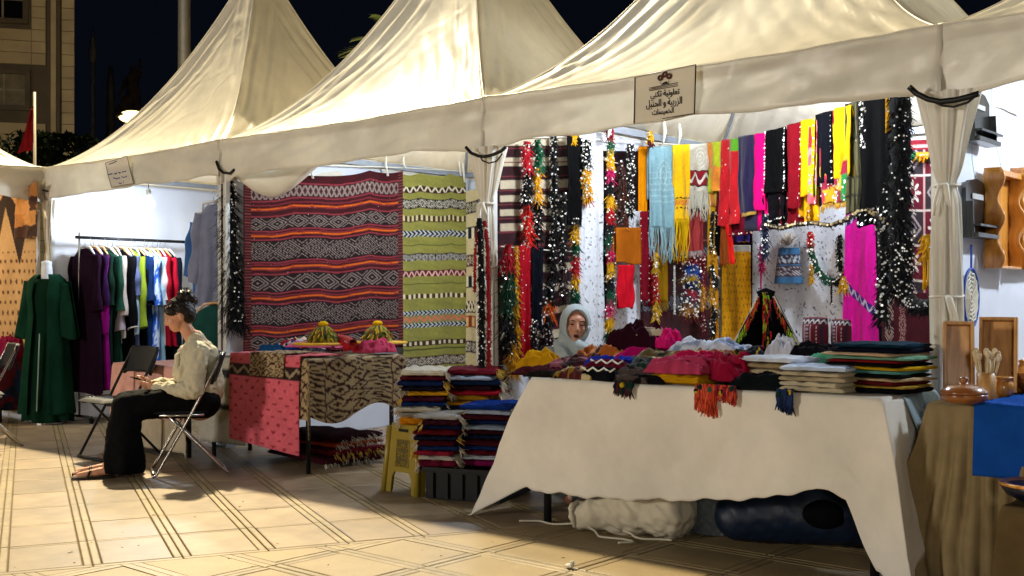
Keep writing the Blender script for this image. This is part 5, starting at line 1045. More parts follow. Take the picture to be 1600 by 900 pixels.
def hat(px, py, lab, seed, z):
    p = at_z(px, py, z); x, y = p[0], p[1]; t = thing('straw_hat', lab, 'hat', (x, y, z), group='straw hats on the rug table')
    n = 40; MB().lathe([(.235, .012), (.24, .02), (.23, .028), (.12, .03), (.105, .035), (.10, .022), (.2, .012)], (x, y, z), n).build('brim', mat('yellow_straw', '#c99a14', .7, var=.3, scale=25, bmp=.5, bscale=90), t, smooth=True)
    mb = MB().lathe([(.118, .03), (.112, .06), (.095, .1), (.07, .135), (.04, .155), (.001, .16)], (x, y, z), n)
    V = np.array(mb.v); an = np.arctan2(V[:, 1]-y, V[:, 0]-x)/(2*np.pi)*6; hh = (V[:, 2]-z)/.16; C = plain(an, '#4a5518'); d = abs((an % 1)-.5)*2 + abs((hh*1.6 % 1)-.5)*2; C[d < .45] = L3('#1c2a12'); C[abs(d-.7) < .12] = L3('#b8951c')
    place('crown', mesh_np('crown', V, np.array([f for f in mb.f if len(f) == 4]), True, C), t, False, woven())
    g = np.random.default_rng(seed); k = 130; a = g.uniform(0, 6.28, k); r_ = g.uniform(.03, .12, k); cc = np.array([L3(c) for c in ['#c99a14', '#6a7a1c', '#241a10', '#d8b020', '#8a2a1a']])[g.integers(0, 5, k)]
    strands('yarn_trim', np.stack([x + r_*np.cos(a), y + r_*np.sin(a), z + .165 - (r_/.12)**2*.11], -1), np.stack([np.cos(a)*.7, np.sin(a)*.7, -.6 + 0*a], -1), .05, .005, woven(), t, seed, C=cc)
    MB().ball((x, y, z + .172), .032, 10, 7, (1.3, 1.3, .7)).build('top_knot', cloth('#d9a716'), t, smooth=True)
hat(505, 541, 'straw hat with green diamond crown, left of the two hats', 5, ZT + .06)
hat(590, 539, 'straw hat with shaggy yellow yarn crown, right of the two hats', 6, ZT + .06)
garland('red_tuft', 'bright red yarn tuft between the straw hats', [at_z(x, y, ZT + .12) for x, y in ((530, 528), (542, 530), (552, 536))], .04, [(0, '#b8101f')], cat='yarn', seed=95, seqn=6, L=.06)
p = at_z(462, 520, ZT); t = thing('glass_cloche', 'small glass lidded jar on the rug table', 'jar', (p[0], p[1], ZT))
MB().lathe([(.05, 0), (.055, .05), (.045, .09), (.015, .12), (.012, .14), (.001, .145)], (p[0], p[1], ZT+.05), 16).build('glass', mat('milky_glass', '#b9bcc8', .1, var=.05, bmp=0, spec=.7, trans=.4), t, smooth=True)
MB().lathe([(.06, 0), (.06, .05), (.05, .055)], (p[0], p[1], ZT), 16).build('base', cloth('#3a1014'), t, smooth=True)
# rugs and folded textiles lying under and beside the rug table
GF = 'rugs lying under the rug table'
def flat_rug(name, label, pts, z, c, pat, seed):
    A, B, C_, D_ = [np.array([*p, z]) for p in pts]; u = np.linspace(0, 1, 60)[None, :, None]; v = np.linspace(0, 1, 40)[:, None, None]
    P = (1-v)*((1-u)*A + u*B) + v*((1-u)*D_ + u*C_); P[..., 2] += .006*fbm(u[..., 0]*2, v[..., 0]*2, seed, 2) + .012
    tag(sheet(name, P, woven(), None, C=pat(u[..., 0] + 0*v[..., 0], v[..., 0] + 0*u[..., 0]), thick=.010), label, 'rug', GF)
def pale_rug(u, v):
    C = plain(u, '#a59a8c'); C = rug_band(C, u, v, .12, .88, 'dia', '#6a1a26', '#a89c8c', 9); mix(C, (u < .06) | (u > .94) | (v < .08) | (v > .92), '#571020'); mix(C, fbm(u*12, v*12, 5, 2) > .5, '#8c7f72'); return C
q = [at_z(495, 700, 0)[:2], at_z(625, 705, 0)[:2], at_z(700, 672, 0)[:2], at_z(560, 664, 0)[:2]]
flat_rug('floor_rug', 'pale rug with dark red border on the ground under the rug table', q, .0, None, pale_rug, 3)
for i, (px, py, c, W_, D, H, z, lab) in enumerate(((520, 690, '#34101a', .8, .6, .06, .02, 'lowest dark maroon rug folded under the rug table'), (510, 690, '#5a1420', .8, .55, .05, .085, 'wine red folded rug under the rug table'), (522, 692, '#8a3312', .72, .5, .035, .14, 'rust orange folded rug under the rug table'), (512, 694, '#2a0e18', .7, .5, .05, .178, 'uppermost dark folded rug under the rug table'))):
    folded('folded_rug', lab, 'rug', c, -4.75, .12, z, W_, D, H, -.15 + .08*i, 101 + i, GF, fringe=1)
GP = 'piles of folded rugs beside the golden stool'
# golden stool and black crate that carry the piles
M_GOLDP = mat('golden_plastic', '#8f7b2c', .35, var=.08, bmp=.05, spec=.5)
s1, s2, s3 = at_z(610, 775), at_z(664, 778), at_z(690, 745)
sx, sy = -3.20, -.40; st = thing('plastic_stool', 'golden plastic stool with a floral cut-out side under the rug pile', 'stool', (sx, sy, 0), R(-4))
SH, TW, BW_ = .44, .135, .165
MB().box((0, 0, SH-.015), (TW*2, TW*2, .03)).build('seat', M_GOLDP, st, local=True, bevel=.012)
def stool_side(k):
    a = k*math.pi/2; M = Matrix.Rotation(a, 3, 'Z'); mb = MB(); outer = []; 
    def P3(s, z, o=0.): w = BW_ + (TW - BW_)*z/SH; return M @ Vector((s*w, -(w + o), z))
    prof = [(-1, 0), (-.62, 0), (-.60, .10), (-.45, .135), (.45, .135), (.60, .10), (.62, 0), (1, 0), (1, SH-.02), (-1, SH-.02)]
    n = len(prof); vs = [P3(s, z) for s, z in prof] + [P3(s, z, -.012) for s, z in prof]
    mb.add(vs, [tuple(range(n)), tuple(range(2*n-1, n-1, -1))] + [((i+1) % n, i, n+i, n+(i+1) % n) for i in range(n)])
    return mb, P3
for k in range(4):
    mb, P3 = stool_side(k); sd = mb.build('side_panel', M_GOLDP, st, local=True)
    MB().tube([P3(1, 0, .004), P3(1, SH-.02, .004)], .020, 8).build('leg', M_GOLDP, st, local=True, smooth=True)
    pts = [P3(s, z, .003) for s, z in ((-.42, .17), (.42, .17), (.42, .34), (-.42, .34))]
    MB().tube(pts, .004, 5, closed=True).build('panel_rim', M_GOLDP, sd, local=True)
    g = random.Random(k)
    q4 = [P3(s, z, .0015) for s, z in ((-.42, .17), (.42, .17), (.42, .34), (-.42, .34))]; MB().add(q4 + [v_ + (Matrix.Rotation(k*math.pi/2, 3, 'Z') @ Vector((0, .004, 0))) for v_ in q4], [(0, 1, 2, 3), (7, 6, 5, 4), (0, 4, 5, 1), (1, 5, 6, 2), (2, 6, 7, 3), (3, 7, 4, 0)]).build('fretwork_ground', mat('stool_recess', '#5a4c16', .6), sd, local=True)
    for j in range(15):
        s, z = -.33 + .165*(j % 5) + .05*(j//5 % 2), .19 + .055*(j//5); ang = j*1.9; dr = 1 if j % 2 else -1
        MB().tube([P3(s + .12*math.cos(ang + dr*q_)*(.25 + q_*.17), z + .017*math.sin(ang + dr*q_)*(.25 + q_*.17), .004) for q_ in np.linspace(0, 4.6, 10)], .0036, 5).build('scroll', M_GOLDP, sd, local=True)
    MB().box(tuple(P3(0, .40, .002)), (.09, .006, .018), (0, 0, k*math.pi/2)).build('hand_slot', mat('stool_slot', '#15130a', .8), sd, local=True)
bx, by = -2.80, -.27; ct = thing('storage_crate', 'black plastic storage crate under the blue and maroon rug pile', 'crate', (bx, by, 0), R(18))
M_BLKP = mat('black_plastic', '#07090a', .5, var=.2, bmp=.1, spec=.2)
for x, y, w, d in ((0, -.24, .5, .016), (0, .24, .5, .016), (-.242, 0, .016, .464), (.242, 0, .016, .464)): MB().box((x, y, .10), (w, d, .19), taper=1.04).build('side', M_BLKP, ct, local=True, bevel=.004)
MB().box((0, 0, .012), (.49, .48, .02)).build('bottom', M_BLKP, ct, local=True)
for x in (-.2, -.1, 0, .1, .2): MB().box((x, -.256, .09), (.014, .02, .15)).build('rib', M_BLKP, ct, local=True)
rim = MB(); 
for x, y, w, d in ((0, -.262, .56, .03), (0, .262, .56, .03), (-.268, 0, .03, .50), (.268, 0, .03, .50)): rim.box((x, y, .19), (w, d, .025))
rim.build('rim', M_BLKP, ct, local=True)['kind'] = 'stuff'
def pile(x, y, z, cols, W_, D, rz, lab, seed, hs):
    g = random.Random(seed); names = ['bottom', 'second from bottom', 'third from bottom', 'fourth from bottom', 'fifth from bottom', 'sixth from bottom', 'seventh from bottom', 'eighth from bottom', 'ninth from bottom', 'tenth from bottom', 'eleventh from bottom']
    for i, ((c, w), h) in enumerate(zip(cols, hs)):
        where = 'top' if i == len(cols)-1 else names[i]
        folded('folded_rug', '%s folded rug, %s of %s' % (w, where, lab), 'rug', c, x + g.uniform(-.022, .022), y + g.uniform(-.03, .03), z, W_*g.uniform(.86, 1.1), D*g.uniform(.9, 1.08), h*1.15, rz + g.uniform(-.12, .12), seed*10 + i, GP, lobes=g.choice([2, 3]), fringe=1 if i % 2 else -1)
        z += h
    return z
def cols(*a): return [(c, w) for c, w in a]
hz = [.05, .032, .034, .03, .036, .03, .032, .036, .03, .044]
pile(-3.22, -.33, .435, cols(('#b87412', 'golden yellow'), ('#8f8a80', 'cream and grey'), ('#a39a88', 'pale wool'), ('#122a5a', 'navy'), ('#3a1020', 'plum'), ('#b5821a', 'mustard'), ('#1a1420', 'black and red'), ('#14224a', 'ink blue'), ('#4d1220', 'maroon'), ('#b9b2a2', 'cream wool')), .30, .42, R(40), 'left stool pile', 41, hz)
pile(-3.02, -.06, .435, cols(('#16306a', 'blue'), ('#a8a8b0', 'white and blue'), ('#101c3c', 'dark navy'), ('#b07c18', 'ochre'), ('#8a6414', 'bronze'), ('#8c1424', 'bright red'), ('#2a1018', 'dark plum'), ('#12203c', 'night blue'), ('#9aa6ba', 'pale blue'), ('#5a1420', 'wine red')), .34, .44, R(28), 'right stool pile', 42, hz)
hz2 = [.045, .03, .032, .03, .034, .028, .032, .03, .034, .03, .03, .034]
pile(-2.94, -.44, .2, cols(('#5a1026', 'crimson'), ('#a39c92', 'cream'), ('#7a1a2c', 'rose red'), ('#12264e', 'dark blue'), ('#3f0d16', 'deep maroon'), ('#14182c', 'blue black'), ('#5a1018', 'burgundy'), ('#101a3a', 'navy'), ('#34101a', 'dark wine'), ('#8f8a84', 'ash grey')), .26, .40, R(30), 'left crate pile', 43, hz2)
pile(-2.71, -.20, .2, cols(('#6a1040', 'magenta'), ('#9aa0a8', 'silver white'), ('#4a0d18', 'oxblood'), ('#0f2450', 'midnight blue'), ('#360c14', 'dark maroon'), ('#0e1830', 'deep navy'), ('#2a0a12', 'black maroon'), ('#7f8898', 'steel grey'), ('#101c40', 'ink navy'), ('#3a0d18', 'dark burgundy'), ('#8f98a8', 'pale grey'), ('#0e2a6e', 'royal blue')), .34, .46, R(22), 'right crate pile', 44, hz2)
# ------------------------------------------------------------------ long white table of the scarf tent
CX0, CX1, CY0, CY1, CZT = -1.99, 0.0, -.72, -.12, .795
table('long table under the white cloth in front of the scarves', CX0+.02, CX1-.02, CY0+.02, CY1, CZT, legs=((0, 0), (1, 0), (1, 1), (0, 1)), r=.022)
hem = lambda q: np.interp(q, [0, .06, .12, .3, .55, .72, .86, .93, .965, 1.], [.60, .62, .615, .60, .545, .50, .42, .45, .62, .745]) + .006*np.sin(q*41) + .004*np.sin(q*97)
M_TC = mat('table_linen', '#e8e2d6', .8, var=.06, scale=3, bmp=0, trans=.06, spec=.2, stain=.14); canvas_wrinkles(M_TC)
tc = cloth_over('white_tablecloth', 'long white tablecloth with drooping corners on the scarf table', 'tablecloth', CX0, CX1, CY0, CY1, CZT+.004, (hem, lambda q: .72 - .2*q, .25, .66), '#d3c6ac', seed=2, amp=.016, corner=.06, res=.02, flare=(.03, .18, 0, .52), freq=5., skirt=.9)
n_ = len(tc.data.vertices); co_ = np.empty(n_*3, 'f'); tc.data.vertices.foreach_get('co', co_); co_ = co_.reshape(-1, 3) + np.array(tc.location)
k_ = np.clip((CZT - co_[:, 2])*3, 0, 1)*(co_[:, 1] < CY0 - .003); co_[:, 1] -= k_*(.016*fbm(co_[:, 0]*1.1 + co_[:, 2]*.5, co_[:, 2]*.6, 12, 2) + .012*np.clip(creases(co_[:, 0]*1.6 + co_[:, 2]*1.1, co_[:, 2]*.7, 15) - .6, 0, 1))
tc.data.vertices.foreach_set('co', (co_ - np.array(tc.location)).astype('f').ravel())
tc.data.materials.clear(); tc.data.materials.append(M_TC)
cloth_over('plastic_sheet', 'pale blue grey plastic sheet under the white tablecloth at its right end', 'sheet', -.5, CX1+.004, -.5, CY1+.03, CZT+.001, (.0, .55, .1, .0), '#8fa0a8', seed=4, amp=.02, flare=(0, .35, 0, 0))
GC = 'scarves and cloths heaped on the white table'; Z0 = CZT + .012
def tx(px, y): return at_y(px, 600, y)[0]          # x on the table at photo column px and depth y
def heap(name, lab, c, px, y, z, L, W_, H, rz, seed, pat=None, cat='cloth', ridges=4.):
    crumple(name, lab, cat, c, tx(px, y), y, Z0 + z, L, W_, H, rz, seed, GC, pat, ridges)
flo = lambda s, *cols: patch(s, list(cols), (9, 6))
heap('crumpled_cloth', 'dark maroon cloth at the left end of the white table', '#3a0d16', 872, -.45, .0, .42, .34, .035, .1, 201)
heap('crumpled_cloth', 'black cloth strip on the left front edge of the white table', '#15110f', 853, -.66, .0, .22, .12, .022, .0, 202)
heap('crumpled_cloth', 'yellow cloth at the left end behind the heap', '#b8860e', 845, -.2, .0, .25, .15, .085, .3, 203)
heap('embroidered_bag', 'cream embroidered pouch with ochre trim near the left front edge', '#b3a27c', 905, -.64, .0, .26, .15, .045, .1, 204, flo(4, '#c2b28a', '#c2b28a', '#8a6a1c', '#4a1418'), 'bag')
heap('crumpled_cloth', 'orange and brown patterned scarf in front of the seated woman', '#a0561c', 945, -.22, .04, .36, .26, .09, .2, 205, flo(5, '#a85a1c', '#2a1612', '#b87a4a', '#7a3a14'))
heap('crumpled_cloth', 'maroon scarf with pink flecks left of the blue one', '#3a1018', 905, -.38, .03, .34, .22, .05, .2, 206, flo(6, '#3a1018', '#3a1018', '#8a4a58', '#241014'))
heap('crumpled_cloth', 'royal blue cloth roll on the white table', '#1c2a94', 965, -.40, .05, .36, .17, .045, .0, 207)
heap('crumpled_cloth', 'cream scarf end under the orange patterned one', '#b9ad94', 1000, -.25, .06, .3, .16, .05, .2, 208)
heap('laced_cloth', 'wine red rolled cloth with white lacing', '#5c1226', 950, -.53, .03, .26, .16, .05, .1, 209)
heap('laced_cloth', 'black folded cloth with white lacing at the front edge', '#0e0e14', 937, -.66, .0, .26, .14, .05, .0, 210)
for k, (px, y, z) in enumerate(((950, -.57, .09), (937, -.70, .055))):
    x = tx(px, y); tag(MB().tube([(x - .11 + .024*i, y - .01 + .012*math.sin(i*2.1), Z0 + z + .012*math.cos(i*2.1)) for i in range(10)], .0055, 5).build('white_lace', M_CORD, smooth=True), ['white lace cord on the wine red roll', 'white lace cord on the black folded cloth'][k], 'lace')
heap('crumpled_cloth', 'dark green and black scarf in the middle of the white table', '#0d1f18', 1010, -.40, .04, .34, .22, .055, -.25, 211, flo(8, '#0d1f18', '#0c0c10', '#0f3a28', '#0c0c10'))
heap('crumpled_cloth', 'grey brown folded scarf near the front edge', '#4a3f3c', 1000, -.62, .0, .28, .2, .05, -.15, 212)
heap('crumpled_cloth', 'black shiny scarf at the front edge behind the hanging tassels', '#121014', 1012, -.68, .0, .22, .1, .03, .0, 213)
heap('crumpled_cloth', 'magenta scarf at the back of the heap', '#a80d5a', 1012, -.24, .10, .3, .15, .045, .1, 214)
heap('crumpled_cloth', 'dark plum mound at the top of the heap', '#2a0a18', 1000, -.17, .13, .36, .2, .12, -.1, 215)
heap('crumpled_cloth', 'cream scarf fold lying on top of the plum mound', '#b8ab94', 1020, -.19, .225, .16, .08, .03, .3, 216)
heap('crumpled_cloth', 'bright pink folded cloth at the top of the heap', '#c81868', 1042, -.18, .16, .22, .15, .075, -.35, 217)
heap('crumpled_cloth', 'olive and cream scarf under the pink folded cloth', '#7a7248', 1045, -.3, .08, .42, .2, .05, .05, 218, flo(9, '#7a7248', '#b9ad84', '#2a2418', '#5a4a2a'))
heap('crumpled_cloth', 'rose pink folded stack on the front edge', '#b03a5c', 1068, -.58, .055, .34, .22, .06, -.05, 219, ridges=6)
folded('folded_cloth', 'mustard folded cloth under the rose pink one', 'cloth', '#b38410', tx(1066, -.62), -.60, Z0, .28, .2, .055, .0, 220, GC)
heap('crumpled_cloth', 'white and pale blue folded shawl on the back of the table', '#c3cbdc', 1110, -.2, .10, .46, .24, .085, -.12, 221, flo(11, '#c3cbdc', '#c9d0e0', '#c3cbdc', '#8a98b8'))
heap('crumpled_cloth', 'rust and beige layered scarves below the white shawl', '#8a4a24', 1105, -.38, .06, .5, .2, .075, -.1, 222, flo(12, '#8a4a24', '#a8683a', '#b9a07a', '#6a2a18'), ridges=7)
heap('crumpled_cloth', 'crimson scarf with beads in the middle front', '#8c1030', 1140, -.5, .03, .4, .26, .09, -.3, 223)
heap('crumpled_cloth', 'raspberry scarf above the rose pink stack', '#b0164a', 1085, -.45, .09, .26, .14, .05, .1, 224)
heap('crumpled_cloth', 'grey blue scarf tail running down to the front', '#6f8094', 1162, -.42, .05, .34, .1, .05, -.7, 225)
heap('crumpled_cloth', 'black and yellow scarf right of the white shawl', '#141620', 1176, -.22, .06, .26, .16, .08, .2, 226, flo(14, '#141620', '#141620', '#c0a01c', '#23283a'))
heap('crumpled_cloth', 'dark sequined cloth at the front edge beside the blue tassel', '#101418', 1200, -.64, .0, .34, .16, .055, .0, 227)
for i, (c, w, h) in enumerate((('#8a7458', 'brown', .03), ('#b9a888', 'beige', .03), ('#a08a68', 'tan', .028), ('#c9ced8', 'white', .032))):
    folded('folded_cloth', '%s folded cloth in the low stack right of the crimson scarf' % w, 'cloth', c, tx(1215, -.5), -.48, Z0 + .035 + i*.029, .30, .26, h, -.1, 230 + i, GC, lobes=2)
heap('white_tuft', 'white woolly tuft on the low stack', '#c9c9d4', 1222, -.2, .10, .16, .13, .10, .3, 235, cat='wool')
for i, (c, w, h) in enumerate((('#b3a88e', 'cream', .038), ('#bfb59c', 'ivory', .036), ('#a99c82', 'sand coloured', .034), ('#b9ab90', 'oatmeal', .03), ('#b6c2d6', 'pale blue white', .035))):
    folded('folded_cloth', '%s folded cloth in the stack of whites on the front edge' % w, 'cloth', c, tx(1284, -.58), -.56, Z0 + i*.024, (.31, .29, .32, .30, .31)[i], .30, h*.8, (.05, -.09, .08, -.03, .1)[i], 240 + i, GC, lobes=2)
heap('crumpled_cloth', 'mint green scarf behind the stack of whites', '#5fb08c', 1300, -.3, .10, .22, .1, .05, .1, 246)
heap('crumpled_cloth', 'small black cloth behind the stack of whites', '#121016', 1272, -.22, .11, .24, .14, .07, .0, 247)
heap('crumpled_cloth', 'purple and white scrap next to the tall stack', '#4a1450', 1312, -.22, .10, .2, .12, .06, .2, 248, flo(16, '#4a1450', '#c9c0cc', '#5a1a50', '#2a1030'))
for i, (c, w, h) in enumerate((('#0e0d10', 'black', .034), ('#a88a34', 'old gold', .018), ('#5a141a', 'brick red', .03), ('#b9a07a', 'straw coloured', .02), ('#10100f', 'jet black', .026), ('#5e9a94', 'sea green', .026), ('#c9a018', 'bright yellow', .022), ('#131210', 'ink black', .026), ('#7a1c1c', 'dark red', .02), ('#6f9a80', 'sage green', .024), ('#c9a888', 'peach', .022), ('#0c1220', 'navy black', .034), ('#0f2a3a', 'petrol blue', .03))):
    folded('folded_cloth', '%s folded cloth in the tall stack at the right end' % w, 'cloth', c, tx(1372, -.42) + .02*math.sin(i*2.3), -.40, Z0 + sum([.034, .018, .03, .02, .026, .026, .022, .026, .02, .024, .022, .034, .03][:i])*.68, (.355, .34, .37, .36, .34, .375, .35, .36, .345, .37, .36, .35, .33)[i], .34, h*.82, -.12 + .10*math.sin(i*1.7), 260 + i, GC, lobes=2)
# tassels hanging over the front edge
def edge_tassels(lab, px0, px1, n, L, cols, seed, top=.02):
    g = np.random.default_rng(seed); xs = g.uniform(tx(px0, -.73), tx(px1, -.73), n); t = thing('hanging_fringe', lab, 'fringe', (float(xs.mean()), -.745, CZT - .05), group='fringes hanging over the table edge')
    root = np.stack([xs, -.752 - g.uniform(0, .012, n), CZT + top + g.uniform(-.02, .012, n)], -1); C = np.array([L3(c) for c in cols])[g.integers(0, len(cols), n)]
    strands('yarns', root, (0, -.03, -1.), L, .0055, woven(), t, seed, C=C)
    for k in range(max(3, n//25)):
        x = float(g.uniform(xs.min(), xs.max())); MB().ball((x, -.757, CZT + .005 + float(g.uniform(-.015, .02))), .017, 8, 6).build('pompom', cloth(['#12302a', '#b9a020', '#1a1a22', '#2a5a4a'][k % 4]), t, smooth=True)
edge_tassels('coral orange fringe hanging over the middle of the table edge', 1092, 1122, 120, .125, ['#c9482c', '#d8583a', '#b83a24'], 3)
edge_tassels('shorter coral fringe right of the long one on the table edge', 1124, 1154, 80, .065, ['#c2402c', '#d0553a', '#8a1c2c'], 4)
edge_tassels('dark green and black tassels over the table edge at left', 966, 992, 50, .07, ['#101814', '#1c3028', '#4a1026'], 5)
edge_tassels('navy blue tassel hanging over the table edge', 1219, 1243, 90, .09, ['#14264a', '#1a3060'], 6)
# bench with the toy tent and the cushions behind the table
ZB = at_y(1200, 548, .55)[2]; bx0, bx1 = at_y(1140, 540, .55)[0], at_y(1345, 540, .55)[0]
bt = thing('display_bench', 'low bench with a dark cover behind the white table', 'bench', ((bx0+bx1)/2, .72, 0))
MB().box(((bx0+bx1)/2, .74, ZB-.02), (bx1-bx0, .5, .04)).build('bench_top', M_BOARD, bt)
cloth_over('cover', '', '', bx0-.01, bx1+.01, .48, 1.0, ZB+.002, (.4, .3, .3, .3), '#2a0c14', seed=8, amp=.01, parent=bt)
for x in (bx0+.08, bx1-.08):
    for y in (.55, .93): MB().tube([(x, y, 0), (x, y, ZB-.04)], .02, 8).build('leg', M_LEG, bt)
def YP(px, py, Y): return at_y(px, py, Y)
A_, B_, T_ = YP(1150, 528, .6), YP(1246, 523, .6), YP(1200, 456, .72); ctr = (A_ + B_)/2
tt = thing('toy_tent', 'miniature black nomad tent with lime and orange tassels', 'toy tent', (ctr[0], ctr[1], ZB+.01))
hw = (B_[0]-A_[0])/2; zt = T_[2]; zb = ZB + .012; xm = ctr[0]; y0, y1 = .52, .95
tt.rotation_euler.z = R(27)
MB().add([(xm - hw, y1 - .01, zb), (xm + hw, y1 - .01, zb), (xm + .04, y1 - .01, zt - .004), (xm - .04, y1 - .01, zt - .004), (xm - hw, y1 + .0, zb), (xm + hw, y1 + .0, zb), (xm + .04, y1 + .0, zt - .004), (xm - .04, y1 + .0, zt - .004)], [(3, 2, 1, 0), (4, 5, 6, 7), (0, 1, 5, 4), (1, 2, 6, 5), (2, 3, 7, 6), (3, 0, 4, 7)]).build('back_panel', cloth('#141014'), tt)
def tent_side(s):
    u = np.linspace(0, 1, 24)[None, :]; v = np.linspace(0, 1, 26)[:, None]
    X_ = xm + s*(.035 + (hw - .035)*u**.95) + 0*v; Y_ = y0 + (y1-y0)*v + .03*np.sin(u*np.pi)*(v-.5); Z_ = zt - (zt-zb)*(u**.85) - .012*np.sin(np.pi*u)*np.sin(v*9)
    return np.stack([X_ + 0*v, Y_ + 0*u, Z_ + 0*v], -1)
for s in (-1, 1): sheet('roof_side', tent_side(s), cloth('#0d0c0e'), tt, thick=.008)
MB().tube([(xm - .05, .53, zt-.01), (xm, .52, zt + .012), (xm + .05, .53, zt - .01)], .014, 6).build('ridge_cap', cloth('#15131a'), tt, smooth=True)
MB().tube([(xm, .56, zb), (xm, .56, zt)], .006, 6).build('front_pole', mat('toy_pole', '#5a4028', .7), tt)
for s in (-1, 1):
    e = [np.array([xm + s*(.035 + (hw-.035)*q**.95), .515, zt - (zt-zb)*q**.85]) for q in np.linspace(0.05, 1, 10)]
    MB().tube(e, .008, 6).build('edge_braid', cloth('#c9bfae'), tt)
    g = np.random.default_rng(7 + s); n = 110; q = g.uniform(.05, 1, n); C = np.array([L3(c) for c in ['#9ac41c', '#a8d028', '#1a1a14', '#c9681c', '#b01c1c']])[np.where(q > .5, g.integers(0, 3, n), g.integers(2, 5, n))]
    strands('tassels', np.stack([xm + s*(.035 + (hw-.035)*q**.95)*.97, .51 + 0*q, zt - (zt-zb)*q**.85 - .005], -1), (0, -.1, -1.), .05, .006, woven(), tt, 5, C=C)
g = np.random.default_rng(9); n = 50; q = g.uniform(0, 1, n); strands('front_tassels', np.stack([xm + g.normal(size=n)*.012, .50 + 0*q, zb + (zt-zb)*q*.85 + .05], -1), (0, -.1, -1.), .06, .006, woven(), tt, 6, C=np.array([L3(c) for c in ['#9ac41c', '#c9b01c', '#b0201c', '#1a1a14']])[g.integers(0, 4, n)])
sheet('floor_mat', np.stack(np.broadcast_arrays(xm + np.linspace(-hw, hw, 12)[None, :], np.linspace(.5, .95, 12)[:, None], zb - .004 + 0*np.linspace(0, 1, 12)[:, None]), -1)*1., cloth('#4a0f1c'), tt, thick=.006)
def cushion(px0, px1, pyT, pyB, Y, lab, seed):
    a, b = YP(px0, pyB, Y), YP(px1, pyT, Y); cx, w, h = (a[0]+b[0])/2, (b[0]-a[0])/2, (b[2]-ZB)/2
    nu, nv = 36, 40; u = np.linspace(-1, 1, nu)[None, :]; v = np.linspace(-1, 1, nv)[:, None]; th = .055*np.clip(1-np.abs(u)**2.5, 0, 1)**.6*np.clip(1-np.abs(v)**2.5, 0, 1)**.6
    Xf = cx + w*u*(1 - .05*v*v); Zf = ZB + .006 + h + h*v*(1 - .05*u*u)
    Pf = np.stack([Xf, Y - th, Zf + 0*u], -1); Pb = np.stack([Xf, Y + th + .0005, Zf + 0*u], -1)
    U, V2 = (u+1)/2 + 0*v, 1 - (v+1)/2 + 0*u; C = plain(U, '#571020'); C = rug_band(C, U, V2, .05, .2, 'zig', '#b9aeb0', '#241824', 5)
    for q in (.2, .45): mix(C, (abs(U-q) < .02) & (V2 > .22), '#b9a0a0')
    mix(C, (abs(U-.32) < .07) & (V2 > .22) & (((V2*9) % 1) < .5), '#8d8090'); mix(C, (abs(U-.68) < .02) & (((V2*30) % 1) < .5) & (V2 > .22), '#c9bcbc'); mix(C, (abs(U-.85) < .06) & (V2 > .22), '#2a1c28')
    V = np.concatenate([Pf.reshape(-1, 3), Pb.reshape(-1, 3)]); Q = gridq(nv, nu)
    o = place('cushion', mesh_np('cushion', V, np.concatenate([Q, Q[:, ::-1] + nu*nv]), True, np.concatenate([C.reshape(-1, 3)]*2)), None, False, woven()); tag(o, lab, 'cushion', 'kilim cushions behind the table')
cushion(1254, 1294, 497, 548, .62, 'kilim cushion with pale stripes right of the toy tent', 1)
cushion(1299, 1330, 500, 548, .7, 'kilim cushion half hidden by the magenta shawl', 2)
# bags and sacks under the white table
t = thing('cloth_sack', 'off white cloth sack with an open mouth lying under the table', 'sack', (-1.42, -.5, 0))
ax = np.array([.93, .30, 0]); sd = np.array([-.30, .93, 0]); o0 = np.array([-1.70, -.72, 0])
def S_(l, s, z): return o0 + ax*l + sd*s + UPV*z
def rumple(amp, f, seed): return lambda co, no: co + no*(amp*(fbm(co[:, 0]*f + co[:, 2]*f*.6, co[:, 1]*f - co[:, 2]*f*.5, seed, 3) + .6*creases(co[:, 0]*f*.7 + co[:, 2]*f, co[:, 1]*f, seed+2)))[:, None]
place('bag', fuse('bag', [(S_(.06, 0, .08), S_(.25, .03, .12), .065, .13), (S_(.25, .03, .12), S_(.5, .05, .15), .12, .15), (S_(.3, .12, .12), S_(.55, .1, .13), .12, .12)], [(S_(.5, .06, .12), (.17, .18, .12))], .010, 3, rumple(.022, 5, 3)), t, False, mat('sack_canvas', '#c9c0aa', .85, var=.15, scale=6, bmp=.3, bscale=120))
MB().tube([S_(.015 + .01*math.sin(a*2), .075*math.cos(a), .085 + .06*math.sin(a)) for a in np.linspace(0, 2*math.pi, 19)[:-1]], [.014 + .005*math.sin(i*2.2) for i in range(18)], 7, closed=True).build('mouth_hem', mat('sack_canvas', ''), t, smooth=True)
MB().ball(S_(.02, 0, .085), .05, 12, 8, (.4, 1., .9)).build('contents', cloth('#3a3228'), t, smooth=True)
for pts in ([S_(.1, -.06, .03), S_(.2, -.16, .012), S_(.34, -.18, .012), S_(.40, -.24, .012), S_(.36, -.27, .012)], [S_(.3, -.08, .03), S_(.45, -.14, .012), S_(.6, -.1, .012)], [S_(0, .02, .03), S_(-.12, .05, .012), S_(-.25, .08, .012), S_(-.33, .06, .012)]): MB().tube([np.array(pts[0]) + (np.array(pts[-1]) - np.array(pts[0]))*0 + np.array([np.interp(q, np.linspace(0, 1, len(pts)), [p_[i] for p_ in pts]) for i in range(3)]) - np.array(pts[0]) + np.array([.012*math.sin(q*11), .015*math.cos(q*9), 0]) for q in np.linspace(0, 1, 22)], .006, 6).build('tie_cord', mat('sack_canvas', ''), t, smooth=True)
t = thing('woven_basket', 'grey woven basket under the table behind the sack', 'basket', (-1.10, -.27, 0))
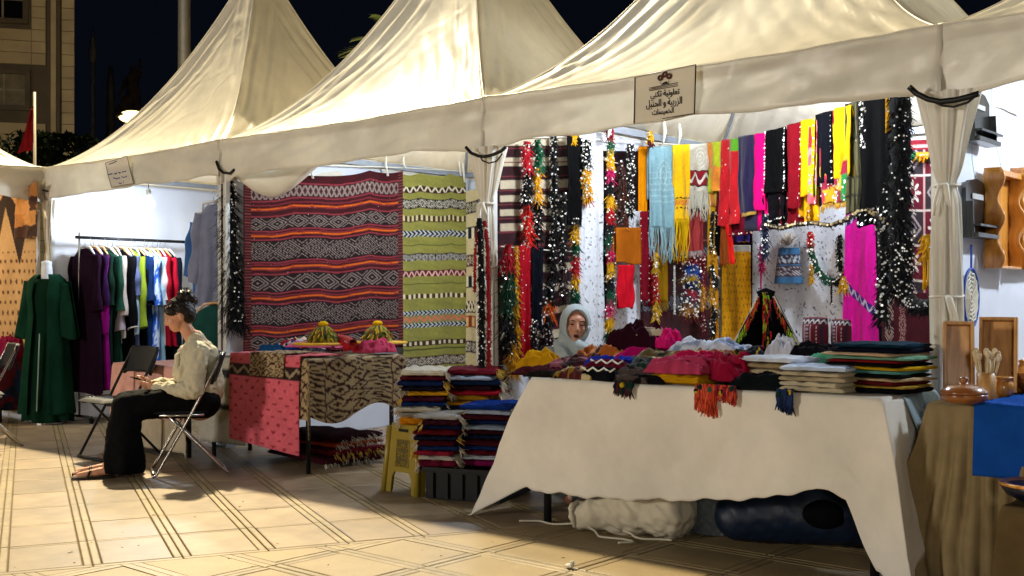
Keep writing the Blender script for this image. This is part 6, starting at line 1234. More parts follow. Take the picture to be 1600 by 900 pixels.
nz, na = 22, 64; z = np.linspace(0, 1, nz)[:, None]; a = np.linspace(0, 2*np.pi, na, endpoint=False)[None, :]; rr = (.125 + .02*z)*(1 + .05*np.sin(a*16 + np.pi*np.round(z*10)))
place('weave', mesh_np('weave', np.stack([-1.10 + rr*np.cos(a), -.27 + rr*np.sin(a), .004 + .24*z + 0*a], -1).reshape(-1, 3), gridq(nz, na, True)), t, False, mat('grey_rattan', '#5c6468', .7, var=.3, scale=20))
MB().tube([(-1.10 + .147*math.cos(q), -.27 + .147*math.sin(q), .245) for q in np.linspace(0, 2*math.pi, 25)[:-1]], .012, 6, closed=True).build('rim', mat('grey_rattan', ''), t, smooth=True)
MB().lathe([(.12, 0), (.12, .012)], (-1.10, -.27, .003), 24).build('base', mat('grey_rattan', ''), t)
c0 = at_z(1128, 832); t = thing('plastic_bag', 'plum coloured plastic bag slumped under the table', 'bag', (c0[0], c0[1], 0))
place('bag', fuse('bag', [(c0 + [-.07, -.03, .06], c0 + [.08, .06, .14], .055, .06), (c0 + [.0, .0, .06], c0 + [.1, .05, .07], .06, .06)], [], .011, 3, rumple(.016, 7, 8)), t, False, mat('plum_plastic', '#5a1430', .35, var=.2, bmp=.3, bscale=12, bdist=.02))
MB().tube([c0 + [-.08, -.05, .05], c0 + [-.13, -.07, .02], c0 + [-.1, -.1, .012], c0 + [-.04, -.07, .04]], .012, 6).build('handle', mat('plum_plastic', ''), t, smooth=True)
c0 = np.array([-.62, -.28, 0]); t = thing('duffel_bag', 'large blue bag with a dark opening under the right of the table', 'bag', (c0[0], c0[1], 0))
ex = np.array([.9, .44, 0]); ey = np.array([-.44, .9, 0]); G = lambda l, s, z: c0 + ex*l + ey*s + UPV*z
place('bag', fuse('bag', [(G(-.28, 0, .13), G(.30, 0, .2), .125, .19), (G(-.3, .05, .1), G(.35, .08, .16), .1, .16)], [(G(.1, .05, .2), (.25, .2, .2))], .016, 4, rumple(.012, 3.5, 5)), t, False, mat('blue_nylon', '#06182f', .5, var=.15, scale=3, bmp=.35, bscale=8, bdist=.02))
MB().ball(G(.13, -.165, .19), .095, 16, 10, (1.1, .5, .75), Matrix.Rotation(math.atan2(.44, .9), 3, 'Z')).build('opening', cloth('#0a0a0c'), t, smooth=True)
p = at_z(890, 888); tag(MB().ball((p[0], p[1], .012), .02, 8, 5, (1.3, .9, .5)).ball((p[0]+.012, p[1]+.004, .025), .012, 7, 5).build('paper_scrap', mat('paper_white', '#dcd8c8', .8)), 'crumpled white paper scrap on the paving in front', 'litter')

g = np.random.default_rng(77); n = 46; pts = np.array([at_z(float(x), float(y), .0) for x, y in zip(g.uniform(20, 1080, n), g.uniform(700, 895, n))]); pts = pts[pts[:, 1] < -.9]
a = g.uniform(0, 6.28, len(pts)); sz = g.uniform(.004, .011, len(pts)); V = np.zeros((len(pts), 5, 3))
for k, (dx, dy, dz) in enumerate(((-1, -.5, 0), (1, -.4, 0), (.8, .5, 0), (-.9, .4, 0), (0, 0, .45))): V[:, k] = pts + np.stack([(dx*np.cos(a) - dy*np.sin(a))*sz, (dx*np.sin(a) + dy*np.cos(a))*sz, dz*sz + .0006], -1)
b = np.arange(len(pts))[:, None]*5; Q = np.concatenate([b + np.array([q]) for q in ((0, 1, 4), (1, 2, 4), (2, 3, 4), (3, 0, 4))])
lt = place('litter_specks', mesh_np('litter_specks', V.reshape(-1, 3), Q, False), None, False, mat('litter_brown', '#5a4a36', .9, var=.5)); tag(lt, 'tiny leaf and paper specks scattered over the paving', 'litter', kind='stuff')
# ------------------------------------------------------------------ folding chairs
M_CHROME = mat('chair_steel', '#b9b6ae', .22, .9, var=.05, bmp=.03); M_VINYL = mat('black_vinyl', '#101013', .7, var=.12, bmp=.25, bscale=30)
def folding_chair(label, x, y, rz, dark=False):
    t = thing('folding_chair', label, 'chair', (x, y, 0), rz, 'folding chairs in front of the tents'); m = M_LEG if dark else M_CHROME
    for s in (-1, 1):
        q = .205*s
        MB().tube([(.235, q, .012), (.22, q, .02), (-.02, q, .45), (-.20, q, .80), (-.225, q*.94, .86)], .0115, 8).build('front_leg', m, t, local=True, smooth=True)
        MB().tube([(.14, q*.9, .425), (.02, q*.9, .3), (-.25, q*.9, .02), (-.265, q*.9, .012)], .0105, 8).build('rear_leg', m, t, local=True, smooth=True)
        MB().tube([(-.10, q*1.0, .425), (.20, q*1.0, .43)], .010, 8).build('seat_rail', m, t, local=True, smooth=True)
    MB().tube([(.235, -.205, .012), (.235, .205, .012)], .0115, 8).build('front_floor_bar', m, t, local=True, smooth=True)
    MB().tube([(-.265, -.185, .012), (-.265, .185, .012)], .0105, 8).build('rear_floor_bar', m, t, local=True, smooth=True)
    u = np.linspace(-1, 1, 20)[None, :]; v = np.linspace(-1, 1, 18)[:, None]; e = np.clip(1-u**6, 0, 1)**.5*np.clip(1-v**6, 0, 1)**.5
    top = np.stack([.06 + .195*v*(1 - .06*u*u) + 0*u, .205*u*(1 - .05*v*v) + 0*v, .445 + .028*e - .01*np.exp(-(u*u+v*v)*2)], -1); bot = top.copy(); bot[..., 2] = .443 - .012*e
    Q = gridq(18, 20); n = 360
    place('seat', mesh_np('seat', np.concatenate([top.reshape(-1, 3), bot.reshape(-1, 3)]), np.concatenate([Q[:, ::-1], Q + n])), t, True, M_VINYL)
    a = np.linspace(-1, 1, 18)[None, :]; w = np.linspace(0, 1, 12)[:, None]; f = np.clip(1 - np.abs(a)**8, 0, 1)**.5
    base = np.array([-.17, 0, .68]); P = np.stack([-.15 - .062*w*1.05 - .045*(1 - a*a) + 0*a, .215*a + 0*w, .66 + .20*w - .02*(1-f) + 0*a], -1)
    o = sheet('backrest', P, M_VINYL, t, thick=.022, local=True); return t
WF = 20.; FA = math.atan2(-RGT[1]*math.cos(R(WF)) - FWD[1]*math.sin(R(WF)), -RGT[0]*math.cos(R(WF)) - FWD[0]*math.sin(R(WF)))
fW = np.array([math.cos(FA), math.sin(FA), 0]); lW = np.array([-fW[1], fW[0], 0])
OW = at_f(297, 468, 8.02); OW[2] = 0
folding_chair('steel folding chair on which the woman with the phone sits', OW[0] + fW[0]*.02, OW[1] + fW[1]*.02, FA)
p = at_z(186, 624, .45); folding_chair('empty black folding chair left of the seated woman', p[0], p[1], R(-93), True)
p = at_z(-24, 697); folding_chair('folding chair cut off by the left edge of the photo', p[0], p[1], FA + .25)

# ------------------------------------------------------------------ clothes rail
RX = -8.70; r0 = at_x(124, 376, RX); r1 = at_x(303, 374, RX); RZ = (r0[2] + r1[2])/2; RY0, RY1 = r0[1], r1[1]
t = thing('clothes_rail', 'black clothes rail full of garments in the clothes tent', 'clothes rail', (RX, (RY0+RY1)/2, 0))
MB().tube([(RX, RY0-.04, RZ), (RX, RY1+.04, RZ)], .016, 10).build('rail', M_LEG, t, smooth=True)
for y in (RY0, RY1):
    MB().tube([(RX, y, .06), (RX, y, RZ+.05)], .011, 8).build('upright', M_CHROME, t, smooth=True)
    MB().tube([(RX-.25, y, .06), (RX+.25, y, .06)], .014, 8).build('foot', M_LEG, t, smooth=True)
    for s in (-.24, .24): MB().lathe([(.03, -.012), (.03, .012)], (RX+s, y, .03), 12, Matrix.Rotation(R(90), 3, 'X')).build('castor', M_BLKP, t)
MB().tube([(RX, RY0, .25), (RX, RY1, .25)], .010, 8).build('lower_bar', M_CHROME, t, smooth=True)
M_HANG = wood('hanger_wood', '#b58a55', '#cfa873', 3, .4, .2, 'X')
def garment(label, c, x, y, z, L, hw, flare=1.2, sleeve=.5, rz=0., seed=0, cat='garment', pat=None, trim=None, group='garments on the clothes rail', hang=True, open_front=False, srad=.065, depth=.05):
    t = thing('hanging_garment' if hang else 'green_robe', label, cat, (x, y, z - L), rz, group)
    nz, na = 44, 56; s = np.linspace(0, 1, nz)[:, None]; a = np.linspace(0, 2*np.pi, na, endpoint=False)[None, :]
    zt = -s*L; sh = np.clip(s*L/.10, 0, 1); w = np.where(s*L < .10, .055 + (hw-.055)*sh**.7, hw*(1 + (flare-1)*np.clip((s*L-.10)/(L-.1), 0, 1)**1.2)) - .03*hw*np.exp(-((s*L-.42)/.12)**2)
    d = (.03 + (depth-.03)*sh)*(1 + .5*(flare-1)*s); f = 1 + (.10 + .35*s)*.5*np.sin(a*7 + seed*1.3 + 2*fbm(a/6, s*1.2, seed, 2))*np.clip(s*3, 0, 1)
    X_ = w*np.cos(a)*(1 + .02*np.sin(a*5 + seed)); Y_ = d*np.sin(a)*f*1.25 + .02*fbm(a/3, s*1.5, seed+3, 2)*s; Z_ = L + zt + .012*np.sin(a*3 + seed)*s + .05*np.cos(a)**2*(1-sh)*0
    P = np.stack([X_, Y_, Z_ + 0*a], -1); C = None
    if pat is not None: C = pat((a/(2*np.pi)*2) % 1 + 0*s, s + 0*a).reshape(-1, 3)
    place('body', mesh_np('body', P.reshape(-1, 3), gridq(nz, na, True)[:, ::-1], True, C), t, True, cloth(c) if pat is None else woven())
    for q in (-1, 1):
        n1, n2 = 22, 18; k = np.linspace(0, 1, n1)[:, None]; b = np.linspace(0, 2*np.pi, n2, endpoint=False)[None, :]
        cx = q*(hw*.86 + .12*k**.8*(.5 if hang else .8)); cz = L - .085 - sleeve*k; rr = srad*(1.05 - .1*k) + .01*np.sin(k*9 + seed)
        Ps = np.stack([cx + rr*np.cos(b)*(1 + .1*np.sin(k*14 + b)), rr*.62*np.sin(b)*(1 + .2*np.sin(b*3 + k*6)) - .012*k, cz + .018*np.cos(b)*q + 0*k], -1); Cs = None
        if pat is not None: Cs = pat(b/(2*np.pi) + 0*k, k*.6 + 0*b).reshape(-1, 3)
        sl = place('sleeve', mesh_np('sleeve', Ps.reshape(-1, 3), gridq(n1, n2, True)[:, ::-1], True, Cs), t, True, cloth(c) if pat is None else woven())
        if trim: MB().tube([tuple(p_) for p_ in Ps[-1]], .008, 5, closed=True).build('cuff_trim', cloth(trim), sl, local=True)
    if trim: MB().tube([(-.02, -depth*1.35, L-.05), (-.01, -depth*1.5, L*.75), (0, -depth*1.7, L*.35)], .010, 6).build('front_trim', cloth(trim), t, local=True)
    if hang:
        MB().tube([(-hw*.8, 0, L-.055), (-.1, 0, L+.012), (0, 0, L+.03), (.1, 0, L+.012), (hw*.8, 0, L-.055)], [.008, .013, .014, .013, .008], 8).build('hanger', M_HANG if seed % 2 else mat('hanger_white', '#cfcfcf', .4), t, local=True, smooth=True)
        MB().tube([(0, 0, L+.03), (0, 0, L+.075), (.02, 0, L+.098), (.0, 0, L+.115), (-.02, 0, L+.10)], .003, 5).build('hook', M_CHROME, t, local=True)
    return t
tie = lambda u, v: np.where((fbm(u*5, v*7, 3, 3) > .05)[..., None], L3('#b9cbe0'), L3('#1f55b8'))
GARM = [('#1e0c1c', 1.45, .23, 1.5, .55, 'long aubergine black robe, first on the clothes rail', None), ('#2a1236', 1.42, .22, 1.3, .5, 'dark violet robe behind the aubergine one', None), ('#7d0e6c', 1.42, .25, 1.45, .78, 'bright purple robe with wide sleeves', None), ('#10241c', 1.35, .24, 1.25, .5, 'blackish green robe beside the purple one', None), ('#1a3a2e', 1.35, .24, 1.2, .55, 'forest green robe on the rail', None),
        ('#9c929a', .95, .24, 1.15, .75, 'mauve grey shirt on the rail', None), ('#b3a79e', .9, .24, 1.15, .6, 'beige grey blouse on the rail', None), ('#0c0c0e', 1.3, .24, 1.2, .72, 'black kaftan with white trim on the rail', '#cfcbc0'), ('#93a5b8', .95, .24, 1.1, .8, 'pale blue shirt on the rail', None), ('#50587a', 1.15, .24, 1.15, .4, 'slate blue tunic on the rail', None),
        ('#84962a', .8, .2, 1.15, .72, 'lime green shirt on the rail', None), ('#0b0e14', 1.1, .24, 1.15, .5, 'black shirt beside the lime green one', None), ('#14284e', 1.25, .24, 1.2, .45, 'navy dress on the rail', None), ('TIE', 1.25, .25, 1.2, .5, 'blue and white tie-dye dress on the rail', None), ('#8fb3c4', 1.2, .24, 1.2, .5, 'light blue dress on the rail', None), ('#c9b8b8', 1.0, .23, 1.15, .45, 'pinkish white blouse on the rail', None),
        ('#8c1020', 1.0, .24, 1.2, .55, 'dark red coat on the rail', None), ('#a8142a', 1.0, .25, 1.2, .6, 'bright red coat near the end of the rail', None), ('#10141c', 1.2, .24, 1.2, .5, 'black navy coat, last on the rail', None)]
for i, (c, L, hw, fl, sl, lab, tr) in enumerate(GARM):
    y = RY0 + .06 + (RY1 - RY0 - .42)*i/(len(GARM)-1)
    garment(lab, c if c != 'TIE' else '#1f55b8', RX + .02*math.sin(i*2.1), y, RZ - .115, L, hw, fl, sl, R(6*math.sin(i*1.9)), i, pat=tie if c == 'TIE' else None, trim=tr)
# garments hung at the tent's back right corner
def hung_at(px, py, X_, **k): p = at_x(px, py, X_); return garment(k.pop('label'), k.pop('c'), p[0], p[1], p[2], k.pop('L'), k.pop('hw'), k.pop('fl', 1.15), k.pop('sl', .5), k.pop('rz', .6), k.pop('seed', 3), group='garments hung at the tent corner')
hung_at(323, 335, -7.0, label='washed blue denim shirt behind the grey coat', c='#3a5f95', L=.8, hw=.12, seed=4)
hung_at(334, 320, -6.6, label='blue grey coat hanging high beside the black tassels', c='#7d829c', L=.9, hw=.13, fl=1.35, sl=.62, seed=6)
p = at_x(336, 478, -6.35); garment('dark teal blouse on a low hanger behind the rug table', '#1f4a44', p[0], p[1], p[2], .45, .2, 1.1, .35, .6, 9, group='garments hung at the tent corner')

# ------------------------------------------------------------------ mannequin with the green dress
g0 = at_z(74, 661); gx, gy = g0[0], g0[1]; za = YAW - R(12)
t = thing('dress_form', 'white headless mannequin wearing the long green dress', 'mannequin', (gx, gy, 0), za)
M_MAN = mat('mannequin_white', '#d8dce0', .35, var=.04, bmp=0)
place('torso', fuse('torso', [((0, 0, 1.02), (0, 0, 1.28), .085, .09), ((-.08, 0, 1.37), (.08, 0, 1.37), .055, .055), ((0, 0, 1.38), (0, -.01, 1.55), .06, .055), ((0, 0, .85), (0, 0, 1.02), .10, .085)], [ ((0, -.01, 1.60), (.055, .058, .028))], .014, 4), t, True, M_MAN)
MB().tube([(0, 0, .02), (0, 0, .9)], .016, 8).build('stand_pole', M_CHROME, t, local=True); MB().lathe([(.17, .0), (.17, .012), (.03, .03)], (0, 0, .002), 24).build('stand_base', M_CHROME, t, local=True)
d = thing('green_dress', 'long dark green dress with an open robe on the mannequin', 'dress', (gx, gy, 0), za)
nz, na = 60, 72; s = np.linspace(0, 1, nz)[:, None]; a = np.linspace(0, 2*np.pi, na, endpoint=False)[None, :]
def dress(ztop, zbot, wtop, waist, hemw, dtop, dhem, seed, amp):
    h = s*(ztop-zbot); w = np.interp(h, [0, .06, .22, .42, .7, ztop-zbot], [wtop*.62, wtop, wtop*.97, waist, waist*1.15, hemw]); dd = np.interp(h, [0, .06, .2, .42, ztop-zbot], [dtop*.7, dtop, dtop*1.25, dtop, dhem])
    f = 1 + amp*np.clip(h*1.2-.35, 0, 1)*np.sin(a*9 + seed + 1.5*fbm(a/5, s*1., seed, 2))
    return np.stack([w*np.cos(a)*f, dd*np.sin(a)*f, ztop - h + .012*np.sin(a*4 + seed)*s + 0*a], -1)
place('dress_body', mesh_np('dress_body', dress(1.44, .03, .165, .15, .25, .11, .2, 3, .09).reshape(-1, 3), gridq(nz, na, True)[:, ::-1]), d, True, cloth('#0d2a1c'))
rb = dress(1.485, .10, .205, .19, .275, .13, .22, 7, .08); ao = np.linspace(-1.1, math.pi + 1.25, na)[None, :]; h = s*1.385
w = np.interp(h, [0, .06, .22, .42, .7, 1.385], [.125, .20, .205, .19, .22, .28]); dd = np.interp(h, [0, .06, .2, .42, 1.385], [.08, .12, .16, .14, .21]); f = 1 + .07*np.clip(h*1.2-.3, 0, 1)*np.sin(ao*9 + 2*fbm(ao/5, s, 5, 2))
sheet('open_robe', np.stack([w*np.cos(ao)*f, dd*np.sin(ao)*f, 1.485 - h + 0*ao], -1), cloth('#113424'), d, thick=.006, local=True)
for q in (-1, 1):
    n1, n2 = 30, 20; k = np.linspace(0, 1, n1)[:, None]; b = np.linspace(0, 2*np.pi, n2, endpoint=False)[None, :]; rr = .065 + .03*k
    sheet('robe_sleeve', np.stack([q*(.185 + .075*k) + rr*np.cos(b), rr*.8*np.sin(b)*(1 + .15*np.sin(b*4 + k*5)) + 0*k, 1.41 - .56*k + .015*np.sin(b*2) + 0*k], -1), cloth('#113424'), d, thick=.004, local=True)
MB().tube([(.03, -.17, .9), (.035, -.2, .5), (.03, -.215, .14)], .006, 5).build('piping', cloth('#8fa090'), d, local=True)

# ------------------------------------------------------------------ goods of the tent at the left edge
YZ = -.12
def burlap(u, v):
    C = plain(u, '#c39a68'); C *= 1 + .1*fbm(u*6, v*6, 3, 3)[..., None]; fx, fy = (u*16 + .5*((v*22).astype(int) % 2)) % 1, (v*22) % 1
    mix(C, ((fx-.5)**2 + (fy-.5)**2 < .045) & (v > .3), '#5a351c'); w = abs(((u*3.2) % 1)-.5)*2; mix(C, (v < .30 - .26*w + .06) & (v > .12 - .1*w), '#2e1c18'); return C
textile('burlap_hanging', 'tan wall hanging with dark zigzag top and dotted rows at the left', 'hanging', ('y', YZ), -60, 57, (296, 282), 640, '#c39a68', None, burlap, nu=120, nv=140, amp=.014, nf=2, seed=111, thick=.008)
textile('patchwork_trousers', 'brown and tan patchwork panel hung over the dotted one', 'hanging', ('y', YZ-.06), 26, 58, (300, 284), 372, '#5a3420', None, patch(31, ['#4a2c20', '#b9783c', '#c88a4a', '#3a241c'], (3, 4)), amp=.02, nf=1.2, seed=112)
p = at_z(12, 660); tb = table('small table at the left edge with a pink plastic heap', p[0]-.5, p[0]+.02, p[1]-.1, p[1]+.4, .62)
cloth_over('dark_tablecloth', 'dark red and blue patterned cloth on the small table at left', 'tablecloth', p[0]-.52, p[0]+.04, p[1]-.12, p[1]+.42, .625, (.5, .5, .1, .3), pat=patch(33, ['#3a0f18', '#10243a', '#5a141c', '#1a1a22'], (14, 12)), seed=13, amp=.012)
crumple('plastic_heap', 'crumpled magenta plastic bag heap at the left edge', 'bag', '#7a1438', p[0]-.24, p[1]+.12, .632, .5, .42, .17, .3, 115)
# ------------------------------------------------------------------ wooden ware tent at the right
DZ = .775; dx0, dy0 = .16, -.52
table('table under the olive cloth at the right edge', dx0, 1.7, dy0, .25, DZ)
cloth_over('olive_tablecloth', 'olive brown cloth hanging in deep folds over the right table', 'tablecloth', dx0-.015, 1.72, dy0-.015, .27, DZ+.004, (.765, .7, .1, .7), '#8c7a58', seed=23, amp=.05, corner=.12, res=.012, freq=46., flare=(.06, .1, 0, .05))
cloth_over('blue_cover', 'bright blue plastic cover over the olive cloth on the right table', 'cover', .36, 1.73, dy0-.085, .2, DZ+.014, (.30, .2, .1, .0), '#154a9e', seed=25, amp=.012, res=.016, freq=13.)
W1 = wood('olive_wood', '#a06a2c', '#d8a25a', 2.5, .5, .08); W2 = wood('honey_wood', '#a8641c', '#d29440', 2.2, .3, .4); W3 = wood('red_wood', '#6e3c1a', '#a0622f', 2.5, .25, .5, 'X')
def DT(px, py, Y): return at_y(px, py, Y)
def base(px, py, z=DZ+.02): return at_z(px, py, z)
p = base(1506, 629); x, y = p[0], p[1]; z = DZ + .018
t = thing('lidded_dish', 'low round red brown wooden dish with a knobbed lid', 'dish', (x, y, z)); r = .098
MB().lathe([(.06, 0), (r*.96, .014), (r, .034), (r*.98, .04)], (x, y, z), 32).build('bowl', W3, t, smooth=True)
MB().lathe([(r*.985, .041), (r*.97, .05), (r*.72, .072), (r*.3, .083), (.018, .085), (.016, .095), (.02, .102), (.013, .112), (.001, .114)], (x, y, z), 32).build('lid', W3, t, smooth=True)
def leaning_tray(px0, px1, pyT, pyB, Y0, lean, lab, m, yaw):
    a, b = DT(px0, pyB, Y0), DT(px1, pyB, Y0); w = (b[0]-a[0])*.96; h = (DT((px0+px1)/2, pyT, Y0)[2] - DZ - .02)/math.cos(lean)*1.02
    t = thing('wooden_tray', lab, 'tray', ((a[0]+b[0])/2, Y0, DZ+.02), yaw, 'wooden trays'); M = Matrix.Rotation(-lean, 3, 'X')
    def bx(c, s): mb = MB().box(c, s); mb.v = [tuple(M @ Vector(v)) for v in mb.v]; return mb
    bx((0, .012, h/2), (w, .014, h)).build('bottom', m, t, local=True, bevel=.003)
    for c, s in (((-w/2+.008, -.022, h/2), (.016, .055, h)), ((w/2-.008, -.022, h/2), (.016, .055, h)), ((0, -.022, .008), (w-.032, .055, .016)), ((0, -.022, h-.008), (w-.032, .055, .016))): bx(c, s).build('side', m, t, local=True, bevel=.003)
leaning_tray(1474, 1522, 506, 622, -.22, .12, 'tall open wooden tray leaning behind the lidded dish', W1, R(24))
leaning_tray(1530, 1590, 500, 606, .0, .16, 'second open wooden tray leaning behind the utensil cup', W1, R(14))
p = base(1541, 622); x, y = p[0], p[1]
t = thing('utensil_cup', 'wooden cup full of pale wooden spoons and forks', 'cup', (x, y, z))
MB().lathe([(.040, 0), (.041, .002), (.041, .115), (.036, .115), (.036, .02), (.001, .02)], (x, y, z), 24).build('cup', W1, t, smooth=True)
g = random.Random(3); PALE = wood('pale_wood', '#c2a578', '#dcc59c', 3, .5, .1)
for k in range(11):
    a = g.uniform(0, 6.28); rr = g.uniform(.005, .024); b0_ = np.array([x + rr*math.cos(a), y + rr*math.sin(a), z+.03]); tip = b0_ + np.array([math.cos(a)*rr*1.5, math.sin(a)*rr*1.5, g.uniform(.13, .17)])
    mb = MB().tube([b0_, (b0_+tip)/2, tip], [.005, .005, .006], 6); mb.ball(tip + np.array([0, 0, .012]), .014, 8, 6, (1, .55, 1.35)); mb.build('utensil', PALE, t, smooth=True)
p = base(1567, 619); x, y = p[0], p[1]; t = thing('honey_pot', 'small round honey coloured wooden pot with a rim', 'pot', (x, y, z))
MB().lathe([(.028, 0), (.046, .02), (.05, .045), (.042, .068), (.034, .076), (.046, .084), (.046, .09), (.03, .092), (.001, .088)], (x, y, z), 28).build('pot_body', W2, t, smooth=True)
p = base(1597, 612); x, y = p[0], p[1]; t = thing('wooden_tagine', 'wooden tagine with a domed lid at the right edge', 'tagine', (x, y, z))
MB().lathe([(.07, 0), (.09, .015), (.092, .03)], (x, y, z), 28).build('dish', W3, t, smooth=True); MB().lathe([(.085, .031), (.08, .045), (.055, .085), (.025, .12), (.012, .135), (.018, .15), (.001, .158)], (x, y, z), 28).build('lid', W2, t, smooth=True)
p = DT(1600, 585, .1); t = thing('wooden_bowl', 'dark wooden bowl behind the tagine at the right edge', 'bowl', (p[0]+.05, .1, z)); MB().lathe([(.05, 0), (.09, .05), (.11, .1), (.1, .1), (.08, .05), (.001, .02)], (p[0]+.05, .1, z), 26).build('bowl_body', W3, t, smooth=True)
# lower step with dishes
sx0 = at_y(1566, 790, -.95)[0] - .02
ls = thing('low_stand', 'low stand under a brown cloth in front of the right table', 'stand', (sx0+.35, -.86, 0))
MB().box((sx0+.36, -.78, .41), (.66, .32, .03)).build('stand_top', M_BOARD, ls)
for a_ in (sx0+.06, sx0+.66):
    for b_ in (-.91, -.65): MB().tube([(a_, b_, 0), (a_, b_, .395)], .018, 8).build('leg', M_LEG, ls)
cloth_over('brown_cover', 'brown cloth over the low stand at the right edge', 'tablecloth', sx0+.02, sx0+.7, -.95, -.62, .428, (.42, .3, .1, .42), '#5f4e34', seed=29, amp=.02, res=.02)
t = thing('bread_dish', 'large flat wooden dish with a dark blue outside on the low stand', 'dish', (sx0+.12, -.79, .436))
MB().lathe([(.07, 0), (.13, .03), (.155, .066), (.15, .07)], (sx0+.12, -.79, .436), 36).build('outside', mat('navy_glaze', '#0c1428', .3, var=.1, bmp=0), t, smooth=True)
MB().lathe([(.157, .068), (.157, .078), (.14, .08), (.12, .066), (.06, .055), (.001, .053)], (sx0+.12, -.79, .436), 36).build('rim', W2, t, smooth=True)
t = thing('wooden_bowl', 'deep dark wooden bowl above the flat dish at the right edge', 'bowl', (sx0+.40, -.72, .436)); MB().lathe([(.06, 0), (.11, .06), (.13, .15), (.122, .155), (.1, .07), (.001, .03)], (sx0+.40, -.72, .436), 28).build('bowl_body', W3, t, smooth=True)
# things hung on the white wall
XW = .045
def WP(px, py, X_=XW): return at_x(px, py, X_)
def wavy_tray(px0, px1, pyT, pyB, lab, X_=.06):
    a, b = WP(px0, (pyT+pyB)/2, X_), WP(px1, (pyT+pyB)/2, X_); y0, y1 = a[1], b[1]; zt, zb = WP((px0+px1)/2, pyT, X_)[2], WP((px0+px1)/2, pyB, X_)[2]; h = zt - zb; w = y1 - y0
    t = thing('wavy_tray', lab, 'tray', (X_, (y0+y1)/2, zb), group='wooden trays hung on the white wall')
    n = 26; zz = np.linspace(0, 1, n); wv = .022*np.sin(zz*np.pi*5)
    for q, (s, yy) in enumerate(((-1, y0), (1, y1))):
        P = np.stack([np.broadcast_to(X_ + np.linspace(0, .085, 6)[None, :]*(1 + .25*np.sin(zz*np.pi*5))[:, None], (n, 6)), np.broadcast_to((yy + wv*.5*s)[:, None], (n, 6)), np.broadcast_to((zb + zz*h)[:, None], (n, 6))], -1).copy()
        sheet('wavy_side', P, W2, t, thick=.014)
    P = np.stack(np.broadcast_arrays(np.full((n, 10), X_ + .004), (y0 + .004) + (w - .008)*np.linspace(0, 1, 10)[None, :] + (wv*.3)[:, None], (zb + zz*h)[:, None]), -1).copy()
    sheet('bottom', P, W2, t, thick=.012)
    MB().box((X_ + .04, (y0+y1)/2, zb + .006), (.07, w - .01, .014)).build('end', W2, t, bevel=.003); MB().box((X_ + .04, (y0+y1)/2, zt - .02), (.07, w - .01, .03)).build('end', W2, t, bevel=.003)
    MB().tube([(X_ + .03, (y0+y1)/2, zt), (XW-.01, (y0+y1)/2, zt + .25), (XW-.01, (y0+y1)/2, 2.4)], .0018, 4).build('hanging_thread', mat('aqua_thread', '#7fb0b0', .6), t)
wavy_tray(1538, 1574, 268, 420, 'wavy sided honey wooden tray, left of the two on the wall'); wavy_tray(1579, 1640, 272, 415, 'wavy sided honey wooden tray cut by the right edge')
def black_rack(px0, px1, pyT, pyB, lab):
    a, b = WP(px0, pyB), WP(px1, pyT); y0, y1, zb, zt = a[1], b[1], a[2], b[2]; w, h = y1-y0, zt-zb
    t = thing('wall_rack', lab, 'wall rack', (XW, (y0+y1)/2, zb), group='black wall racks'); BL = mat('black_lacquer', '#121315', .25, var=.15, bmp=0, spec=.6)
    n = 5; mb = MB(); pr = [(0, 0), (w, 0), (w, h*.82), (w*.8, h*.96), (w*.5, h), (w*.2, h*.96), (0, h*.82)]; k = len(pr)
    mb.add([(XW, y0+q[0], zb+q[1]) for q in pr] + [(XW+.02, y0+q[0], zb+q[1]) for q in pr], [tuple(range(k-1, -1, -1)), tuple(range(k, 2*k))] + [(i, (i+1) % k, k+(i+1) % k, k+i) for i in range(k)]); mb.build('back_board', BL, t)
    MB().box((XW+.055, (y0+y1)/2, zb+h*.2), (.07, w*.96, .012)).build('shelf', BL, t, bevel=.002); MB().box((XW+.05, (y0+y1)/2, zb+.012), (.06, w*.96, .024)).build('bottom_ledge', BL, t, bevel=.003)
    for s in (y0+.006, y1-.006): MB().box((XW+.035, s, zb+h*.3), (.05, .010, h*.6), taper=.7).build('side_cheek', BL, t)
    MB().box((XW+.024, (y0+y1)/2, zb+h*.7), (.004, w*.5, h*.09)).build('paper_label', mat('label_white', '#b9bab8', .6), t)
    MB().tube([(XW+.01, (y0+y1)/2, zt), (XW-.005, (y0+y1)/2, zt+.1), (XW-.01, (y0+y1)/2, 2.4)], .0018, 4).build('hanging_thread', mat('aqua_thread', ''), t)
black_rack(1505, 1540, 150, 221, 'black lacquered wall rack just under the cable'); black_rack(1503, 1537, 284, 371, 'black lacquered wall rack beside the wavy trays')
c = WP(1511, 466); c[0] = XW + .02; t = thing('woven_fan', 'round white crocheted disc with a blue ring hanging on the wall', 'wall ornament', tuple(c - UPV*.16)); rr = abs(WP(1511, 420)[2] - c[2])
MB().tube([c + np.array([0, rr*.72*math.cos(a), rr*math.sin(a)]) for a in np.linspace(0, 2*math.pi, 33)[:-1]], .007, 6, closed=True).build('ring', mat('blue_ring', '#1c49a8', .5), t, smooth=True)
for k in range(1, 7): MB().tube([c + np.array([0, rr*.72*k/7*math.cos(a)*(1 + .05*math.sin(a*12)), rr*k/7*math.sin(a)*(1 + .05*math.sin(a*12))]) for a in np.linspace(0, 2*math.pi, 49)[:-1]], .0045, 5, closed=True).build('crochet_round', M_CORD, t, smooth=True)
MB().lathe([(.001, -.002), (rr*.98, -.002), (rr*.98, .002), (.001, .002)], tuple(c - np.array([.008, 0, 0])), 32, Matrix.Rotation(R(90), 3, 'Y') @ Matrix.Diagonal((1, .72, 1))).build('mesh_disc', mat('crochet_white', '#b9bdbf', .9, var=.3, scale=90), t)
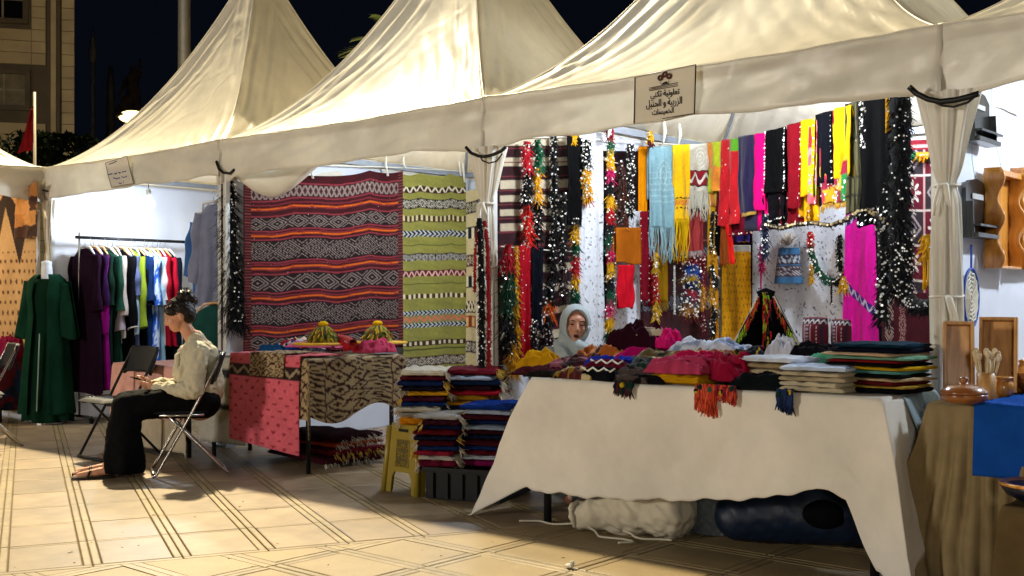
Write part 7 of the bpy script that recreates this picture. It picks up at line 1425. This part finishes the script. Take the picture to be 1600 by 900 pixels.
MB().tube([c + UPV*rr, c + UPV*(rr+.12)], .006, 5).build('hanging_loop', mat('blue_ring', ''), t)
# ------------------------------------------------------------------ people
def skin_mat(name, c):
    m, nt, bs = nodes_of(name); n = tex_noise(nt, 18); cr = nt.nodes.new('ShaderNodeValToRGB'); c = lin(c)
    cr.color_ramp.elements[0].color = (c[0]*.85, c[1]*.78, c[2]*.75, 1); cr.color_ramp.elements[1].color = (min(1, c[0]*1.1), c[1]*1.05, c[2]*1.05, 1)
    nt.links.new(n.outputs['Fac'], cr.inputs[0]); nt.links.new(cr.outputs[0], bs.inputs['Base Color']); bs.inputs['Roughness'].default_value = .5
    bs.inputs['Subsurface Weight'].default_value = .12; bs.inputs['Subsurface Radius'].default_value = (.01, .004, .002); return m
SKIN = skin_mat('skin_light', '#cf9b7c'); SKIN2 = skin_mat('skin_tan', '#b8846a')
def hand(w, d, up, side, curl, s=1.):
    """Capsules of a hand: w wrist, d pointing direction, up the back of the hand, side the thumb's direction."""
    w, d, up, side = [np.array(q, float) for q in (w, d, up, side)]; d /= np.linalg.norm(d); up = up - d*(up @ d); up /= np.linalg.norm(up); side = side - d*(side @ d) - up*(side @ up); side /= np.linalg.norm(side)
    caps = [(w, w + d*.035*s, .024*s, .026*s)]
    for k, (o, L, r) in enumerate(((.027, .072, .0085), (.009, .08, .009), (-.009, .075, .0085), (-.026, .06, .0075))):
        k0 = w + d*.085*s + side*o*s; caps.append((w + d*.03*s + side*o*.6*s, k0, .014*s, .011*s)); a = 0.; p = k0
        for q, f in enumerate((.45, .32, .23)):
            a += curl*(.7, 1., .8)[q]; dd = d*math.cos(a) - up*math.sin(a); n = p + dd*L*f*s; caps.append((p, n, r*s*(1 - .08*q), r*s*(1 - .08*(q+1)))); p = n
    t0 = w + d*.03*s + side*.026*s; t1 = t0 + (d*.55 + side*.7 - up*.3)*.042*s; t2 = t1 + (d*.9 + side*.1 - up*.35)*.032*s
    return caps + [(w + d*.02*s + side*.012*s, t0, .016*s, .014*s), (t0, t1, .0125*s, .0105*s), (t1, t2, .0105*s, .0085*s)]
def head_parts(c, fwd, up, lft, s=1., mouth_open=0.):
    """Capsules and ellipsoids of a head: c its centre, fwd the gaze."""
    M = Matrix((fwd, lft, up)).transposed(); g = lambda a, b, h: c + fwd*a*s + lft*b*s + up*h*s
    balls = [(g(-.018, 0, .022), (.096*s, .076*s, .092*s), M), (g(.030, 0, -.03), (.058*s, .058*s, .078*s), M), (g(.048, 0, -.078 - mouth_open*.012), (.036*s, .034*s, .028*s), M), (g(.055, 0, .03), (.030*s, .055*s, .035*s), M)]
    for q in (-1, 1):
        balls += [(g(.055, .034*q, -.022), (.026*s, .024*s, .026*s), M), (g(-.012, .075*q, -.018), (.018*s, .009*s, .030*s), M), (g(.078, .030*q, .020), (.010*s, .018*s, .007*s), M), (g(.073, .031*q, .002), (.012*s, .013*s, .009*s), M)]
    balls += [(g(.080, 0, -.057), (.012*s, .020*s, .006*s), M), (g(.079, 0, -.069 - mouth_open*.016), (.012*s, .018*s, .007*s), M)]
    caps = [(g(.083, 0, .012), g(.103, 0, -.026), .007*s, .0115*s), (g(.088, .010, -.032), g(.088, -.010, -.032), .0085*s, .0085*s)]
    return caps, balls, g, M
# --- the woman on the folding chair
f, l = fW, lW
def w(a, b, h): return OW + f*a + l*b + UPV*h
wp = thing('person', 'seated woman in a cream blouse and black trousers looking at her phone', 'person', tuple(OW))
ti = R(24); hf = f*math.cos(ti) - UPV*math.sin(ti); hu = f*math.sin(ti) + UPV*math.cos(ti); hc = w(.083, 0, 1.122)
hcaps, hballs, hg, hM = head_parts(hc, hf, hu, l)
caps = [(w(-.07, 0, .5), w(-.07, 0, .8), .135, .115), (w(-.045, -.14, .885), w(-.045, .14, .885), .05, .05), (w(-.055, 0, .88), w(.045, 0, 1.06), .052, .048), (w(-.06, 0, .9), w(-.03, 0, .97), .075, .05)]
for s, wr in ((1, (.235, .055, .612)), (-1, (.255, -.06, .625))):
    caps += [(w(-.045, .165*s, .875), w(-.005, .205*s, .60), .045, .038), (w(-.005, .205*s, .60), w(*wr), .037, .023), (w(-.06, .085*s, .50), w(.43, .10*s, .50), .085, .06), (w(.43, .10*s, .50), w(.55, .09*s, .09), .058, .036)]
    caps += [(w(.53, .09*s, .055), w(.62, .09*s, .045), .032, .03), (w(.62, .09*s, .042), w(.74, .095*s, .028), .032, .022)]
    for k, o in enumerate((.0, .012, .022, .031, .038)): caps.append((w(.735, (.095 - .022*1 + o)*1. * s if s > 0 else -(.095 - .022 + o), .026), w(.775 - .006*k, (.073 + o)*s, .02), .0105 - .0008*k, .009 - .0008*k))
caps += hand(w(.235, .055, .612), f*.9 + UPV*.25 - l*.35, -UPV*.6 + l*.5, f*.3 + UPV*.9, .55) + hand(w(.255, -.06, .625), f*.85 + UPV*.15 + l*.45, -UPV*.7 - l*.5, f*.3 + UPV*.8, .6)
place('body', fuse('body', caps + hcaps, hballs, .0055, 3), wp, False, SKIN)
def rumple_cloth(amp, fr, seed): return lambda co, no: co + no*(amp*(fbm(co[:, 0]*fr + co[:, 1]*fr*.7, co[:, 2]*fr*.8, seed, 3) + 1.3*(creases(co[:, 0]*fr*1.2 - co[:, 1]*fr, co[:, 2]*fr*1.4 + co[:, 0]*fr, seed+3) - .5)))[:, None]
bl = [(w(-.07, 0, .585), w(-.08, 0, .66), .155, .155), (w(-.08, 0, .62), w(-.06, 0, .82), .165, .14), (w(-.05, -.145, .875), w(-.05, .145, .875), .068, .068), (w(-.06, 0, .88), w(-.035, 0, .945), .095, .068), (w(.02, 0, .72), w(.0, 0, .84), .10, .085)]
for s, wr in ((1, (.215, .068, .606)), (-1, (.235, -.072, .618))): bl += [(w(-.05, .165*s, .865), w(-.01, .21*s, .60), .068, .066), (w(-.01, .21*s, .598), w(*wr), .064, .047), (w(wr[0]-.05, wr[1]+.02*s, wr[2]-.004), w(*wr), .056, .05)]
M_BLOUSE = mat('cream_blouse', '#cdc4a8', .7, var=.06, scale=8, bmp=.3, bscale=60, bdist=.003, trans=.12)
place('blouse', fuse('blouse', bl, [(w(-.11, 0, .60), (.10, .14, .15))], .010, 5, rumple_cloth(.011, 8, 3)), wp, False, M_BLOUSE)
MB().tube([w(-.075, .058, .955), w(-.08, 0, .975), w(-.075, -.058, .955), w(-.02, -.065, .935), w(.04, -.03, .90), w(.055, 0, .87), w(.04, .03, .90), w(-.02, .065, .935)], .012, 7, closed=True).build('collar', M_BLOUSE, wp, smooth=True)
for s in (-1, 1): MB().tube([w(.055, .01*s, .87), w(.085, .04*s, .83), w(.09, .05*s, .77), w(.1, .035*s, .7)], [.014, .022, .018, .006], 7).build('collar_tie', M_BLOUSE, wp, smooth=True)
tr = []
for s in (-1, 1):
    tr += [(w(-.09, .085*s, .50), w(.20, .095*s, .505), .115, .105), (w(.20, .095*s, .505), w(.43, .10*s, .49), .105, .098), (w(.43, .10*s, .485), w(.45, .10*s, .28), .098, .118), (w(.45, .10*s, .28), w(.44, .10*s, .10), .118, .14)]
def hemcut(co, no):
    co = rumple_cloth(.005, 6, 9)(co, no); fold = np.clip((.36 - co[:, 2])/.3, 0, 1)*np.clip((co - OW) @ f*4 - .8, 0, 1); ang = np.arctan2((co - OW) @ l, (co - OW) @ f - .45)
    co = co + no*(fold*.012*np.sin(ang*9))[:, None]; co[:, 2] = np.maximum(co[:, 2], .035); return co
place('trousers', fuse('trousers', tr, [], .011, 5, hemcut), wp, False, mat('black_trousers', '#060608', .85, var=.15, bmp=.2, bscale=120, spec=.1))
HAIR = mat('dark_brown_hair', '#1a110d', .42, var=.3, scale=30, bmp=.6, bscale=90, bdist=.004)
place('hair', fuse('hair', [(hg(-.085, 0, .06), hg(-.10, 0, .03), .045, .04)], [(hg(-.03, 0, .036), (.096, .083, .090), hM), (hg(-.055, 0, -.005), (.072, .078, .085), hM), (hg(.028, .052, .052), (.05, .028, .042), hM), (hg(.028, -.052, .052), (.05, .028, .042), hM), (hg(-.115, 0, .09), (.05, .058, .05), hM), (hg(-.085, .025, .125), (.035, .035, .03), hM), (hg(-.14, -.02, .055), (.035, .04, .035), hM)], .008, 3,
      lambda co, no: co + no*(.004*np.sin(co[:, 2]*260 + 8*fbm(co[:, 0]*12, co[:, 1]*12, 2, 2)))[:, None]), wp, False, HAIR)
g = np.random.default_rng(8); n = 90; c0 = hg(-.10, 0, .10); dd = g.normal(size=(n, 3)); dd /= np.linalg.norm(dd, axis=1)[:, None]; strands('loose_curls', c0 + dd*.05, dd*.6 + np.array([0, 0, .1]), .045, .0028, HAIR, wp, 3, droop=.6)
for s in (-1, 1):
    MB().ball(hg(.0805, .031*s, .003), .009, 10, 7, (.5, 1.2, .35), hM).build('eye', mat('eye_dark', '#120c0a', .3, bmp=0), wp, smooth=True)
    MB().tube([hg(.079, .014*s, .022), hg(.083, .03*s, .027), hg(.072, .048*s, .022)], [.002, .003, .0015], 5).build('eyebrow', HAIR, wp)
MB().ball(hg(.087, 0, -.062), .012, 10, 6, (.45, 1.3, .45), hM).build('lips', mat('lips_rose', '#8c4440', .5, bmp=0), wp, smooth=True)
for s in (-1, 1):
    sh = [w(.505 + .285*q, (.092 + .006*math.sin(q*3))*s, .012) for q in np.linspace(0, 1, 9)]; mb = MB()
    for i, c in enumerate(sh):
        wd = (.030, .034, .034, .033, .036, .041, .042, .036, .018)[i]; mb.v += [tuple(c + l*wd - UPV*.008), tuple(c - l*wd - UPV*.008), tuple(c - l*wd + UPV*.008), tuple(c + l*wd + UPV*.008)]
    for i in range(8):
        a = i*4
        for k in range(4): mb.f.append((a+k, a+(k+1) % 4, a+4+(k+1) % 4, a+4+k))
    mb.f += [(3, 2, 1, 0), (32, 33, 34, 35)]; sd = mb.build('sandal', mat('black_leather', '#0e0d0d', .4, bmp=.1), wp)
    MB().tube([w(.69, (.092 + .04)*s, .015), w(.67, .115*s, .052), w(.665, .092*s, .064), w(.67, .068*s, .052), w(.69, .05*s, .015)], .008, 6).build('strap', mat('black_leather', ''), sd, smooth=True)
pc = w(.335, .0, .668); ph = thing('smartphone', 'dark smartphone held by the seated woman', 'phone', tuple(pc), FA)
mb = MB().box((0, 0, 0), (.145, .072, .009), (0, R(-18), R(8))); mb.build('case', mat('phone_black', '#0c0c0e', .25, bmp=0), ph, local=True, bevel=.003)
MB().box((0, 0, .0052), (.135, .066, .001), (0, R(-18), R(8))).build('screen', mat('phone_glass', '#05060a', .08, bmp=0, spec=.7), ph, local=True)
# --- the woman in the headscarf behind the table
HC = at_f(899, 508, 7.15); f = CAM - HC; f[2] = 0; f /= np.linalg.norm(f); ca, sa = math.cos(R(8)), math.sin(R(8)); f = np.array([f[0]*ca - f[1]*sa, f[0]*sa + f[1]*ca, 0]); l = np.array([-f[1], f[0], 0])
O2 = HC - f*.05; O2[2] = 0
def w(a, b, h): return O2 + f*a + l*b + UPV*h
wp2 = thing('person', 'woman in a pale grey headscarf sitting behind the white table', 'person', tuple(O2))
tl = R(6); hu = UPV*math.cos(tl) + l*math.sin(tl)*.8; hu /= np.linalg.norm(hu); hl = np.cross(hu, f); hc = HC
hcaps, hballs, hg, hM = head_parts(hc, f, hu, hl, 1.02, 1.)
caps = [(w(-.05, 0, .48), w(-.04, 0, .80), .15, .13), (w(-.02, -.14, .86), w(-.02, .14, .86), .055, .055), (w(-.03, 0, .86), hc - hu*.06, .055, .05)]
for s in (-1, 1): caps += [(w(-.02, .17*s, .85), w(.08, .2*s, .6), .045, .038), (w(.08, .2*s, .6), w(.28, .08*s, .62), .036, .025), (w(-.03, .09*s, .48), w(.36, .10*s, .46), .085, .065), (w(.36, .10*s, .46), w(.36, .1*s, .09), .06, .04), (w(.36, .1*s, .05), w(.5, .11*s, .04), .035, .028)]
caps += hand(w(.28, .08, .62), f - l*.4, UPV, l*-1., .4) + hand(w(.28, -.08, .62), f + l*.4, UPV, l, .4)
place('body', fuse('body', caps + hcaps, hballs, .0065, 3), wp2, False, SKIN2)
M_HIJ = mat('grey_headscarf', '#9aa5a8', .75, var=.08, scale=8, bmp=.3, bscale=90)
def hood(name, rx, ry, rz, off, a0, m, seed, amp):
    nr, na = 40, 72; q = np.linspace(R(a0), math.pi, nr)[:, None]; b = np.linspace(0, 2*np.pi, na, endpoint=False)[None, :]
    k = 1 + amp*np.sin(b*3 + q*5 + seed) + amp*.8*fbm(b/2, q, seed, 2); xx = rx*np.cos(q)*k + off[0]; yy = ry*np.sin(q)*np.cos(b)*k; zz = rz*np.sin(q)*np.sin(b)*k*(1 + .1*(np.sin(b) < 0)) + off[2]
    P = hc + xx[..., None]*f + yy[..., None]*hl + zz[..., None]*hu
    return sheet(name, P, m, wp2, thick=.006)
hood('under_cap', .108, .084, .112, (-.012, 0, .006), 50, cloth('#c4c4c2'), 2, .004)
hood('headscarf', .122, .098, .128, (-.014, 0, .006), 46, M_HIJ, 5, .012)
place('scarf_drape', fuse('scarf_drape', [(hc + f*.0 - hu*.115 - hl*.06, hc + f*.03 - hu*.14 + hl*.05, .062, .06), (hc - hu*.15 + f*.05 + hl*.03, w(.09, .05, .86), .06, .075), (hc - hu*.15 - f*.03, w(-.05, 0, .88), .085, .11), (w(.05, -.07, .93), w(.07, -.09, .82), .06, .07)], [], .009, 3,
      lambda co, no: co + no*(.014*np.sin(((co - hc) @ hl)*48 + ((co - hc) @ UPV)*46 + 3*fbm(co[:, 0]*4, co[:, 2]*4, 3, 2)))[:, None]), wp2, False, M_HIJ)
rb = [(w(-.05, 0, .47), w(-.04, 0, .82), .20, .165), (w(-.02, -.15, .85), w(-.02, .15, .85), .085, .085), (w(-.05, .1, .5), w(.38, .12, .46), .12, .1), (w(-.05, -.1, .5), w(.38, -.12, .46), .12, .1), (w(.38, .12, .46), w(.38, .12, .12), .1, .13), (w(.38, -.12, .46), w(.38, -.12, .12), .1, .13)]
for s in (-1, 1): rb += [(w(-.02, .175*s, .84), w(.08, .205*s, .61), .07, .06), (w(.08, .205*s, .61), w(.25, .09*s, .62), .058, .045)]
place('robe', fuse('robe', rb, [], .013, 4, rumple_cloth(.008, 5, 4)), wp2, False, mat('grey_robe', '#8a8f8e', .8, var=.1, bmp=.2))
for s in (-1, 1):
    MB().ball(hg(.081, .032*s, .004), .0105, 10, 7, (.5, 1.25, .5), hM).build('eye', mat('eye_dark', ''), wp2, smooth=True)
    MB().tube([hg(.082, .014*s, .024), hg(.086, .032*s, .029), hg(.073, .052*s, .022)], [.003, .0035, .002], 5).build('eyebrow', HAIR, wp2)
MB().ball(hg(.086, 0, -.066), .014, 12, 7, (.5, 1.35, .85), hM).build('mouth', mat('mouth_dark', '#2a0f0e', .5, bmp=0), wp2, smooth=True)
t = thing('wooden_stool', 'wooden stool under the woman in the headscarf', 'stool', tuple(O2)); MB().lathe([(.17, .40), (.175, .415), (.17, .43), (.001, .432)], w(-.05, 0, 0), 20).build('seat', W1, t)
for a in range(4): MB().tube([w(-.05 + .14*math.cos(a*1.57+.8), .14*math.sin(a*1.57+.8), 0), w(-.05 + .11*math.cos(a*1.57+.8), .11*math.sin(a*1.57+.8), .41)], .016, 8).build('leg', W1, t)
